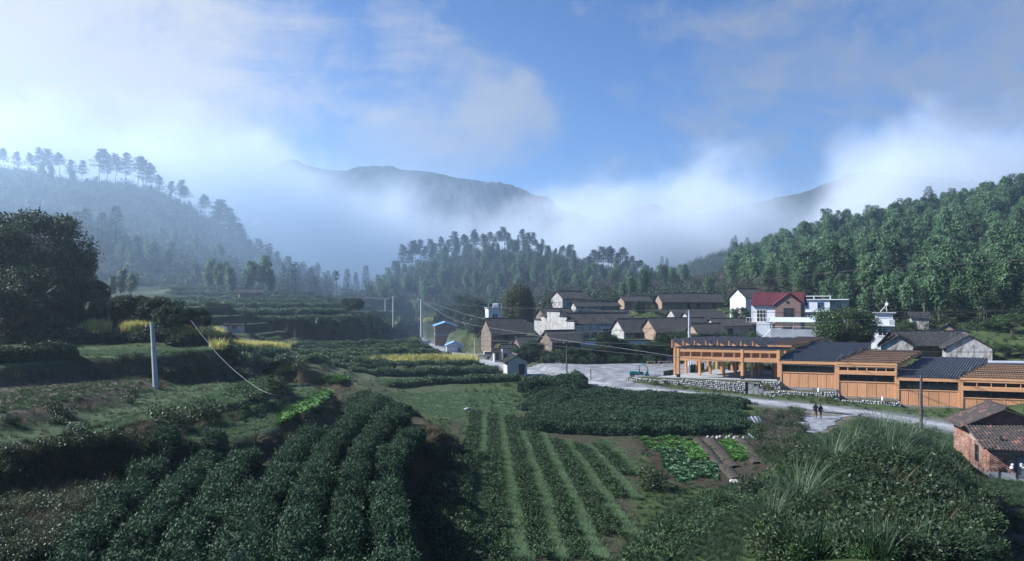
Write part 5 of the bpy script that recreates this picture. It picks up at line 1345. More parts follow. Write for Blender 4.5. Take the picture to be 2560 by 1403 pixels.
def shrub_mesh(nm, m, lobes=7, n_=900, L=.14, Wd=.07, r=1.0, h=1.0, dome=True):
    lf = Leafy()
    for k in range(lobes):
        a = rng.uniform(0, 6.28); q = rng.uniform(0, .62) ** .7 * r; rr = r * rng.uniform(.32, .52)
        lf.blob((q * math.cos(a), q * math.sin(a), h * rng.uniform(.25, .72)), (rr, rr, rr * h / r * .95), n_ // lobes, L, Wd, shell=.45)
    return lf.mesh(nm, m)
def grass_mesh(nm, m, n_=60, h=.6, w=.02, spread=.25, lean=.5, seg=2, tip=None):
    """arching blades"""
    V, Fq, rn = [], [], []
    for k in range(n_):
        a = rng.uniform(0, 6.28); q = spread * math.sqrt(rng.random()); b = np.array([q * math.cos(a), q * math.sin(a), 0])
        da = a + rng.normal(0, .7); d_ = np.array([math.cos(da), math.sin(da), 0]); s = np.array([-d_[1], d_[0], 0])
        hh = h * rng.uniform(.55, 1.1); le = lean * rng.uniform(.2, 1.0) * hh
        base = len(V)
        for i in range(seg + 1):
            t = i / seg; wd = w * (1 - t * .9)
            p_ = b + d_ * le * t * t + np.array([0, 0, hh * (t - .28 * (le / max(hh, .01)) * t * t)])
            V += [p_ - s * wd, p_ + s * wd]
        for i in range(seg): Fq.append((base + 2 * i, base + 2 * i + 1, base + 2 * i + 3, base + 2 * i + 2))
        rn += [rng.random()] * (2 * seg + 2)
    return np_mesh(nm, V, np.array(Fq), [m], False, rnd=rn)
def cabbage_mesh(nm, m, r=.28):
    lf = Leafy()
    for ring, (n_, el, L) in enumerate([(7, .25, 1.0), (6, .7, .85), (5, 1.15, .6)]):
        a = np.arange(n_) * 6.283 / n_ + ring * .4 + rng.normal(0, .15, n_)
        D_ = np.stack([np.cos(a) * math.cos(el), np.sin(a) * math.cos(el), np.full(n_, math.sin(el))], 1)
        N_ = np.stack([-np.cos(a) * math.sin(el), -np.sin(a) * math.sin(el), np.full(n_, math.cos(el))], 1)
        lf.add(np.zeros((n_, 3)) + D_ * .03, D_, N_, r * L, r * .75 * L, .12)
    return lf.mesh(nm, m)
def branch_tube(mb, p0, d_, L, r0, r1, bend=.15, seg=4, n=6):
    pts = [Vector(p0)]; d_ = Vector(d_).normalized()
    for i in range(seg):
        d_ = (d_ + Vector((random.gauss(0, bend), random.gauss(0, bend), random.gauss(0, bend * .6)))).normalized()
        pts.append(pts[-1] + d_ * L / seg)
    mb.tube(pts, [r0 + (r1 - r0) * i / seg for i in range(seg + 1)], n)
    return pts
def broad_tree(nm, h, cr, ch, lobes, nleaf, L, Wd, m, trunk_h, tr=.22, flat=.75, seed=1):
    """returns trunk mesh and crown mesh; crown centre at trunk_h + ch/2"""
    random.seed(seed)
    mb = MB(); pts = branch_tube(mb, (0, 0, -.5), (0, 0, 1), trunk_h + .8, tr, tr * .7, .06, 4, 8)
    lf = Leafy(); cz = trunk_h + (h - trunk_h) * .48
    for k in range(lobes):
        a = rng.uniform(0, 6.28); el = rng.uniform(-.55, 1.0); q = rng.uniform(.42, .90)
        c_ = np.array([cr * q * math.cos(a) * math.cos(el * .8), cr * q * math.sin(a) * math.cos(el * .8), cz + (h - trunk_h) * .42 * math.sin(el)])
        rr = cr * rng.uniform(.18, .36)
        branch_tube(mb, pts[-1], Vector(c_) - pts[-1], (Vector(c_) - pts[-1]).length, tr * .38, tr * .08, .1, 3, 5)
        lf.blob(c_, (rr, rr, rr * flat), nleaf // lobes, L, Wd, shell=.6)
    return mb.mesh(nm + '_trunk', [bark_m]), lf.mesh(nm + '_crown', m)
def bamboo_mesh(nm, seed, h=10.5, culms=7):
    random.seed(seed)
    mb = MB(); lf = Leafy(); DA = random.uniform(0, 6.28)
    for k in range(culms):
        a = random.uniform(0, 6.28); q = random.uniform(.1, .9); b = Vector((q * math.cos(a), q * math.sin(a), -.4))
        da = DA + random.gauss(0, .7); lean = random.uniform(.5, 2.6); hh = h * random.uniform(.7, 1.1)
        pts = []
        for i in range(7):
            t = i / 6; pts.append(b + Vector((math.cos(da) * lean * t ** 2.2 * 1.1, math.sin(da) * lean * t ** 2.2 * 1.1, hh * (t - .10 * t ** 5))))
        mb.tube(pts, [.055 - .042 * i / 6 for i in range(7)], 4, False)
        P_ = np.array([p_[:] for p_ in pts]); n_ = 280
        t = 1 - .56 * rng.random(n_) ** 1.2
        f = t * 6; i0 = np.minimum(f.astype(int), 5); fr = (f - i0)[:, None]
        c_ = P_[i0] * (1 - fr) + P_[i0 + 1] * fr
        an = rng.uniform(0, 6.28, n_); rr = 1.55 * np.sin(np.clip((1 - t) / .56, 0.06, 1) * 2.4 + .2) * rng.uniform(.25, 1, n_)
        off = np.stack([np.cos(an) * rr, np.sin(an) * rr, -.25 * rr + rng.normal(0, .22, n_)], 1)
        D_ = nz(off * np.array([1, 1, .3]) + np.array([0, 0, -.55]) + .45 * unit(n_)); N_ = nz(off * .7 + np.array([0, 0, 1.0]) + .5 * unit(n_))
        lf.add(c_ + off, D_, N_, rng.uniform(.45, .9, n_), rng.uniform(.18, .34, n_))
    V1 = np.array(mb.v); F1 = np.array(mb.f)
    V2 = np.concatenate(lf.V); F2 = np.concatenate(lf.F) + len(V1)
    return np_mesh(nm, np.vstack([V1, V2]), np.vstack([F1, F2]), [culm_m, bamb_l], False, rnd=np.r_[np.full(len(V1), .5), np.concatenate(lf.r)], mat_idx=np.r_[np.zeros(len(F1)), np.ones(len(F2))])
def pine_meshes(nm, seed, h=14.0, bare=.5, cr=2.6):
    random.seed(seed)
    mb = MB(); lf = Leafy()
    pts = [Vector((0, 0, -.5))]; x = y = 0
    for i in range(1, 8):
        x += random.gauss(0, .16); y += random.gauss(0, .16); pts.append(Vector((x, y, h * i / 7)))
    mb.tube(pts, [.17 - .14 * i / 7 for i in range(8)], 6)
    for k in range(30):
        t = bare + (1 - bare) * (k / 29) ** .9 * random.uniform(.93, 1.0); f = t * 7; i0 = min(int(f), 6); c0 = pts[i0].lerp(pts[i0 + 1], f - i0)
        a = k * 2.4 + random.gauss(0, .4); ln = cr * (1.05 - .75 * ((t - bare) / (1 - bare)) ** 1.3) * random.uniform(.5, 1.05)
        e = c0 + Vector((math.cos(a) * ln, math.sin(a) * ln, random.uniform(-.1, .35) * ln))
        mb.tube([c0, c0.lerp(e, .5) + Vector((0, 0, -.1)), e], [.05, .035, .015], 4)
        for s in (.55, 1.0):
            c_ = c0.lerp(e, s); rr = .30 * ln * (1.2 - .3 * s) + .28
            lf.blob(c_[:], (rr, rr, rr * .62), 52, .42, .12, up=.2, shell=.9, droop=-.5)
    lf.blob((pts[-1].x, pts[-1].y, h), (.5, .5, .6), 40, .34, .1, shell=.9, droop=-.6)
    return mb.mesh(nm + '_trunk', [bark_m]), lf.mesh(nm + '_crown', pine_l)
def fir_meshes(nm, seed, h=10.0, cr=1.9, m=None):
    random.seed(seed)
    mb = MB().cyl((0, 0, -.4), (0, 0, h), .14, .03, 6); lf = Leafy()
    for k in range(26):
        t = .12 + .86 * k / 25; r_ = cr * (1 - t) ** .8 * random.uniform(.75, 1.15) + .12; z = h * t
        n_ = int(26 + 60 * (1 - t)); a = rng.uniform(0, 6.28, n_); q = rng.uniform(.25, 1, n_) * r_
        P_ = np.stack([q * np.cos(a), q * np.sin(a), z - q * .25 + rng.normal(0, .08, n_)], 1)
        D_ = nz(np.stack([np.cos(a), np.sin(a), np.full(n_, -.25)], 1) + .35 * unit(n_)); N_ = nz(np.array([0, 0, 1.]) + .5 * unit(n_))
        lf.add(P_, D_, N_, rng.uniform(.3, .55, n_), rng.uniform(.12, .2, n_))
    return mb.mesh(nm + '_trunk', [bark_m]), lf.mesh(nm + '_crown', m or pine_l)
def tree_thing(name, meshes, loc, rz, s, label, group, cat='tree', sz=None):
    th = empty(name, loc, rz, label, cat, group); th.scale = (s, s, sz or s)
    link('trunk', meshes[0], th); link('crown', meshes[1], th)
    return th
def copy_thing(th, loc, rz, s, label, group=None, sz=None):
    c = th.copy(); C.objects.link(c); c.location = loc; c.rotation_euler = (0, 0, rz); c.scale = (s, s, sz or s); c['label'] = label
    if group: c['group'] = group
    for ch in th.children:
        k = ch.copy(); C.objects.link(k); k.parent = c
    return c
# scattered instances of one plant over many points
def scatter(name, src, pts, scl, label, cat, yaw=None, tilt=.12):
    pts = np.asarray(pts, np.float32); n_ = len(pts)
    me = bpy.data.meshes.new(name); me.vertices.add(n_); me.vertices.foreach_set('co', pts.ravel())
    rot = np.stack([rng.normal(0, tilt, n_), rng.normal(0, tilt, n_), rng.uniform(0, 6.28, n_) if yaw is None else np.broadcast_to(yaw, n_)], 1).astype(np.float32)
    a = me.attributes.new('rot', 'FLOAT_VECTOR', 'POINT'); a.data.foreach_set('vector', rot.ravel())
    scl = np.broadcast_to(np.asarray(scl, np.float32), n_)
    a = me.attributes.new('scl', 'FLOAT', 'POINT'); a.data.foreach_set('value', np.ascontiguousarray(scl))
    o = link(name, me)
    g = bpy.data.node_groups.new('plants', 'GeometryNodeTree')
    g.interface.new_socket('Geometry', in_out='INPUT', socket_type='NodeSocketGeometry'); g.interface.new_socket('Geometry', in_out='OUTPUT', socket_type='NodeSocketGeometry')
    gi, go = g.nodes.new('NodeGroupInput'), g.nodes.new('NodeGroupOutput')
    ip = g.nodes.new('GeometryNodeInstanceOnPoints'); ob = g.nodes.new('GeometryNodeObjectInfo'); ob.inputs['Object'].default_value = src; ob.transform_space = 'ORIGINAL'
    ra = g.nodes.new('GeometryNodeInputNamedAttribute'); ra.data_type = 'FLOAT_VECTOR'; ra.inputs['Name'].default_value = 'rot'
    sa = g.nodes.new('GeometryNodeInputNamedAttribute'); sa.data_type = 'FLOAT'; sa.inputs['Name'].default_value = 'scl'
    g.links.new(gi.outputs[0], ip.inputs['Points']); g.links.new(ob.outputs['Geometry'], ip.inputs['Instance'])
    g.links.new(ra.outputs['Attribute'], ip.inputs['Rotation']); g.links.new(sa.outputs['Attribute'], ip.inputs['Scale'])
    g.links.new(ip.outputs[0], go.inputs[0])
    md = o.modifiers.new('plants', 'NODES'); md.node_group = g
    return tag(o, label, cat, kind='stuff')
def px_poly_points(poly, n_, y0=12.0, y1=420):
    """random ground points that show inside a photo polygon"""
    P_ = np.array(poly, float); lo, hi = P_.min(0), P_.max(0); out = []
    while len(out) < n_:
        q = rng.uniform(lo, hi, (n_ * 2, 2)); q = q[in_poly(q[:, 0], q[:, 1], poly)]
        for a, b in q:
            out.append(ground_px(a, b, y0, y1)[:])
            if len(out) >= n_: break
    return np.array(out)
def world_poly_points(poly, n_):
    P_ = np.array(poly, float); lo, hi = P_.min(0), P_.max(0); out = np.zeros((0, 2))
    while len(out) < n_:
        q = rng.uniform(lo, hi, (n_ * 2, 2)); out = np.vstack([out, q[in_poly(q[:, 0], q[:, 1], poly)]])
    out = out[:n_]
    return np.column_stack([out, H(out[:, 0], out[:, 1])])

# ---- tea hedges
def smooth_path(P, step=.4):
    P = np.array(P, float); d_ = np.r_[0, np.cumsum(np.linalg.norm(np.diff(P, axis=0), axis=1))]
    t = np.arange(0, d_[-1], step); q = np.stack([np.interp(t, d_, P[:, k]) for k in (0, 1)], 1)
    for _ in range(12):
        if len(q) > 3: q[1:-1] = (q[:-2] + q[2:] + 2 * q[1:-1]) / 4
    return q
def hedge(P, w, h, L, dens, m, label, group='tea hedges', name='tea_hedge', ragged=.32):
    """rounded clipped row: dark leafy body and leaf faces all over it"""
    q = smooth_path(P, max(.4, w * .3))
    n_ = len(q)
    if n_ < 4: return None
    t = np.gradient(q, axis=0); t /= np.linalg.norm(t, axis=1, keepdims=True); s = np.stack([t[:, 1], -t[:, 0]], 1)
    zc = H(q[:, 0], q[:, 1]); sd = rng.integers(0, 9999)
    wv = w * (1 + ragged * vnoise(np.arange(n_) * .45, np.full(n_, 3.3), sd)); hv = h * (1 + ragged * vnoise(np.arange(n_) * .5, np.full(n_, 8.1), sd + 1))
    taper = np.clip(np.minimum(np.arange(n_), n_ - 1 - np.arange(n_)) / 2.0 + .45, 0, 1); wv *= taper; hv *= taper
    lv = Leafy()
    len_ = n_ * max(.4, w * .3); N = int(len_ * (w * .9 + h * 1.5) * dens)
    f = rng.uniform(0, n_ - 1.001, N); i = f.astype(int); fr = (f - i)[:, None]
    def ip(a): return a[i] * (1 - fr[:, 0]) + a[i + 1] * fr[:, 0] if a.ndim == 1 else a[i] * (1 - fr) + a[i + 1] * fr
    th = rng.uniform(0.0, math.pi, N); ct, st_ = np.cos(th), np.sin(th)
    sx = np.sign(ct) * np.abs(ct) ** .6; sz_ = np.abs(st_) ** .8
    c_ = ip(q); sv = ip(s); W_ = ip(wv) * .5; H_ = ip(hv); zz = ip(zc)
    lump = 1 + .20 * vnoise(f * .8, th * 1.6, sd + 5) + .10 * vnoise(f * 2.3, th * 3, sd + 6)
    rr = (1 - .16 * rng.random(N) ** 2 + (rng.random(N) < .14) * rng.uniform(.04, .26, N)) * lump
    P3 = np.column_stack([c_ + sv * (W_ * sx * rr)[:, None], zz + .05 + H_ * sz_ * rr])
    out = nz(np.column_stack([sv * ct[:, None], st_ + .15]))
    N_ = nz(out + .55 * unit(N)); D_ = nz(.8 * unit(N) + .45 * out + np.array([0, 0, .25]))
    lv.add(P3, D_, N_, L * rng.uniform(.7, 1.2, N), L * .46 * rng.uniform(.8, 1.2, N))
    # body
    K = 9; ang = np.linspace(0, math.pi, K)
    bx = np.sign(np.cos(ang)) * np.abs(np.cos(ang)) ** .6 * .86; bz = np.sin(ang) ** .8 * .86
    org = np.array([q[0, 0], q[0, 1], zc[0]])
    BV = np.zeros((n_, K, 3))
    BV[..., :2] = q[:, None] + s[:, None] * (wv[:, None] * .5 * bx)[..., None]; BV[..., 2] = zc[:, None] - .1 + (hv[:, None] * bz)
    ii_ = np.arange(n_ * K).reshape(n_, K)
    BF = np.stack([ii_[:-1, :-1], ii_[1:, :-1], ii_[1:, 1:], ii_[:-1, 1:]], -1).reshape(-1, 4)
    V = np.vstack([BV.reshape(-1, 3), np.concatenate(lv.V)]) - org
    Fq = np.vstack([BF, np.concatenate(lv.F) + n_ * K])
    o = link(name, np_mesh(name, V, Fq, [m], False, rnd=np.r_[np.full(n_ * K, .0), np.concatenate(lv.r)]), None, org)
    return tag(o, label, 'tea hedge' if name == 'tea_hedge' else 'hedge', group)
ORD = ['first', 'second', 'third', 'fourth', 'fifth', 'sixth', 'seventh', 'eighth', 'ninth', 'tenth', 'eleventh', 'twelfth', 'thirteenth', 'fourteenth', 'fifteenth', 'sixteenth', 'seventeenth', 'eighteenth', 'nineteenth', 'twentieth']
def gp(pts, y0=12.0): return [ground_px(a, b, y0).xy[:] for a, b in pts]
def tp(pts, i, up=0.0): return onplane(pts, TERR[i][1] + up, TERR[i][2])
def ordinal(k):
    if k <= 20: return ORD[k - 1]
    tens = {2: 'twenty', 3: 'thirty', 4: 'forty', 5: 'fifty'}[k // 10]
    return {2: 'twentieth', 3: 'thirtieth', 4: 'fortieth', 5: 'fiftieth'}[k // 10] if k % 10 == 0 else tens + '-' + ORD[k % 10 - 1]
# near terrace rows
near_rows = [
    [(985, 1440), (975, 1300), (958, 1215), (965, 1150), (1000, 1100), (1050, 1068)],
    [(850, 1440), (862, 1300), (880, 1200), (905, 1120), (960, 1062), (1010, 1035)],
    [(730, 1440), (752, 1300), (790, 1200), (815, 1125), (870, 1065), (930, 1020), (950, 1000)],
    [(600, 1440), (612, 1340), (620, 1270), (650, 1215)],
    [(690, 1225), (705, 1175), (740, 1120), (790, 1080)],
    [(430, 1440), (470, 1340), (545, 1240), (590, 1170), (625, 1125)],
    [(290, 1440), (350, 1330), (430, 1230), (500, 1165), (545, 1128)],
    [(160, 1440), (235, 1330), (310, 1240), (370, 1180), (430, 1135)],
]
for i, r_ in enumerate(near_rows):
    hedge(tp(r_, 0, .75), 1.08 if i != 3 else 1.4, .95, .105, 760, tea_l, ['glossy tea hedge row nearest the dry grass dyke', 'second glossy tea hedge row from the dry grass dyke', 'third tea hedge row from the dry grass dyke, reaching far up the terrace',
          'short broad tea hedge at the bottom edge left of the long rows', 'short tea hedge wedged between the long rows and the green field', 'tea hedge row of the lower left block, nearest the bare gap', 'middle tea hedge row of the lower left block', 'leftmost tea hedge row of the lower left block'][i], 'tea hedges on the near terrace')
fan = [[(900, 985), (960, 1010), (1020, 1030)], [(880, 1000), (930, 1020), (990, 1048)], [(868, 1020), (900, 1035), (950, 1060)]]
for i, r_ in enumerate(fan): hedge(tp(r_, 0, .5), 1.4, .7, .17, 330, tea_l, '%s short tea hedge at the far tip of the near terrace' % ORD[i], 'tea hedges at the terrace tip')
# tea field beside the road
A0, A1, B0, B1 = np.array(G(1270, 1078, .1).xy), np.array(G(1890, 1080, .0).xy), np.array(G(1330, 968, .6).xy), np.array(G(1885, 1006, .2).xy)
NR = 15
for i in range(NR):
    t_ = i / (NR - 1)
    p0 = A0 * (1 - t_) + B0 * t_; p1 = A1 * (1 - t_) + B1 * t_
    mid = (p0 + p1) / 2 + np.array([0, -1.4 + 1.8 * math.sin(i * .7)])
    p1c = p1 + np.array([rng.uniform(-2.2, .3), 0])
    hedge([p0 + np.array([rng.uniform(-.5, 1.5), 0]), p0 * .6 + mid * .4, mid, mid * .45 + p1c * .55, p1c], 1.5, .58 + .22 * (i == 0), .2, 190, tea_d, '%s row of dark tea hedge, counted from the soil beds towards the road' % ORD[i].capitalize() if i else 'frontmost thick row of dark tea hedge facing the soil beds', 'tea hedges beside the road')
hedge(gp([(1335, 962), (1400, 962), (1480, 966)]), 2.6, 1.5, .28, 120, tea_d, 'tall dark hedge at the road edge beside the slim dark pole', 'tea hedges beside the road')
hedge(gp([(1310, 985), (1335, 972), (1400, 974), (1470, 984)]), 2.2, 1.2, .28, 120, tea_d, 'dark hedge curving round the western corner of the roadside tea field', 'tea hedges beside the road')
haz = leafmat('terrace tea leaf', (.036, .078, .040), (.090, .150, .076), .5, .42, .35, .2)
# strips on the valley floor between terraces and road
mids = [
    ([(968, 968), (1080, 960), (1200, 955), (1305, 952)], 1.7, .9, 'long dark hedge strip right below the field hut'),
    ([(935, 932), (1050, 929), (1160, 928), (1248, 927)], 2.2, .9, 'green tea strip running up to the field hut'),
    ([(872, 936), (920, 930), (990, 926)], 2.4, .9, 'pale tea strip at the west end of the hut row'),
    ([(860, 920), (960, 917), (1080, 915), (1190, 914)], 2.0, 1.0, 'dark hedge strip just below the yellow rape strip'),
    ([(730, 897), (860, 896), (1000, 895), (1115, 893)], 2.2, 1.0, 'dark tea strip just above the yellow rape strip'),
    ([(720, 889), (840, 887), (980, 886), (1095, 884)], 2.2, 1.0, 'second dark tea strip above the yellow rape strip'),
    ([(610, 884), (720, 880), (860, 878), (1085, 876)], 2.2, 1.0, 'third dark tea strip above the yellow rape strip'),
    ([(740, 871), (880, 869), (1050, 867)], 2.2, 1.0, 'fourth dark tea strip above the yellow rape strip'),
    ([(560, 888), (640, 888), (720, 893)], 2.0, 1.0, 'dark hedge below the small yellow rape strip on the left'),
    ([(640, 905), (700, 908), (760, 912)], 1.6, .9, 'low hedge between the bright vegetable patches'),
    ([(770, 902), (850, 905), (930, 908)], 1.6, .9, 'low hedge left of the yellow rape strip'),
    ([(825, 838), (930, 834), (1045, 832)], 2.6, 1.1, 'pale tea strip leading to the bend of the far road'),
]
for P_, w_, h_, lab in [mids[k] for k in (0, 8, 9, 10, 11)]: hedge(gp(P_), w_, h_ * .85, .30, 90, haz, lab, 'tea strips on the valley floor')
# rows on the west terraces
hedge(gp([(-60, 912), (60, 903), (150, 897), (205, 894)]), 1.4, .95, .2, 220, tea_l, 'tea hedge along the edge of the light green terrace, far left', 'tea hedges on the west terraces')
hedge(gp([(60, 864), (180, 860), (300, 858), (425, 857)]), 1.9, 1.0, .24, 170, tea_l, 'long tea hedge above the light green terrace', 'tea hedges on the west terraces')
hedge(gp([(425, 866), (480, 864), (525, 862)]), 1.4, .8, .24, 150, tea_l, 'short tea hedge left of the clothes line', 'tea hedges on the west terraces')
# contour rows on the hazy slope
cols = np.arange(400, 1046, 9)
found = {}
for cpx in cols:
    kx = (cpx - CX) / F
    Yv = np.arange(92, 296, .5); zz = H(kx * Yv, Yv); st_ = np.gradient(zz, Yv)
    edge = (st_[:-1] > .55) & (st_[1:] <= .55)
    for e in np.where(edge)[0]:
        zt = zz[min(e + 3, len(zz) - 1)]; lev = round(zt / (.9 if zt < 5.5 else 1.7))
        found.setdefault((lev, zt >= 5.5), []).append((cpx, kx * (Yv[e] + 1.2), Yv[e] + 1.2))
runs = []
for k, v in found.items():
    v.sort(); cur = [v[0]]
    for q in v[1:]:
        if q[0] - cur[-1][0] <= 19 and abs(q[2] - cur[-1][2]) < 7: cur.append(q)
        elif q[0] > cur[-1][0]:
            if len(cur) >= 6: runs.append(cur)
            cur = [q]
    if len(cur) >= 6: runs.append(cur)
runs.sort(key=lambda r_: r_[0][2])
runs = [r_ for r_ in runs if not (120 < np.mean([q[2] for q in r_]) < 216 and np.mean([q[0] for q in r_]) < 965)]
for i, r_ in enumerate(runs[:40]):
    hedge([(a, b) for _, a, b in r_], 2.1, .9, .38, 60, haz, '%s row of tea up the hazy terraced slope, counted from the valley floor' % ordinal(i + 1), 'tea rows on the hazy slope')

for i, e_ in enumerate(MEDGE):
    low = i < 7
    for j, dy in enumerate((1.0,) if low else (1.0, 4.2, 7.6)):
        if i == 6: continue
        lab = ('dark tea strip edging the %s low valley terrace, counted from the meadow' % ORD[i]) if low else '%s tea hedge row on the %s high terrace, counted upwards' % (('front', 'second', 'rear')[j], ORD[i - 7])
        hedge([(x, y + dy) for x, y in (e_ if low else e_[:-1])], 2.0 if low else 1.9, .45 if i in (1, 2) else .8, .28 if low else .34, 95 if low else 70, haz, lab, 'tea strips on the valley floor' if low else 'tea rows on the high terraces')
# ---- small plants that also serve the scattered ground cover
def src(name, me, loc, label, cat, s=1.0):
    o = link(name, me, None, loc); o.scale = (s, s, s); return tag(o, label, cat)
def gpt(px, py, dz=0.0): q = ground_px(px, py); return (q.x, q.y, q.z + dz)
S_shrub = src('shrub', shrub_mesh('shrub', shrub_l), gpt(700, 950), 'rounded weedy shrub on the bank between the bright vegetable patches', 'shrub', 1.3)
S_shrub2 = src('shrub', shrub_mesh('shrub', broad_l, 9, 1000, .15, .07, 1.0, .9), gpt(1060, 1150), 'dark glossy shrub on the bank below the dry grass dyke', 'shrub', 1.2)
S_leafy = src('leafy_bush', shrub_mesh('leafy_bush', leafmat('lush leaf', (.014, .040, .012), (.040, .095, .024), .42, .3, .4, .3), 8, 1100, .17, .06, .8, .7), gpt(2200, 1330), 'lush bush with lance-shaped leaves at the bottom right', 'bush', 1.0)
S_grass = src('grass_tuft', grass_mesh('grass_tuft', grass_l, 46, .5, .014, .22, .7), gpt(1700, 1340), 'green grass tuft beside the curved furrows', 'grass tuft')
S_dry = src('dry_grass_tuft', grass_mesh('dry_grass_tuft', dry_l, 60, .6, .011, .28, 1.0), gpt(1010, 1250), 'dry straw-coloured grass tuft on the dyke', 'grass tuft')
S_field = src('field_grass_tuft', grass_mesh('field_grass_tuft', field_l, 40, .24, .012, .25, .6), gpt(1270, 1180), 'fresh green grass tuft in a strip of the striped field', 'grass tuft')
S_seed = src('tea_seedling', shrub_mesh('tea_seedling', leafmat('seedling leaf', (.016, .038, .016), (.040, .078, .032), .6, .2, .2, .2), 3, 60, .13, .05, .22, .34), gpt(1235, 1230), 'young tea plant in a dark row of the striped field', 'seedling')
S_cab = src('cabbage', cabbage_mesh('cabbage', bright_l), gpt(1735, 1125), 'bright green leafy cabbage in the vegetable bed', 'cabbage')
S_cabd = src('cabbage', cabbage_mesh('cabbage', leafmat('cabbage leaf', (.030, .085, .035), (.070, .150, .070), .5, .25, .4, .25), .32), gpt(1660, 1125), 'bluish green leafy cabbage beside the brighter bed', 'cabbage')
S_rape = src('rape_plant', grass_mesh('rape_plant', rape_l, 34, .85, .035, .5, .35), gpt(1040, 909), 'yellow flowering rape plant in the long strip', 'rape plant')
S_weed = src('small_weed', shrub_mesh('small_weed', leafmat('weed leaf', (.032, .066, .028), (.066, .115, .050), .6, .3, .2, .3), 3, 46, .12, .06, .24, .18), gpt(300, 1060), 'small green weed on the left terrace', 'weed')

# striped field
strips = [[(1166, 1058), (1163, 1085)], [(1210, 1043), (1206, 1129), (1197, 1223), (1190, 1348), (1188, 1403)], [(1251, 1050), (1266, 1151), (1287, 1294), (1298, 1403)], [(1298, 1054), (1330, 1158), (1370, 1276), (1400, 1403)],
          [(1348, 1072), (1402, 1187), (1445, 1276), (1498, 1403)], [(1413, 1104), (1459, 1165), (1510, 1240), (1585, 1345)], [(1470, 1115), (1545, 1198), (1592, 1250)], [(1506, 1101), (1563, 1151), (1600, 1190)]]
def polyl(pts, n_):
    P_ = np.array(gp(pts)); d_ = np.r_[0, np.cumsum(np.linalg.norm(np.diff(P_, axis=0), axis=1))]; t = rng.uniform(0, d_[-1], n_)
    return np.stack([np.interp(t, d_, P_[:, k]) for k in (0, 1)], 1), d_[-1]
gpts, spts = [], []
lines = []
for s_ in strips:
    P_ = np.array(gp(s_)); L_ = np.linalg.norm(np.diff(P_, axis=0), axis=1).sum()
    q, _ = polyl(s_, int(L_ * 60)); q = q + np.stack([rng.normal(0, .17, len(q)), rng.normal(0, .05, len(q))], 1); gpts.append(q)
    lines.append(P_)
for a in range(1, len(lines)):
    pa, pb = lines[a - 1] if a > 1 else lines[1] - np.array([1.9, 0]), lines[a]
    n_ = 40
    ra = np.stack([np.interp(np.linspace(0, 1, n_), np.linspace(0, 1, len(pa)), pa[:, k]) for k in (0, 1)], 1); rb = np.stack([np.interp(np.linspace(0, 1, n_), np.linspace(0, 1, len(pb)), pb[:, k]) for k in (0, 1)], 1)
    ys_ = np.linspace(max(pa[:, 1].min(), pb[:, 1].min()), min(pa[:, 1].max(), pb[:, 1].max()) + (3 if a < 5 else 0), 400)
    xa = np.interp(ys_, pa[np.argsort(pa[:, 1]), 1], np.sort(pa[:, 0]) if False else pa[np.argsort(pa[:, 1]), 0]); xb = np.interp(ys_, pb[np.argsort(pb[:, 1]), 1], pb[np.argsort(pb[:, 1]), 0])
    for f_ in (.34, .66):
        Ls = ys_[-1] - ys_[0]; k = max(int(Ls / .25), 2); yy = np.linspace(ys_[0], ys_[-1], k) + rng.normal(0, .06, k)
        xx = np.interp(yy, ys_, xa + (xb - xa) * f_) + rng.normal(0, .09, k)
        spts.append(np.stack([xx, yy], 1)[rng.random(k) > .06])
gq = np.vstack(gpts); sq = np.vstack(spts)
scatter('grass', S_field, np.column_stack([gq, H(gq[:, 0], gq[:, 1])]), rng.uniform(.6, 1.15, len(gq)), 'bright green grass strips between the dark rows of the striped field', 'grass')
scatter('tea_seedlings', S_seed, np.column_stack([sq, H(sq[:, 0], sq[:, 1])]), rng.uniform(.7, 1.5, len(sq)), 'dark rows of young tea plants in the striped field', 'seedlings')
fw = world_poly_points(FIELD, 5200); scatter('field_stubble', S_field, fw, rng.uniform(.2, .5, len(fw)), 'thin green stubble over the soil of the striped field', 'grass')
# grass over lawns, terraces and dykes
lw = world_poly_points(LAWN, 2600); scatter('lawn_grass', S_field, lw, rng.uniform(.5, 1.0, len(lw)), 'short pale green grass on the open meadow below the hut', 'grass')
w1 = np.vstack([px_poly_points([(480, 1110), (640, 1075), (760, 1040), (830, 990), (800, 975), (690, 1000), (560, 1040), (440, 1090)], 1500), px_poly_points([(240, 1085), (400, 1045), (600, 1008), (700, 970), (690, 945), (600, 965), (480, 1000), (330, 1040)], 1700)])
scatter('terrace_grass', S_field, w1, rng.uniform(.4, .95, len(w1)), 'patchy green grass on the two curved left terraces', 'grass')
w2 = np.vstack([px_poly_points([(0, 1035), (180, 1005), (430, 942), (560, 925), (500, 918), (300, 945), (0, 985)], 700), px_poly_points([(120, 1100), (330, 1050), (600, 1000), (500, 1000), (200, 1075)], 350)])
scatter('weeds', S_weed, w2, rng.uniform(.3, .8, len(w2)), 'small weeds and seedlings dotting the tilled left terrace', 'weeds')
w3 = px_poly_points([(40, 890), (300, 890), (520, 878), (540, 872), (300, 876), (60, 884)], 900)
scatter('ledge_grass', S_field, w3, rng.uniform(.6, 1.3, len(w3)), 'light green grass on the long terrace ledge', 'grass')
w4 = px_poly_points([(575, 975), (640, 948), (700, 940), (715, 955), (690, 978), (620, 1000), (560, 995)], 700)
scatter('clover', S_weed, w4, rng.uniform(.9, 1.6, len(w4)), 'vivid green clover patch at the tip of the left terrace', 'clover')
w5 = px_poly_points([(690, 1065), (760, 1035), (815, 1000), (835, 985), (815, 978), (760, 1005), (700, 1045)], 150)
scatter('leafy_row', S_cab, w5, rng.uniform(1.2, 2.2, len(w5)), 'curved row of big bright green leaves on the left terrace', 'vegetables')
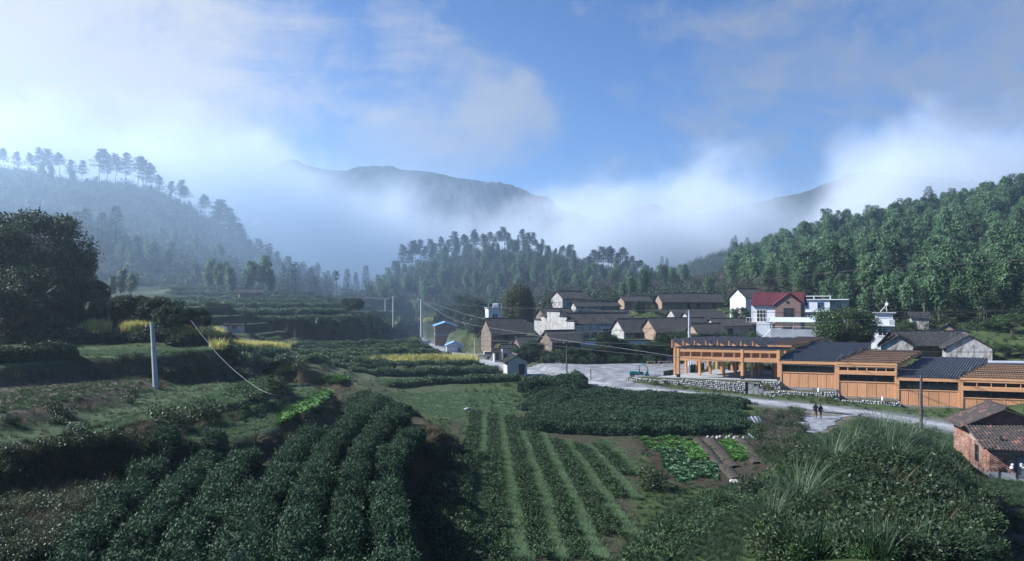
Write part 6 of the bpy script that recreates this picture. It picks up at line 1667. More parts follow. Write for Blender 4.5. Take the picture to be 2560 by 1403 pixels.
for poly, n_, lab in [([(655, 935), (700, 915), (745, 905), (760, 915), (720, 935)], 150, 'bright green vegetable patch beside the weedy shrubs'), ([(785, 952), (850, 938), (880, 945), (840, 962)], 110, 'small bright vegetable patch near the end of the tea strip')]:
    w_ = px_poly_points(poly, n_); scatter('vegetable_patch', S_cab, w_, rng.uniform(1.0, 1.9, len(w_)), lab, 'vegetables')
vb = [([(1710, 1115), (1735, 1108), (1765, 1150), (1715, 1158)], 170, S_cab, 'bright green vegetable bed beside the soil beds'), ([(1600, 1095), (1640, 1090), (1730, 1098), (1740, 1120), (1650, 1130), (1610, 1118)], 130, S_cab, 'light green vegetables along the stone edging'),
      ([(1650, 1125), (1710, 1120), (1720, 1165), (1790, 1160), (1790, 1200), (1700, 1205), (1660, 1170)], 190, S_cabd, 'bluish green cabbages left of the soil beds'), ([(1800, 1100), (1830, 1100), (1890, 1150), (1830, 1152)], 170, S_cab, 'green vegetable bed right of the soil beds')]
for poly, n_, so, lab in vb:
    w_ = px_poly_points(poly, n_); scatter('vegetable_bed', so, w_, rng.uniform(.8, 1.5, len(w_)), lab, 'vegetables')
w_ = world_poly_points(PLOT, 260); scatter('plot_weeds', S_weed, w_, rng.uniform(.4, 1.2, len(w_)), 'stray weeds on the soil of the vegetable plot', 'weeds')
soil_m = mat('tilled soil', (.030, .024, .019), .95, (.055, .045, .037), 5, 1.0, 18, detail=8)
for i, (pa, pb, w_, lab) in enumerate([((1742, 1100), (1800, 1165), .9, 'dark tilled soil bed next to the bright vegetable bed'), ((1772, 1098), (1838, 1170), 1.1, 'dark tilled soil bed in the middle'), ((1808, 1165), (1845, 1200), 1.0, 'short tilled soil bed nearest the flat stone'), ((1850, 1100), (1900, 1160), 1.2, 'dark tilled soil bed at the shrub edge')]):
    a, b = ground_px(*pa), ground_px(*pb); d_ = (b - a); d_.z = 0; L_ = d_.length; d_.normalize(); s_ = Vector((d_.y, -d_.x, 0))
    n_ = int(L_ / .3); V = []
    for k in range(n_ + 1):
        c_ = a + d_ * (L_ * k / n_); z_ = h1(c_.x, c_.y)
        for j, (o_, hh) in enumerate([(-.5, 0), (-.38, .14), (-.15, .2), (.15, .2), (.38, .14), (.5, 0)]):
            V.append((c_.x + s_.x * o_ * w_ - a.x, c_.y + s_.y * o_ * w_ - a.y, z_ - .03 + hh + random.uniform(-.03, .03) - a.z))
    ii_ = np.arange((n_ + 1) * 6).reshape(-1, 6); Fq = np.stack([ii_[:-1, :-1], ii_[:-1, 1:], ii_[1:, 1:], ii_[1:, :-1]], -1).reshape(-1, 4)
    tag(link('soil_bed', np_mesh('soil_bed', V, Fq, [soil_m], True), None, a), lab, 'soil bed', 'tilled soil beds')
# yellow rape
for poly, n_, lab in [([(895, 905), (1000, 901), (1185, 897), (1190, 906), (1050, 910), (900, 913)], 620, 'long yellow strip of flowering rape across the valley floor'), ([(535, 873), (640, 868), (735, 867), (730, 874), (560, 880)], 300, 'yellow rape strip right of the light green ledge'),
                      ([(315, 829), (400, 826), (490, 826), (490, 833), (320, 834)], 220, 'pale yellow rape strip left of the clothes line'), ([(440, 838), (520, 835), (560, 838), (450, 844)], 120, 'small yellow rape patch below the clothes line'), ([(208, 830), (240, 822), (268, 826), (265, 836), (220, 840)], 90, 'yellow rape patch at the foot of the thin concrete pole'),
                      ([(945, 806), (1000, 800), (1080, 800), (1085, 806), (960, 814)], 200, 'hazy yellow rape strip beside the slim far pole')]:
    w_ = px_poly_points(poly, n_); scatter('rape_strip', S_rape, w_, rng.uniform(1.0, 1.6, len(w_)), lab, 'rape')
for poly, n_, lab in [([(910, 846), (1000, 842), (1060, 842), (1050, 850), (920, 852)], 500, 'pale green field strip beside the bend of the far road'), ([(640, 862), (740, 858), (850, 856), (850, 864), (660, 868)], 500, 'pale green strip between the tea rows on the valley floor'), ([(940, 950), (1080, 946), (1240, 942), (1245, 948), (1080, 955), (950, 962)], 500, 'pale stubble strip below the field hut')]:
    w_ = px_poly_points(poly, n_); scatter('green_strip', S_field, w_, rng.uniform(.7, 1.5, len(w_)), lab, 'grass')
# dyke of dry grass
dk = np.array(tp([(1075, 1440), (1050, 1390), (1020, 1330), (1000, 1280), (990, 1215), (1010, 1160), (1045, 1115), (1095, 1072)], 0))
q = smooth_path(dk, .1); q = np.repeat(q, 9, 0) + rng.normal(0, .33, (len(q) * 9, 2)) + np.array([.15, 0])
scatter('dry_grass', S_dry, np.column_stack([q, H(q[:, 0], q[:, 1])]), rng.uniform(.35, .85, len(q)), 'dry straw-coloured grass along the dyke of the near terrace', 'grass', tilt=.4)
q = smooth_path(dk, .25); q = np.repeat(q, 3, 0) + np.column_stack([rng.uniform(.7, 3.0, len(q) * 3), rng.normal(0, .4, len(q) * 3)])
scatter('dyke_bushes', S_shrub2, np.column_stack([q, H(q[:, 0], q[:, 1]) - .15]), rng.uniform(.35, 1.0, len(q)), 'dark bushes on the bank between the dyke and the striped field', 'bushes')
# weedy banks: bushes and grass wherever the ground is steep
sel = (slope > .33) & (GYm > 16) & (GYm < 95) & (np.abs(GXm) < 60) & (GXm / np.maximum(GYm, 1) > -.8) & (GXm / np.maximum(GYm, 1) < .12) & (ROADD > 4)
idx = np.argwhere(sel); cellp = np.clip(.00085 * GYm[sel] ** .5, 0, 1) * 6
pick = idx[rng.random(len(idx)) < .10]
bp_ = np.stack([GXm[pick[:, 0], pick[:, 1]], GYm[pick[:, 0], pick[:, 1]]], 1) + rng.normal(0, .3, (len(pick), 2))
bz_ = np.column_stack([bp_, H(bp_[:, 0], bp_[:, 1]) - .1])
m_ = rng.random(len(bz_))
scatter('bank_shrubs', S_shrub, bz_[m_ < .32], rng.uniform(.25, .75, (m_ < .32).sum()), 'weedy shrubs covering the terrace banks', 'shrubs')
scatter('bank_bushes', S_shrub2, bz_[(m_ >= .32) & (m_ < .5)], rng.uniform(.2, .6, ((m_ >= .32) & (m_ < .5)).sum()), 'dark bushes covering the terrace banks', 'bushes')
scatter('bank_grass', S_dry, bz_[m_ >= .5], rng.uniform(.7, 1.5, (m_ >= .5).sum()), 'dry grass hanging over the terrace banks', 'grass', tilt=.35)

def cover(name, so, n_, y0, y1, k0, k1, smin, smax, label, cat, cond=None, tilt=.25):
    y = np.sqrt(rng.uniform(y0 * y0, y1 * y1, n_)); x = rng.uniform(k0, k1, n_) * y
    ji = np.clip(np.searchsorted(ys, y) - 1, 0, len(ys) - 1); ii_ = np.clip(np.searchsorted(xs, x) - 1, 0, len(xs) - 1)
    keep = (ROADD[ji, ii_] > 2.6) & (PATHD[ji, ii_] > 2.0) & ~padm[ji, ii_] & ~in_poly(x, y, PLAZA) & ~in_poly(x, y, FIELD) & ~in_poly(x, y, PLOT)
    for f_ in FOOT:
        p_ = W(*f_[:3]); keep &= np.hypot(x - p_.x - f_[4] / 2, y - p_.y - f_[5] / 2) > max(f_[4], f_[5]) * .55
    if cond is not None: keep &= cond(x, y)
    x, y = x[keep], y[keep]
    scatter(name, so, np.column_stack([x, y, H(x, y) - .02]), rng.uniform(smin, smax, len(x)), label, cat, tilt=tilt)
cover('near_grass', S_grass, 9000, 24, 70, -.12, .80, .25, .7, 'rough grass filling the ground between the near plots', 'grass', lambda x, y: ~in_poly(x, y, TPOLY[0][3]))
cover('valley_grass', S_grass, 9000, 62, 190, -.45, .80, .5, 1.3, 'rough grass over the valley floor and around the village', 'grass', lambda x, y: x / y > -.07)
cover('valley_weeds', S_shrub, 1500, 95, 185, -.30, .80, .2, .7, 'weedy low bushes scattered over the valley floor and village plots', 'bushes', lambda x, y: x / y > -.03)
cover('terrace_weeds', S_weed, 5000, 22, 90, -.80, -.16, .25, .7, 'fine weeds and stubble over the left terraces', 'weeds')
cover('terrace_stubble', S_dry, 2600, 22, 95, -.80, -.16, .2, .5, 'dry stubble over the left terraces', 'grass')
w_ = np.column_stack([rng.uniform(6, 46, 170), rng.uniform(123.5, 129, 170)]); w_ = np.column_stack([w_, H(w_[:, 0], w_[:, 1]) - .2])
scatter('square_bushes', S_shrub2, w_, rng.uniform(.9, 2.0, len(w_)), 'continuous dark bushes along the far edge of the square', 'bushes')
w_ = px_poly_points([(-20, 870), (60, 850), (300, 800), (480, 790), (480, 770), (200, 775), (-20, 800)], 160); scatter('orchard_shrubs', S_shrub2, w_, rng.uniform(.6, 1.5, len(w_)), 'dark shrubs under the left trees', 'bushes')
# ---- undergrowth of the lower right mound and the lower left corner
mound = [(1915, 1270), (1985, 1200), (2050, 1120), (2150, 1075), (2330, 1095), (2400, 1190), (2470, 1260), (2500, 1403), (1960, 1403), (1920, 1360)]
w_ = px_poly_points(mound, 1500); scatter('undergrowth', S_leafy, w_, rng.uniform(.4, .95, len(w_)), 'lush leafy undergrowth covering the mound at lower right', 'undergrowth')
w_ = px_poly_points(mound, 170); scatter('mound_bushes', S_shrub, w_, rng.uniform(.7, 1.5, len(w_)), 'uneven taller bushes standing out of the lower right mound', 'bushes')
w_ = px_poly_points(mound, 420); scatter('mound_grass', S_grass, w_ + np.array([0, 0, .25]), rng.uniform(1.2, 2.6, len(w_)), 'long grass standing out of the lower right mound', 'grass', tilt=.35)
w_ = px_poly_points(mound, 22); scatter('mound_stalks', S_dry, w_ + np.array([0, 0, .3]), rng.uniform(1.2, 2.4, len(w_)), 'dead stalks standing out of the lower right mound', 'grass', tilt=.4)
w_ = px_poly_points([(1540, 1403), (1620, 1310), (1700, 1260), (1800, 1215), (1950, 1200), (1960, 1260), (1860, 1330), (1850, 1403)], 1700); scatter('meadow_grass', S_grass, w_, rng.uniform(.25, .65, len(w_)), 'rough green grass around the curved furrows', 'grass', tilt=.3)
w_ = px_poly_points([(1560, 1403), (1640, 1320), (1760, 1240), (1930, 1210), (1950, 1240), (1800, 1300), (1700, 1403)], 300); scatter('ground_cover', S_weed, w_, rng.uniform(.7, 1.8, len(w_)), 'low green weeds along the curved furrows', 'weeds')
w_ = np.vstack([px_poly_points([(2400, 1195), (2470, 1200), (2560, 1205), (2590, 1270), (2500, 1270), (2440, 1240)], 500), px_poly_points([(2500, 1280), (2590, 1290), (2590, 1350), (2530, 1330)], 120)])
scatter('door_yard_grass', S_grass, w_, rng.uniform(.3, .7, len(w_)), 'short grass in front of the brick house door', 'grass')
w_ = px_poly_points([(1860, 1060), (1900, 1040), (2000, 1030), (2010, 1075), (2040, 1110), (1990, 1170), (1920, 1160), (1880, 1110)], 120)
scatter('path_shrubs', S_shrub, w_, rng.uniform(.4, .95, len(w_)), 'grey-brown tangled shrubs between soil beds and path', 'shrubs')
S_twig = src('twiggy_bush', shrub_mesh('twiggy_bush', bare_l, 7, 700, .3, .018, 1.0, 1.0), gpt(1950, 1110), 'leafless twiggy bush beside the concrete path', 'bush', 1.2)
w_ = px_poly_points([(1890, 1040), (1990, 1030), (2000, 1080), (1960, 1150), (1900, 1120)], 60); scatter('twigs', S_twig, w_, rng.uniform(.5, 1.0, len(w_)), 'bare twigs and dead stalks beside the path', 'twigs')
w_ = np.vstack([px_poly_points([(0, 1140), (250, 1100), (400, 1110), (330, 1180), (230, 1270), (120, 1403), (0, 1403)], 520), px_poly_points([(250, 1100), (420, 1050), (520, 1080), (400, 1130)], 60)])
mm_ = rng.random(len(w_))
scatter('corner_weeds', S_shrub, w_[mm_ < .45], rng.uniform(.25, .6, (mm_ < .45).sum()), 'tangled weeds filling the lower left corner', 'weeds')
scatter('corner_grass', S_dry, w_[mm_ >= .45], rng.uniform(.6, 1.2, (mm_ >= .45).sum()), 'grey-green dry grass in the lower left corner', 'grass', tilt=.3)
# field-dyke bush near the vegetable plot
for px, py, s_, lab in [(1640, 1225, 1.5, 'dark grassy hummock between striped field and cabbages'), (1120, 1110, .9, 'dark round bush at the top of the dry grass dyke'), (1105, 1180, 1.0, 'dark bush hanging into the striped field, upper one'), (1085, 1260, 1.1, 'dark bush hanging into the striped field, lower one'),
                        (1890, 1240, 1.4, 'rounded green bush at the foot of the mound'), (1800, 1270, .9, 'small round bush inside the curved furrows'), (745, 925, 1.6, 'grey-green bush right of the bright vegetable patch'), (610, 950, 1.2, 'bush at the end of the seedling terrace'), (430, 1075, 1.3, 'dark bush on the edge of the lowest left terrace'), (520, 1060, 1.4, 'dark bush halfway along the lowest left terrace'),
                        (410, 945, .9, 'bush beside the leaning concrete pole'), (480, 938, .8, 'second bush right of the leaning concrete pole'), (30, 905, .9, 'shrub at the far left end of the light green ledge'), (690, 975, 1.1, 'bush below the vivid clover patch')]:
    q = ground_px(px, py); copy_thing(S_shrub if s_ > 1.15 else S_shrub2, q, rng.uniform(0, 6), s_, lab)
# tall plume grass
S_plume = src('plume_grass', grass_mesh('plume_grass', leafmat('silver grass', (.035, .075, .035), (.105, .150, .090), .5, .3, .35, .2), 190, 3.0, .020, .45, 1.25, 5), gpt(2130, 1150), 'tall silver grass clump on the crest of the mound, leftmost', 'plume grass')
for px, py, s_, lab in [(2200, 1125, 1.15, 'tall silver grass clump in the middle of the mound crest'), (2270, 1130, 1.0, 'tall silver grass clump right of the mound crest'), (2340, 1160, .9, 'silver grass clump nearest the brick house'), (2080, 1180, .8, 'silver grass clump beside the path'), (2000, 1290, .9, 'silver grass clump arching at the left foot of the mound'), (1930, 1330, .7, 'small silver grass clump near the curved furrows'), (2230, 1180, .9, 'silver grass clump below the mound crest')]:
    q = ground_px(px, py); copy_thing(S_plume, q, rng.uniform(0, 6), s_ * 1.3, lab)
S_reed = src('dry_reeds', grass_mesh('dry_reeds', dry_l, 36, 2.3, .016, .25, .9, 4), gpt(2110, 1120), 'pale dry reed stalks leaning on the mound crest', 'reeds')
for px, py, s_, lab in [(2170, 1110, 1.1, 'pale dry reed stalks among the silver grass'), (1960, 1275, .8, 'pale dry reed stalks at the left foot of the mound')]:
    copy_thing(S_reed, ground_px(px, py), rng.uniform(0, 6), s_, lab)
# stones
for i in range(9):
    q = ground_px(1770 + i * 11 + rng.uniform(-3, 3), 1097 + rng.uniform(-2, 2))
    me = stones_mesh(np.zeros((1, 3)), np.array([[.2, .16, .2]]) * rng.uniform(.7, 1.2), 'edging_stone', stone_m)
    tag(link('edging_stone', me, None, q + Vector((0, 0, .1))), 'rough stone in the edging row above the soil beds', 'stone', 'edging stones of the vegetable plot')
me = stones_mesh(np.zeros((1, 3)), np.array([[.55, .4, .16]]), 'flat_stone', stone_m); tag(link('flat_stone', me, None, ground_px(1838, 1206) + Vector((0, 0, .06))), 'flat pale stone at the lower end of the soil beds', 'stone')
me = stones_mesh(np.zeros((1, 3)), np.array([[.45, .35, .22]]), 'pale_stone', mat('pale rock', (.26, .26, .26), .9, (.34, .34, .34), 3)); tag(link('pale_stone', me, None, ground_px(1168, 1026) + Vector((0, 0, .1))), 'white stone at the top of the striped field', 'stone')

# ---- trees by the village and fields
def base_of(px, py, Y): q = W(px, py, Y); q.z = h1(q.x, q.y); return q
def plant(name, meshes, px, py_top, Y, label, group='trees', width_px=None, cat='tree', h0=1.0, r0=1.0, rz=None):
    """tree standing at depth Y, its top at the given pixel"""
    b = base_of(px, py_top, Y); top = CAMZ - (py_top - HZ) / F * Y; s = max((top - b.z) / h0, .1)
    sx = s if width_px is None else (width_px / F * Y) / (2 * r0)
    th = tree_thing(name, meshes, b, rng.uniform(0, 6) if rz is None else rz, sx, label, group, cat, sz=s)
    return th
camph = broad_tree('camphor', 8.0, 4.6, 6.5, 46, 16000, .28, .14, camph_l, 2.2, .32, .7, 11)
plant('camphor_tree', camph, 2106, 764, 110, 'big round-crowned green tree in front of the solar-heater house', None, 150, h0=8.0, r0=4.6)
camph2 = broad_tree('side_tree', 6.0, 3.2, 4.6, 22, 9000, .26, .13, camph_l, 1.4, .2, .75, 13)
plant('leafy_tree', camph2, 2158, 815, 111, 'smaller dark green tree leaning against the big round-crowned tree', None, 56, h0=6.0, r0=3.2)
# cypress: dense egg-shaped crown of hanging sprays
lf = Leafy()
for k in range(90):
    el = math.asin(rng.uniform(-.75, 1)); a = rng.uniform(0, 6.28); c_ = np.array([math.cos(a) * math.cos(el) * 2.5, math.sin(a) * math.cos(el) * 2.5, 4.4 + 3.6 * math.sin(el)]) * np.array([.86, .86, 1])
    lf.blob(c_, (.62, .62, .95), 150, .34, .1, up=.1, shell=.7, droop=.7)
mb = MB(); branch_tube(mb, (0, 0, -.5), (0, 0, 1), 6.5, .3, .12, .03, 4, 8)
plant('cypress_tree', (mb.mesh('cypress_trunk', [bark_m]), lf.mesh('cypress_crown', cyp_l)), 1296, 706, 160, 'olive-green egg-shaped cypress beside the white roof-railing house', None, 92, h0=8.9, r0=2.9)
# left evergreen trees
ever = broad_tree('evergreen', 10.0, 4.6, 9.0, 60, 18000, .27, .13, broad_l, 1.2, .3, .85, 21)
ever2 = broad_tree('evergreen2', 7.0, 3.4, 6.2, 34, 15000, .24, .12, broad_l, .9, .22, .85, 23)
loq = broad_tree('loquat', 4.2, 2.5, 3.0, 24, 7000, .30, .11, broad_l, 1.5, .12, .7, 25)
plant('evergreen_tree', ever, 80, 512, 82, 'tall dense evergreen tree at the left edge, the highest one', 'evergreens at the left edge', 270, h0=10, r0=4.6)
plant('evergreen_tree', ever, -40, 540, 74, 'dense evergreen tree cut off by the left edge', 'evergreens at the left edge', 250, h0=10, r0=4.6)
plant('evergreen_tree', ever2, 30, 655, 66, 'lower glossy evergreen tree in front at the left edge', 'evergreens at the left edge', 200, h0=7, r0=3.4)
plant('evergreen_tree', ever2, 175, 590, 96, 'dense evergreen crown behind the tall left tree', 'evergreens at the left edge', 110, h0=7, r0=3.4)
for px, py, Y, w_, lab in [(150, 725, 74, 100, 'low spreading tree right of the left evergreens'), (222, 700, 84, 100, 'open-crowned tree with a gap of hazy light below it'), (320, 738, 74, 120, 'broad low tree in the middle of the leafy row'), (395, 742, 72, 110, 'broad low tree behind the leaning concrete pole'), (425, 765, 68, 80, 'small tree right of the leaning concrete pole'), (492, 770, 74, 70, 'last small tree of the leafy row'), (265, 745, 80, 80, 'tree above the thin concrete pole')]:
    plant('loquat_tree', loq, px, py, Y, lab, 'leafy tree row above the left terraces', w_, h0=4.2, r0=2.5)
plant('loquat_tree', loq, 880, 745, 165, 'vine-covered round tree on the middle terraces', 'terrace trees', 62, h0=4.2, r0=2.5)
plant('loquat_tree', loq, 1100, 775, 226, 'small round tree above the brick house', 'terrace trees', 30, h0=4.2, r0=2.5)
# roadside and village bushes
vil = [(1165, 728, 214, 70, 'dark round tree left of the white roof-railing house'), (1200, 740, 190, 60, 'bushy tree touching the white roof-railing house'), (1135, 752, 224, 50, 'pale round tree left of the village'), (1192, 800, 174, 50, 'low dark tree behind the small blue-roofed shed'), (1225, 815, 160, 50, 'dark tree between shed and old house'),
       (1345, 846, 134, 80, 'dark shrubby tree below the long dark-roofed house'), (1315, 862, 129, 66, 'dense dark shrub behind the field hut'), (1440, 868, 125, 60, 'leafy bush at the far edge of the square'), (1515, 826, 126, 56, 'tall dark bush before the hall front'), (1545, 845, 127, 56, 'dark bush beside the white courtyard wall'), (1590, 856, 126, 60, 'green bush along the courtyard wall, nearest the tricycle'), (1640, 852, 126, 66, 'broad green bush behind the trestles'), (1675, 862, 125, 50, 'green bush at the end of the trestles'), (1480, 862, 126, 56, 'round bush left of the dark tall bush'),
       (1598, 748, 164, 36, 'round dark tree in front of the square earth house'), (1500, 742, 176, 40, 'dark tree beside the tall lit gable'), (1545, 735, 185, 40, 'pale green bush behind the old houses'), (1640, 742, 180, 30, 'small tree between the two earth houses'), (1850, 765, 140, 46, 'small pale-leaved tree left of the red-roofed house'), (1835, 745, 165, 50, 'dark bush behind the pink earth house'),
       (2265, 800, 124, 50, 'bush right of the solar-heater house'), (2245, 835, 118, 46, 'dark low bush below the solar-heater house'), (2320, 800, 138, 50, 'bush beside the small pale hut'), (2010, 722, 165, 40, 'pale green bush behind the flat-roofed white house'), (2420, 770, 140, 60, 'dark round bush at the bamboo edge'), (2480, 800, 125, 70, 'leafy bush at the foot of the bamboo, near right'), (2530, 780, 120, 80, 'broad bush at the right edge below the bamboo'), (2440, 850, 112, 60, 'hazy bush right of the wide black roof'), (2520, 860, 105, 70, 'dark bush above the striped market roof'), (2400, 835, 118, 40, 'small bush right of the little tiled house')]
for px, py, Y, w_, lab in vil:
    plant('village_tree', (camph2 if px > 1830 else ever2), px, py, Y, lab, 'village trees and bushes', w_, h0=(6.0 if px > 1830 else 7.0), r0=(3.2 if px > 1830 else 3.4))
# bare tree
random.seed(5); mb = MB()
def grow(p_, d_, L, r_, lev):
    pts = branch_tube(mb, p_, d_, L, r_, r_ * .55, .16, 3, 5)
    if lev == 0: return
    for k in range(4 if lev > 1 else 5):
        dd_ = (Vector(d_) * .7 + Vector((random.gauss(0, .75), random.gauss(0, .75), random.gauss(.15, .35)))).normalized()
        grow(pts[random.choice((2, 3, 3))], dd_, L * random.uniform(.55, .75), r_ * .5, lev - 1)
grow((0, 0, -.5), (0.1, 0, 1), 2.6, .22, 4)
lf = Leafy()
for k in range(40): lf.blob((rng.normal(0, 2.0), rng.normal(0, 2.0), rng.uniform(3.5, 6.5)), .9, 40, .5, .02, shell=.9)
bt = (mb.mesh('bare_trunk', [bark_m]), lf.mesh('bare_crown', bare_l))
plant('bare_tree', bt, 1895, 680, 172, 'spreading leafless tree above the red-roofed house', None, 130, h0=7.4, r0=3.2)
for px, py, Y, w_, lab in [(1525, 690, 215, 110, 'leafless grey-brown thicket tree behind the old houses'), (1640, 700, 230, 60, 'small leafless tree above the long earth house')]: plant('bare_tree', bt, px, py, Y, lab, 'leafless trees', w_, h0=7.4, r0=3.2)

# ---- woods
bam = [bamboo_mesh('bamboo_clump', 40 + k, 11.5 + .8 * k, 7) for k in range(4)]
pines = [pine_meshes('pine', 60 + k, 14, .42 + .06 * k, 2.6 + .2 * k) for k in range(4)]
firs = [fir_meshes('fir', 80 + k, 10, 1.7 + .3 * k) for k in range(2)]
crowns = [shrub_mesh('wood_crown', leafmat('wood leaf', (.016, .034, .014), (.042, .070, .028), .55, .2, .3, .35), 9, 620, .5, .26, 2.6, 3.4), shrub_mesh('wood_crown', bare_l, 8, 520, .8, .07, 2.2, 3.2)]
def hill_points(n_, x0, x1, y0, y1, mind, cond=None):
    out = []; cellm = {}
    tries = 0
    while len(out) < n_ and tries < n_ * 40:
        tries += 1
        x, y = rng.uniform(x0, x1), rng.uniform(y0, y1)
        if cond is not None and not cond(x, y): continue
        c_ = (int(x / mind), int(y / mind))
        if any((x - a) ** 2 + (y - b) ** 2 < mind * mind for dx in (-1, 0, 1) for dy in (-1, 0, 1) for a, b in cellm.get((c_[0] + dx, c_[1] + dy), ())): continue
        cellm.setdefault(c_, []).append((x, y)); out.append((x, y))
    return np.array(out)
def spx(x, y): return CX + F * x / y
def rhill(x, y):
    p_ = spx(x, y)
    foot = 152 + 14 * math.sin(x * .05) - max(0, (x - 75)) * .40
    if p_ < 1835 or p_ > 2680: return False
    return y > foot + (40 if p_ < 1960 else (22 if p_ < 2080 else 0))
rp = hill_points(560, 70, 250, 95, 300, 5.0, rhill)
rp = rp[np.argsort(rp[:, 1])]
z_ = H(rp[:, 0], rp[:, 1])
vis = spx(rp[:, 0], rp[:, 1]) < 2600
ind = np.where(vis)[0]; ind = ind[:285]
inset = set(ind.tolist())
for k in ind:
    o = link('bamboo_clump', bam[k % 4], None, (rp[k, 0], rp[k, 1], z_[k])); s_ = rng.uniform(.62, 1.25); o.scale = (s_ * 1.15, s_ * 1.15, s_); o.rotation_euler = (0, 0, rng.uniform(0, 6.28))
    tag(o, 'plumed green bamboo clump on the wooded hill at the right', 'bamboo', 'bamboo on the right hill')
rest = np.array([k for k in range(len(rp)) if k not in inset])
S_bam = [o for o in C.objects if o.name.startswith('bamboo_clump')][:4]
if len(rest): scatter('bamboo_grove', S_bam[1], np.column_stack([rp[rest], z_[rest]]), rng.uniform(.75, 1.1, len(rest)), 'dense bamboo grove reading as one mass near the top of the right hill', 'bamboo', tilt=.05)
# firs above the bamboo crest
for px, py, Y, w_ in [(2110, 532, 262, 34), (1955, 600, 250, 26), (2170, 512, 265, 40), (2322, 465, 262, 40), (2250, 495, 262, 36), (2380, 470, 260, 44), (2530, 434, 255, 46), (2200, 520, 262, 30), (2440, 478, 255, 40), (2560, 440, 250, 40)]:
    plant('fir_tree', firs[int(px) % 2], px, py, Y, 'dark pointed fir standing above the bamboo crest', 'firs on the right crest', w_ * 1.5, h0=10, r0=1.85)
# low shrubs under the bamboo and behind the village
S_wood = src('forest_tree', crowns[0], base_of(1480, 700, 205), 'rounded forest tree just behind the old houses', 'tree', 1.0)
S_thick = src('bare_thicket', crowns[1], base_of(1430, 700, 215), 'grey leafless thicket just behind the old houses', 'thicket', 1.0)
fp = hill_points(420, 60, 190, 125, 230, 3.0, lambda x, y: 1820 < spx(x, y) < 2650 and y > 150 + 10 * math.sin(x * .05) - max(0, (x - 75)) * .45 - 14 and not (y < 165 and spx(x, y) < 2140))
hb = rp[rng.choice(len(rp), 130, replace=False)] + rng.normal(0, 2.0, (130, 2)); scatter('hill_broadleaf', S_wood, np.column_stack([hb, H(hb[:, 0], hb[:, 1])]), rng.uniform(.9, 1.9, len(hb)), 'darker broadleaf trees mixed into the bamboo hill', 'wood')
scatter('hill_foot_shrubs', S_shrub, np.column_stack([fp, H(fp[:, 0], fp[:, 1]) - .2]), rng.uniform(1.0, 2.3, len(fp)), 'pale green shrubs at the foot of the bamboo hill', 'shrubs')
bp2 = hill_points(520, -60, 85, 178, 262, 3.2, lambda x, y: 1100 < spx(x, y) < 1900 and not (y < 192 and 1380 < spx(x, y) < 1830) and not (y < 216 and spx(x, y) < 1185))
k_ = rng.random(len(bp2))
scatter('village_wood', S_wood, np.column_stack([bp2, H(bp2[:, 0], bp2[:, 1]) - .5])[k_ < .62], rng.uniform(.7, 1.4, (k_ < .62).sum()), 'mixed green wood rising behind the village', 'wood')
scatter('village_thicket', S_thick, np.column_stack([bp2, H(bp2[:, 0], bp2[:, 1]) - .3])[k_ >= .62], rng.uniform(.7, 1.3, (k_ >= .62).sum()), 'grey leafless thicket rising behind the village', 'thicket')
for px, py, Y, s_ in [(1580, 690, 205, .9), (1610, 680, 212, 1.0), (1560, 700, 200, .7), (1770, 705, 200, .7), (1250, 690, 262, .9), (1190, 700, 270, .9), (1020, 690, 275, 1.0), (1060, 700, 265, .9), (985, 715, 275, .8)]:
    b = base_of(px, py, Y); o = link('bamboo_clump', bam[int(px) % 4], None, b); o.scale = (s_, s_, s_ * .85); tag(o, 'light green bamboo clump on the slope behind the village', 'bamboo', 'bamboo behind the village')
# centre hill
cp_ = hill_points(900, -110, 80, 252, 352, 3.6, lambda x, y: 925 < spx(x, y) < 1720)
k_ = rng.random(len(cp_)); cz = H(cp_[:, 0], cp_[:, 1])
scatter('centre_wood', S_wood, np.column_stack([cp_, cz - .5])[k_ < .5], rng.uniform(.8, 1.6, (k_ < .5).sum()), 'mixed wood covering the middle hill', 'wood')
scatter('centre_thicket', S_thick, np.column_stack([cp_, cz - .3])[(k_ >= .5) & (k_ < .78)], rng.uniform(.9, 1.6, ((k_ >= .5) & (k_ < .78)).sum()), 'leafless grey trees on the middle hill', 'wood')
scatter('centre_bamboo', S_bam[0], np.column_stack([cp_, cz])[k_ >= .78], rng.uniform(.5, .9, (k_ >= .78).sum()), 'feathery bamboo on the middle hill', 'bamboo')
first = {}
def pine_at(px, py, Y, label, group, sc=1.0):
    k = int(px * 7 + py) % 4
    b = base_of(px, py, Y); top = CAMZ - (py - HZ) / F * Y; s = np.clip((top - b.z) / 14.0, .35, 1.6)
    if k not in first: first[k] = tree_thing('pine_tree', pines[k], b, rng.uniform(0, 6), s * sc, label, group, 'pine', sz=s)
    else: copy_thing(first[k], b, rng.uniform(0, 6), s * sc, label, group, sz=s)
for px in np.arange(985, 1440, 11.5):
    crest = np.interp(px, [985, 1020, 1060, 1130, 1200, 1240, 1320, 1380, 1440], [645, 608, 598, 590, 580, 574, 585, 600, 640])
    pine_at(px + rng.uniform(-4, 4), crest + rng.uniform(-10, 22), 338 + rng.uniform(-5, 5), '%s pine from the left along the crest of the middle hill' % ordinal(int(round((px - 985) / 11.5)) + 1), 'pines on the middle hill', 1.1)
for px in np.arange(1448, 1640, 12):
    pine_at(px, np.interp(px, [1440, 1510, 1560, 1600, 1640], [640, 618, 622, 648, 675]) + rng.uniform(-6, 14), 330 + rng.uniform(-4, 4), '%s pine from the left on the low saddle right of the middle hill' % ordinal(int(round((px - 1448) / 12)) + 1), 'pines on the saddle', 1.3)
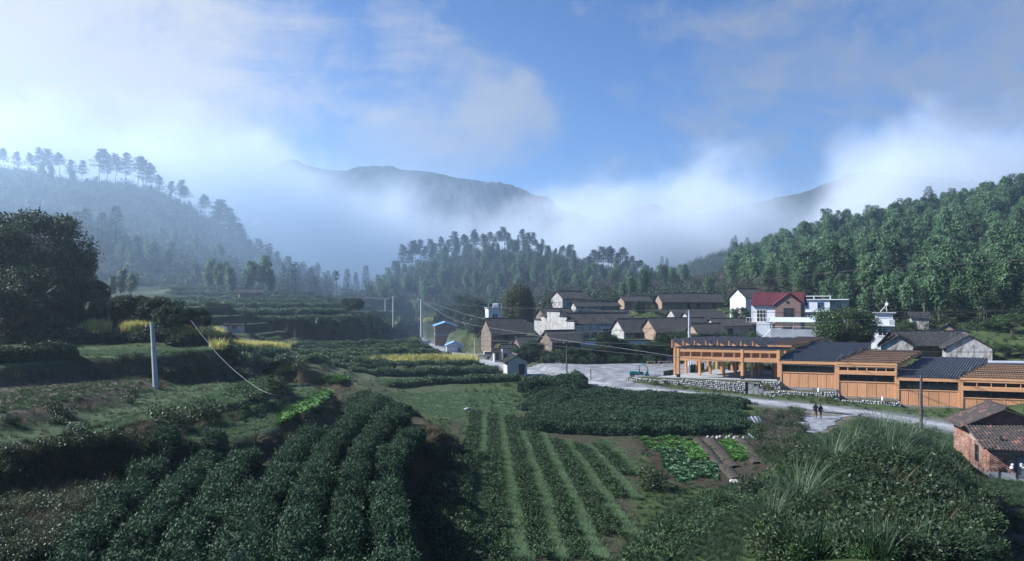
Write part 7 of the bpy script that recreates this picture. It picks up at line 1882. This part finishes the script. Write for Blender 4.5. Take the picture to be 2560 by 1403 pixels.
# left hill
lp_ = hill_points(1500, -330, -95, 205, 392, 4.4, lambda x, y: -60 < spx(x, y) < 880 and y > 225 - .0 * x)
k_ = rng.random(len(lp_)); lz = H(lp_[:, 0], lp_[:, 1])
scatter('left_wood', S_wood, np.column_stack([lp_, lz - .5])[k_ < .78], rng.uniform(.9, 1.8, (k_ < .78).sum()), 'hazy mixed wood covering the big left hill', 'wood')
scatter('left_bamboo', S_bam[2], np.column_stack([lp_, lz])[k_ >= .9], rng.uniform(.5, .95, (k_ >= .9).sum()), 'hazy bamboo on the big left hill', 'bamboo')
for kp, (px, py) in enumerate([(10, 372), (40, 380), (75, 385), (100, 372), (125, 375), (150, 385), (180, 400), (205, 402), (248, 374), (268, 380), (290, 388), (318, 382), (345, 392), (362, 398), (378, 410), (400, 440), (425, 455), (450, 452), (465, 468), (515, 490), (548, 505), (560, 502), (572, 520), (585, 540), (598, 560), (610, 585), (622, 600), (650, 600), (670, 610), (690, 630), (705, 655)]):
    Yr = np.interp(px, [0, 330, 470, 560, 640, 760], [388, 378, 372, 358, 338, 310])
    pine_at(px, py, Yr - 3, '%s hazy pine from the left along the ridge of the big left hill' % ordinal(kp + 1), 'pines on the left ridge', 1.15)
for px, py, Y, w_ in [(190, 528, 250, 40), (215, 520, 252, 40), (255, 530, 250, 40), (290, 515, 255, 46), (720, 640, 235, 40), (740, 655, 235, 34), (775, 668, 240, 36), (790, 690, 245, 30), (820, 677, 250, 24), (868, 672, 252, 26), (915, 663, 255, 24), (890, 680, 250, 22)]:
    plant('fir_tree', firs[int(px) % 2], px, py, Y, 'dark hazy fir on the slope left of the middle hill' if px > 700 else 'hazy fir on the flank of the big left hill', 'hazy firs', w_ * 1.6, h0=10, r0=1.85)
for px, py, Y, s_ in [(350, 595, 250, 1.1), (385, 600, 248, 1.2), (415, 615, 246, 1.1), (330, 620, 240, .9), (520, 645, 205, 1.0), (545, 650, 203, 1.0), (580, 665, 200, .9), (625, 650, 205, 1.0), (655, 650, 206, 1.0), (680, 670, 205, .9), (300, 670, 170, .8), (325, 680, 168, .8), (280, 690, 168, .7)]:
    b = base_of(px, py, Y); top = CAMZ - (py - HZ) / F * Y; s_ = np.clip((top - b.z) / 11, .45, 1.4)
    o = link('bamboo_clump', bam[int(px) % 4], None, b); o.scale = (s_, s_, s_); o.rotation_euler = (0, 0, px); tag(o, 'hazy bamboo clump at the foot of the big left hill', 'bamboo', 'bamboo on the left slope')
sp = hill_points(240, -135, -55, 150, 225, 4.0, lambda x, y: 430 < spx(x, y) < 960 and y > 185)
scatter('slope_shrubs', S_shrub, np.column_stack([sp, H(sp[:, 0], sp[:, 1]) - .2]), rng.uniform(1.0, 2.4, len(sp)), 'hazy shrubs between the terraces and the left hill', 'shrubs')
# palm
mb = MB(); mb.tube([(0, 0, -.3), (.1, 0, 2.2), (.05, 0, 4.4)], [.14, .12, .11], 6); lf = Leafy()
a = np.arange(26) * 2.4; el = rng.uniform(-.5, 1.0, 26); D_ = np.stack([np.cos(a) * np.cos(el), np.sin(a) * np.cos(el), np.sin(el)], 1)
lf.add(np.tile([[.05, 0, 4.4]], (26, 1)) + D_ * .5, D_, nz(np.cross(D_, np.cross(np.array([0, 0, 1.]), D_))), 1.2, .8, .1)
plant('palm_tree', (mb.mesh('palm_trunk', [bark_m]), lf.mesh('palm_crown', pine_l)), 842, 682, 252, 'small windmill palm on the hazy saddle', None, 18, h0=5.2, r0=1.6)
# mid hill
mp_ = hill_points(520, 80, 300, 385, 500, 5.2, lambda x, y: 1600 < spx(x, y) < 2120)
scatter('far_wood', S_wood, np.column_stack([mp_, H(mp_[:, 0], mp_[:, 1]) - .5]), rng.uniform(1.1, 2.1, len(mp_)), 'blue hazy wood on the hill between village and mountains', 'wood')
for px, py in [(1838, 588), (1830, 596), (1868, 593), (1928, 582), (1945, 590), (1915, 596), (1655, 640), (1668, 645)]:
    plant('fir_tree', firs[px % 2], px, py, 478, 'distant pointed fir on the blue hill', 'distant firs', 24, h0=10, r0=1.85)
# ------------------------------------------------------------------ air
def vol_box(name, x0, x1, y0, y1, z0, z1, m):
    o = MB().box(x0, x1, y0, y1, z0, z1).build(name, m)
    return o
hm = bpy.data.materials.new('haze'); hm.use_nodes = True
n, l = hm.node_tree.nodes, hm.node_tree.links
n.remove(n['Principled BSDF'])
pv = n.new('ShaderNodeVolumePrincipled')
pv.inputs['Color'].default_value = (.62, .79, 1.0, 1); pv.inputs['Density'].default_value = .00032; pv.inputs['Anisotropy'].default_value = .48
l.new(pv.outputs[0], n['Material Output'].inputs['Volume'])
zmax = float(Z.max())
haze = vol_box('haze', -1250, 1250, -80, 1450, float(Z.min()) - 1.5, zmax + 25, hm)
tag(haze, 'pale blue morning haze filling the whole valley', 'haze', kind='stuff')

# low morning cloud lying between the hills and the mountains
mm = bpy.data.materials.new('mist'); mm.use_nodes = True
n, l = mm.node_tree.nodes, mm.node_tree.links
n.remove(n['Principled BSDF'])
pv = n.new('ShaderNodeVolumePrincipled'); pv.inputs['Color'].default_value = (.80, .87, .96, 1); pv.inputs['Anisotropy'].default_value = .0
l.new(pv.outputs[0], n['Material Output'].inputs['Volume'])
tcm = n.new('ShaderNodeTexCoord'); sx = n.new('ShaderNodeSeparateXYZ'); l.new(tcm.outputs['Object'], sx.inputs[0])
def mth(op, a, b=None, c=None):
    q = n.new('ShaderNodeMath'); q.operation = op
    for i, v in enumerate((a, b, c)):
        if v is None: continue
        if isinstance(v, (int, float)): q.inputs[i].default_value = v
        else: l.new(v, q.inputs[i])
    return q.outputs[0]
XR = 480.0
fc = n.new('ShaderNodeFloatCurve')
l.new(mth('DIVIDE', mth('ADD', sx.outputs['X'], XR), 2 * XR), fc.inputs['Value'])
YM = 580.0
prof = [(0, 330), (400, 330), (620, 360), (740, 420), (860, 470), (1000, 520), (1200, 560), (1330, 535), (1450, 515), (1600, 485), (1750, 450), (1900, 450), (1975, 490), (2020, 560), (2090, 540), (2135, 480), (2175, 380), (2230, 330), (2320, 310), (2560, 310)]
cv = fc.mapping.curves[0]
while len(cv.points) > 2: cv.points.remove(cv.points[1])
pts = [(((px - CX) / F * YM + XR) / (2 * XR), (CAMZ + (HZ - py) / F * YM) / 200) for px, py in prof]
cv.points[0].location = (0, pts[0][1]); cv.points[1].location = (1, pts[-1][1])
for q in pts[1:-1]: cv.points.new(*q)
fc.mapping.update()
top = mth('MULTIPLY', fc.outputs[0], 200)
nz = n.new('ShaderNodeTexNoise'); nz.inputs['Scale'].default_value = .015; nz.inputs['Detail'].default_value = 9; nz.inputs['Roughness'].default_value = .62; nz.inputs['Distortion'].default_value = .4
l.new(tcm.outputs['Object'], nz.inputs['Vector'])
dd = mth('ADD', mth('SUBTRACT', top, sx.outputs['Z']), mth('MULTIPLY', mth('SUBTRACT', nz.outputs[0], .5), 175))
mr2 = n.new('ShaderNodeMapRange'); mr2.interpolation_type = 'SMOOTHSTEP'
l.new(dd, mr2.inputs[0]); mr2.inputs[1].default_value = -22; mr2.inputs[2].default_value = 48; mr2.inputs[3].default_value = 0; mr2.inputs[4].default_value = .022
xr_ = n.new('ShaderNodeMapRange'); xr_.interpolation_type = 'SMOOTHSTEP'; l.new(sx.outputs['X'], xr_.inputs[0])
xr_.inputs[1].default_value = 250; xr_.inputs[2].default_value = 420; xr_.inputs[3].default_value = 1.0; xr_.inputs[4].default_value = .42
l.new(mth('MULTIPLY', mr2.outputs[0], xr_.outputs[0]), pv.inputs['Density'])
mist = vol_box('mist', -470, 470, 530, 690, 15, zmax + 12, mm)
tag(mist, 'bank of white low cloud drifting in front of the mountains', 'cloud', kind='stuff')

# blue morning veil hanging over the left and middle hills
vm = bpy.data.materials.new('hill veil'); vm.use_nodes = True
n, l = vm.node_tree.nodes, vm.node_tree.links
n.remove(n['Principled BSDF'])
pv = n.new('ShaderNodeVolumePrincipled'); pv.inputs['Color'].default_value = (.50, .73, 1.0, 1); pv.inputs['Anisotropy'].default_value = .4
l.new(pv.outputs[0], n['Material Output'].inputs['Volume'])
tcm = n.new('ShaderNodeTexCoord'); sx = n.new('ShaderNodeSeparateXYZ'); l.new(tcm.outputs['Object'], sx.inputs[0])
def ramp(v, a, b, c, d_):
    q = n.new('ShaderNodeMapRange'); q.interpolation_type = 'SMOOTHSTEP'; l.new(v, q.inputs[0])
    for i, t_ in enumerate((a, b, c, d_)): q.inputs[i + 1].default_value = t_
    return q.outputs[0]
nz = n.new('ShaderNodeTexNoise'); nz.inputs['Scale'].default_value = .016; nz.inputs['Detail'].default_value = 4; l.new(tcm.outputs['Object'], nz.inputs['Vector'])
dx_ = ramp(sx.outputs['X'], -130, 105, .0019, .0004)
dy_ = mth('MULTIPLY', ramp(sx.outputs['Y'], 95, 260, 0, 1), ramp(sx.outputs['Y'], 470, 520, 1, 0))
dz_ = ramp(sx.outputs['Z'], 70, 125, 1, 0)
l.new(mth('MULTIPLY', mth('MULTIPLY', dx_, dy_), mth('MULTIPLY', dz_, ramp(nz.outputs[0], .25, .75, .55, 1.4))), pv.inputs['Density'])
veil = vol_box('veil_mist', -430, 230, 93, 522, -6, 128, vm)
tag(veil, 'thin blue mist hanging over the left and middle hills', 'mist', kind='stuff')
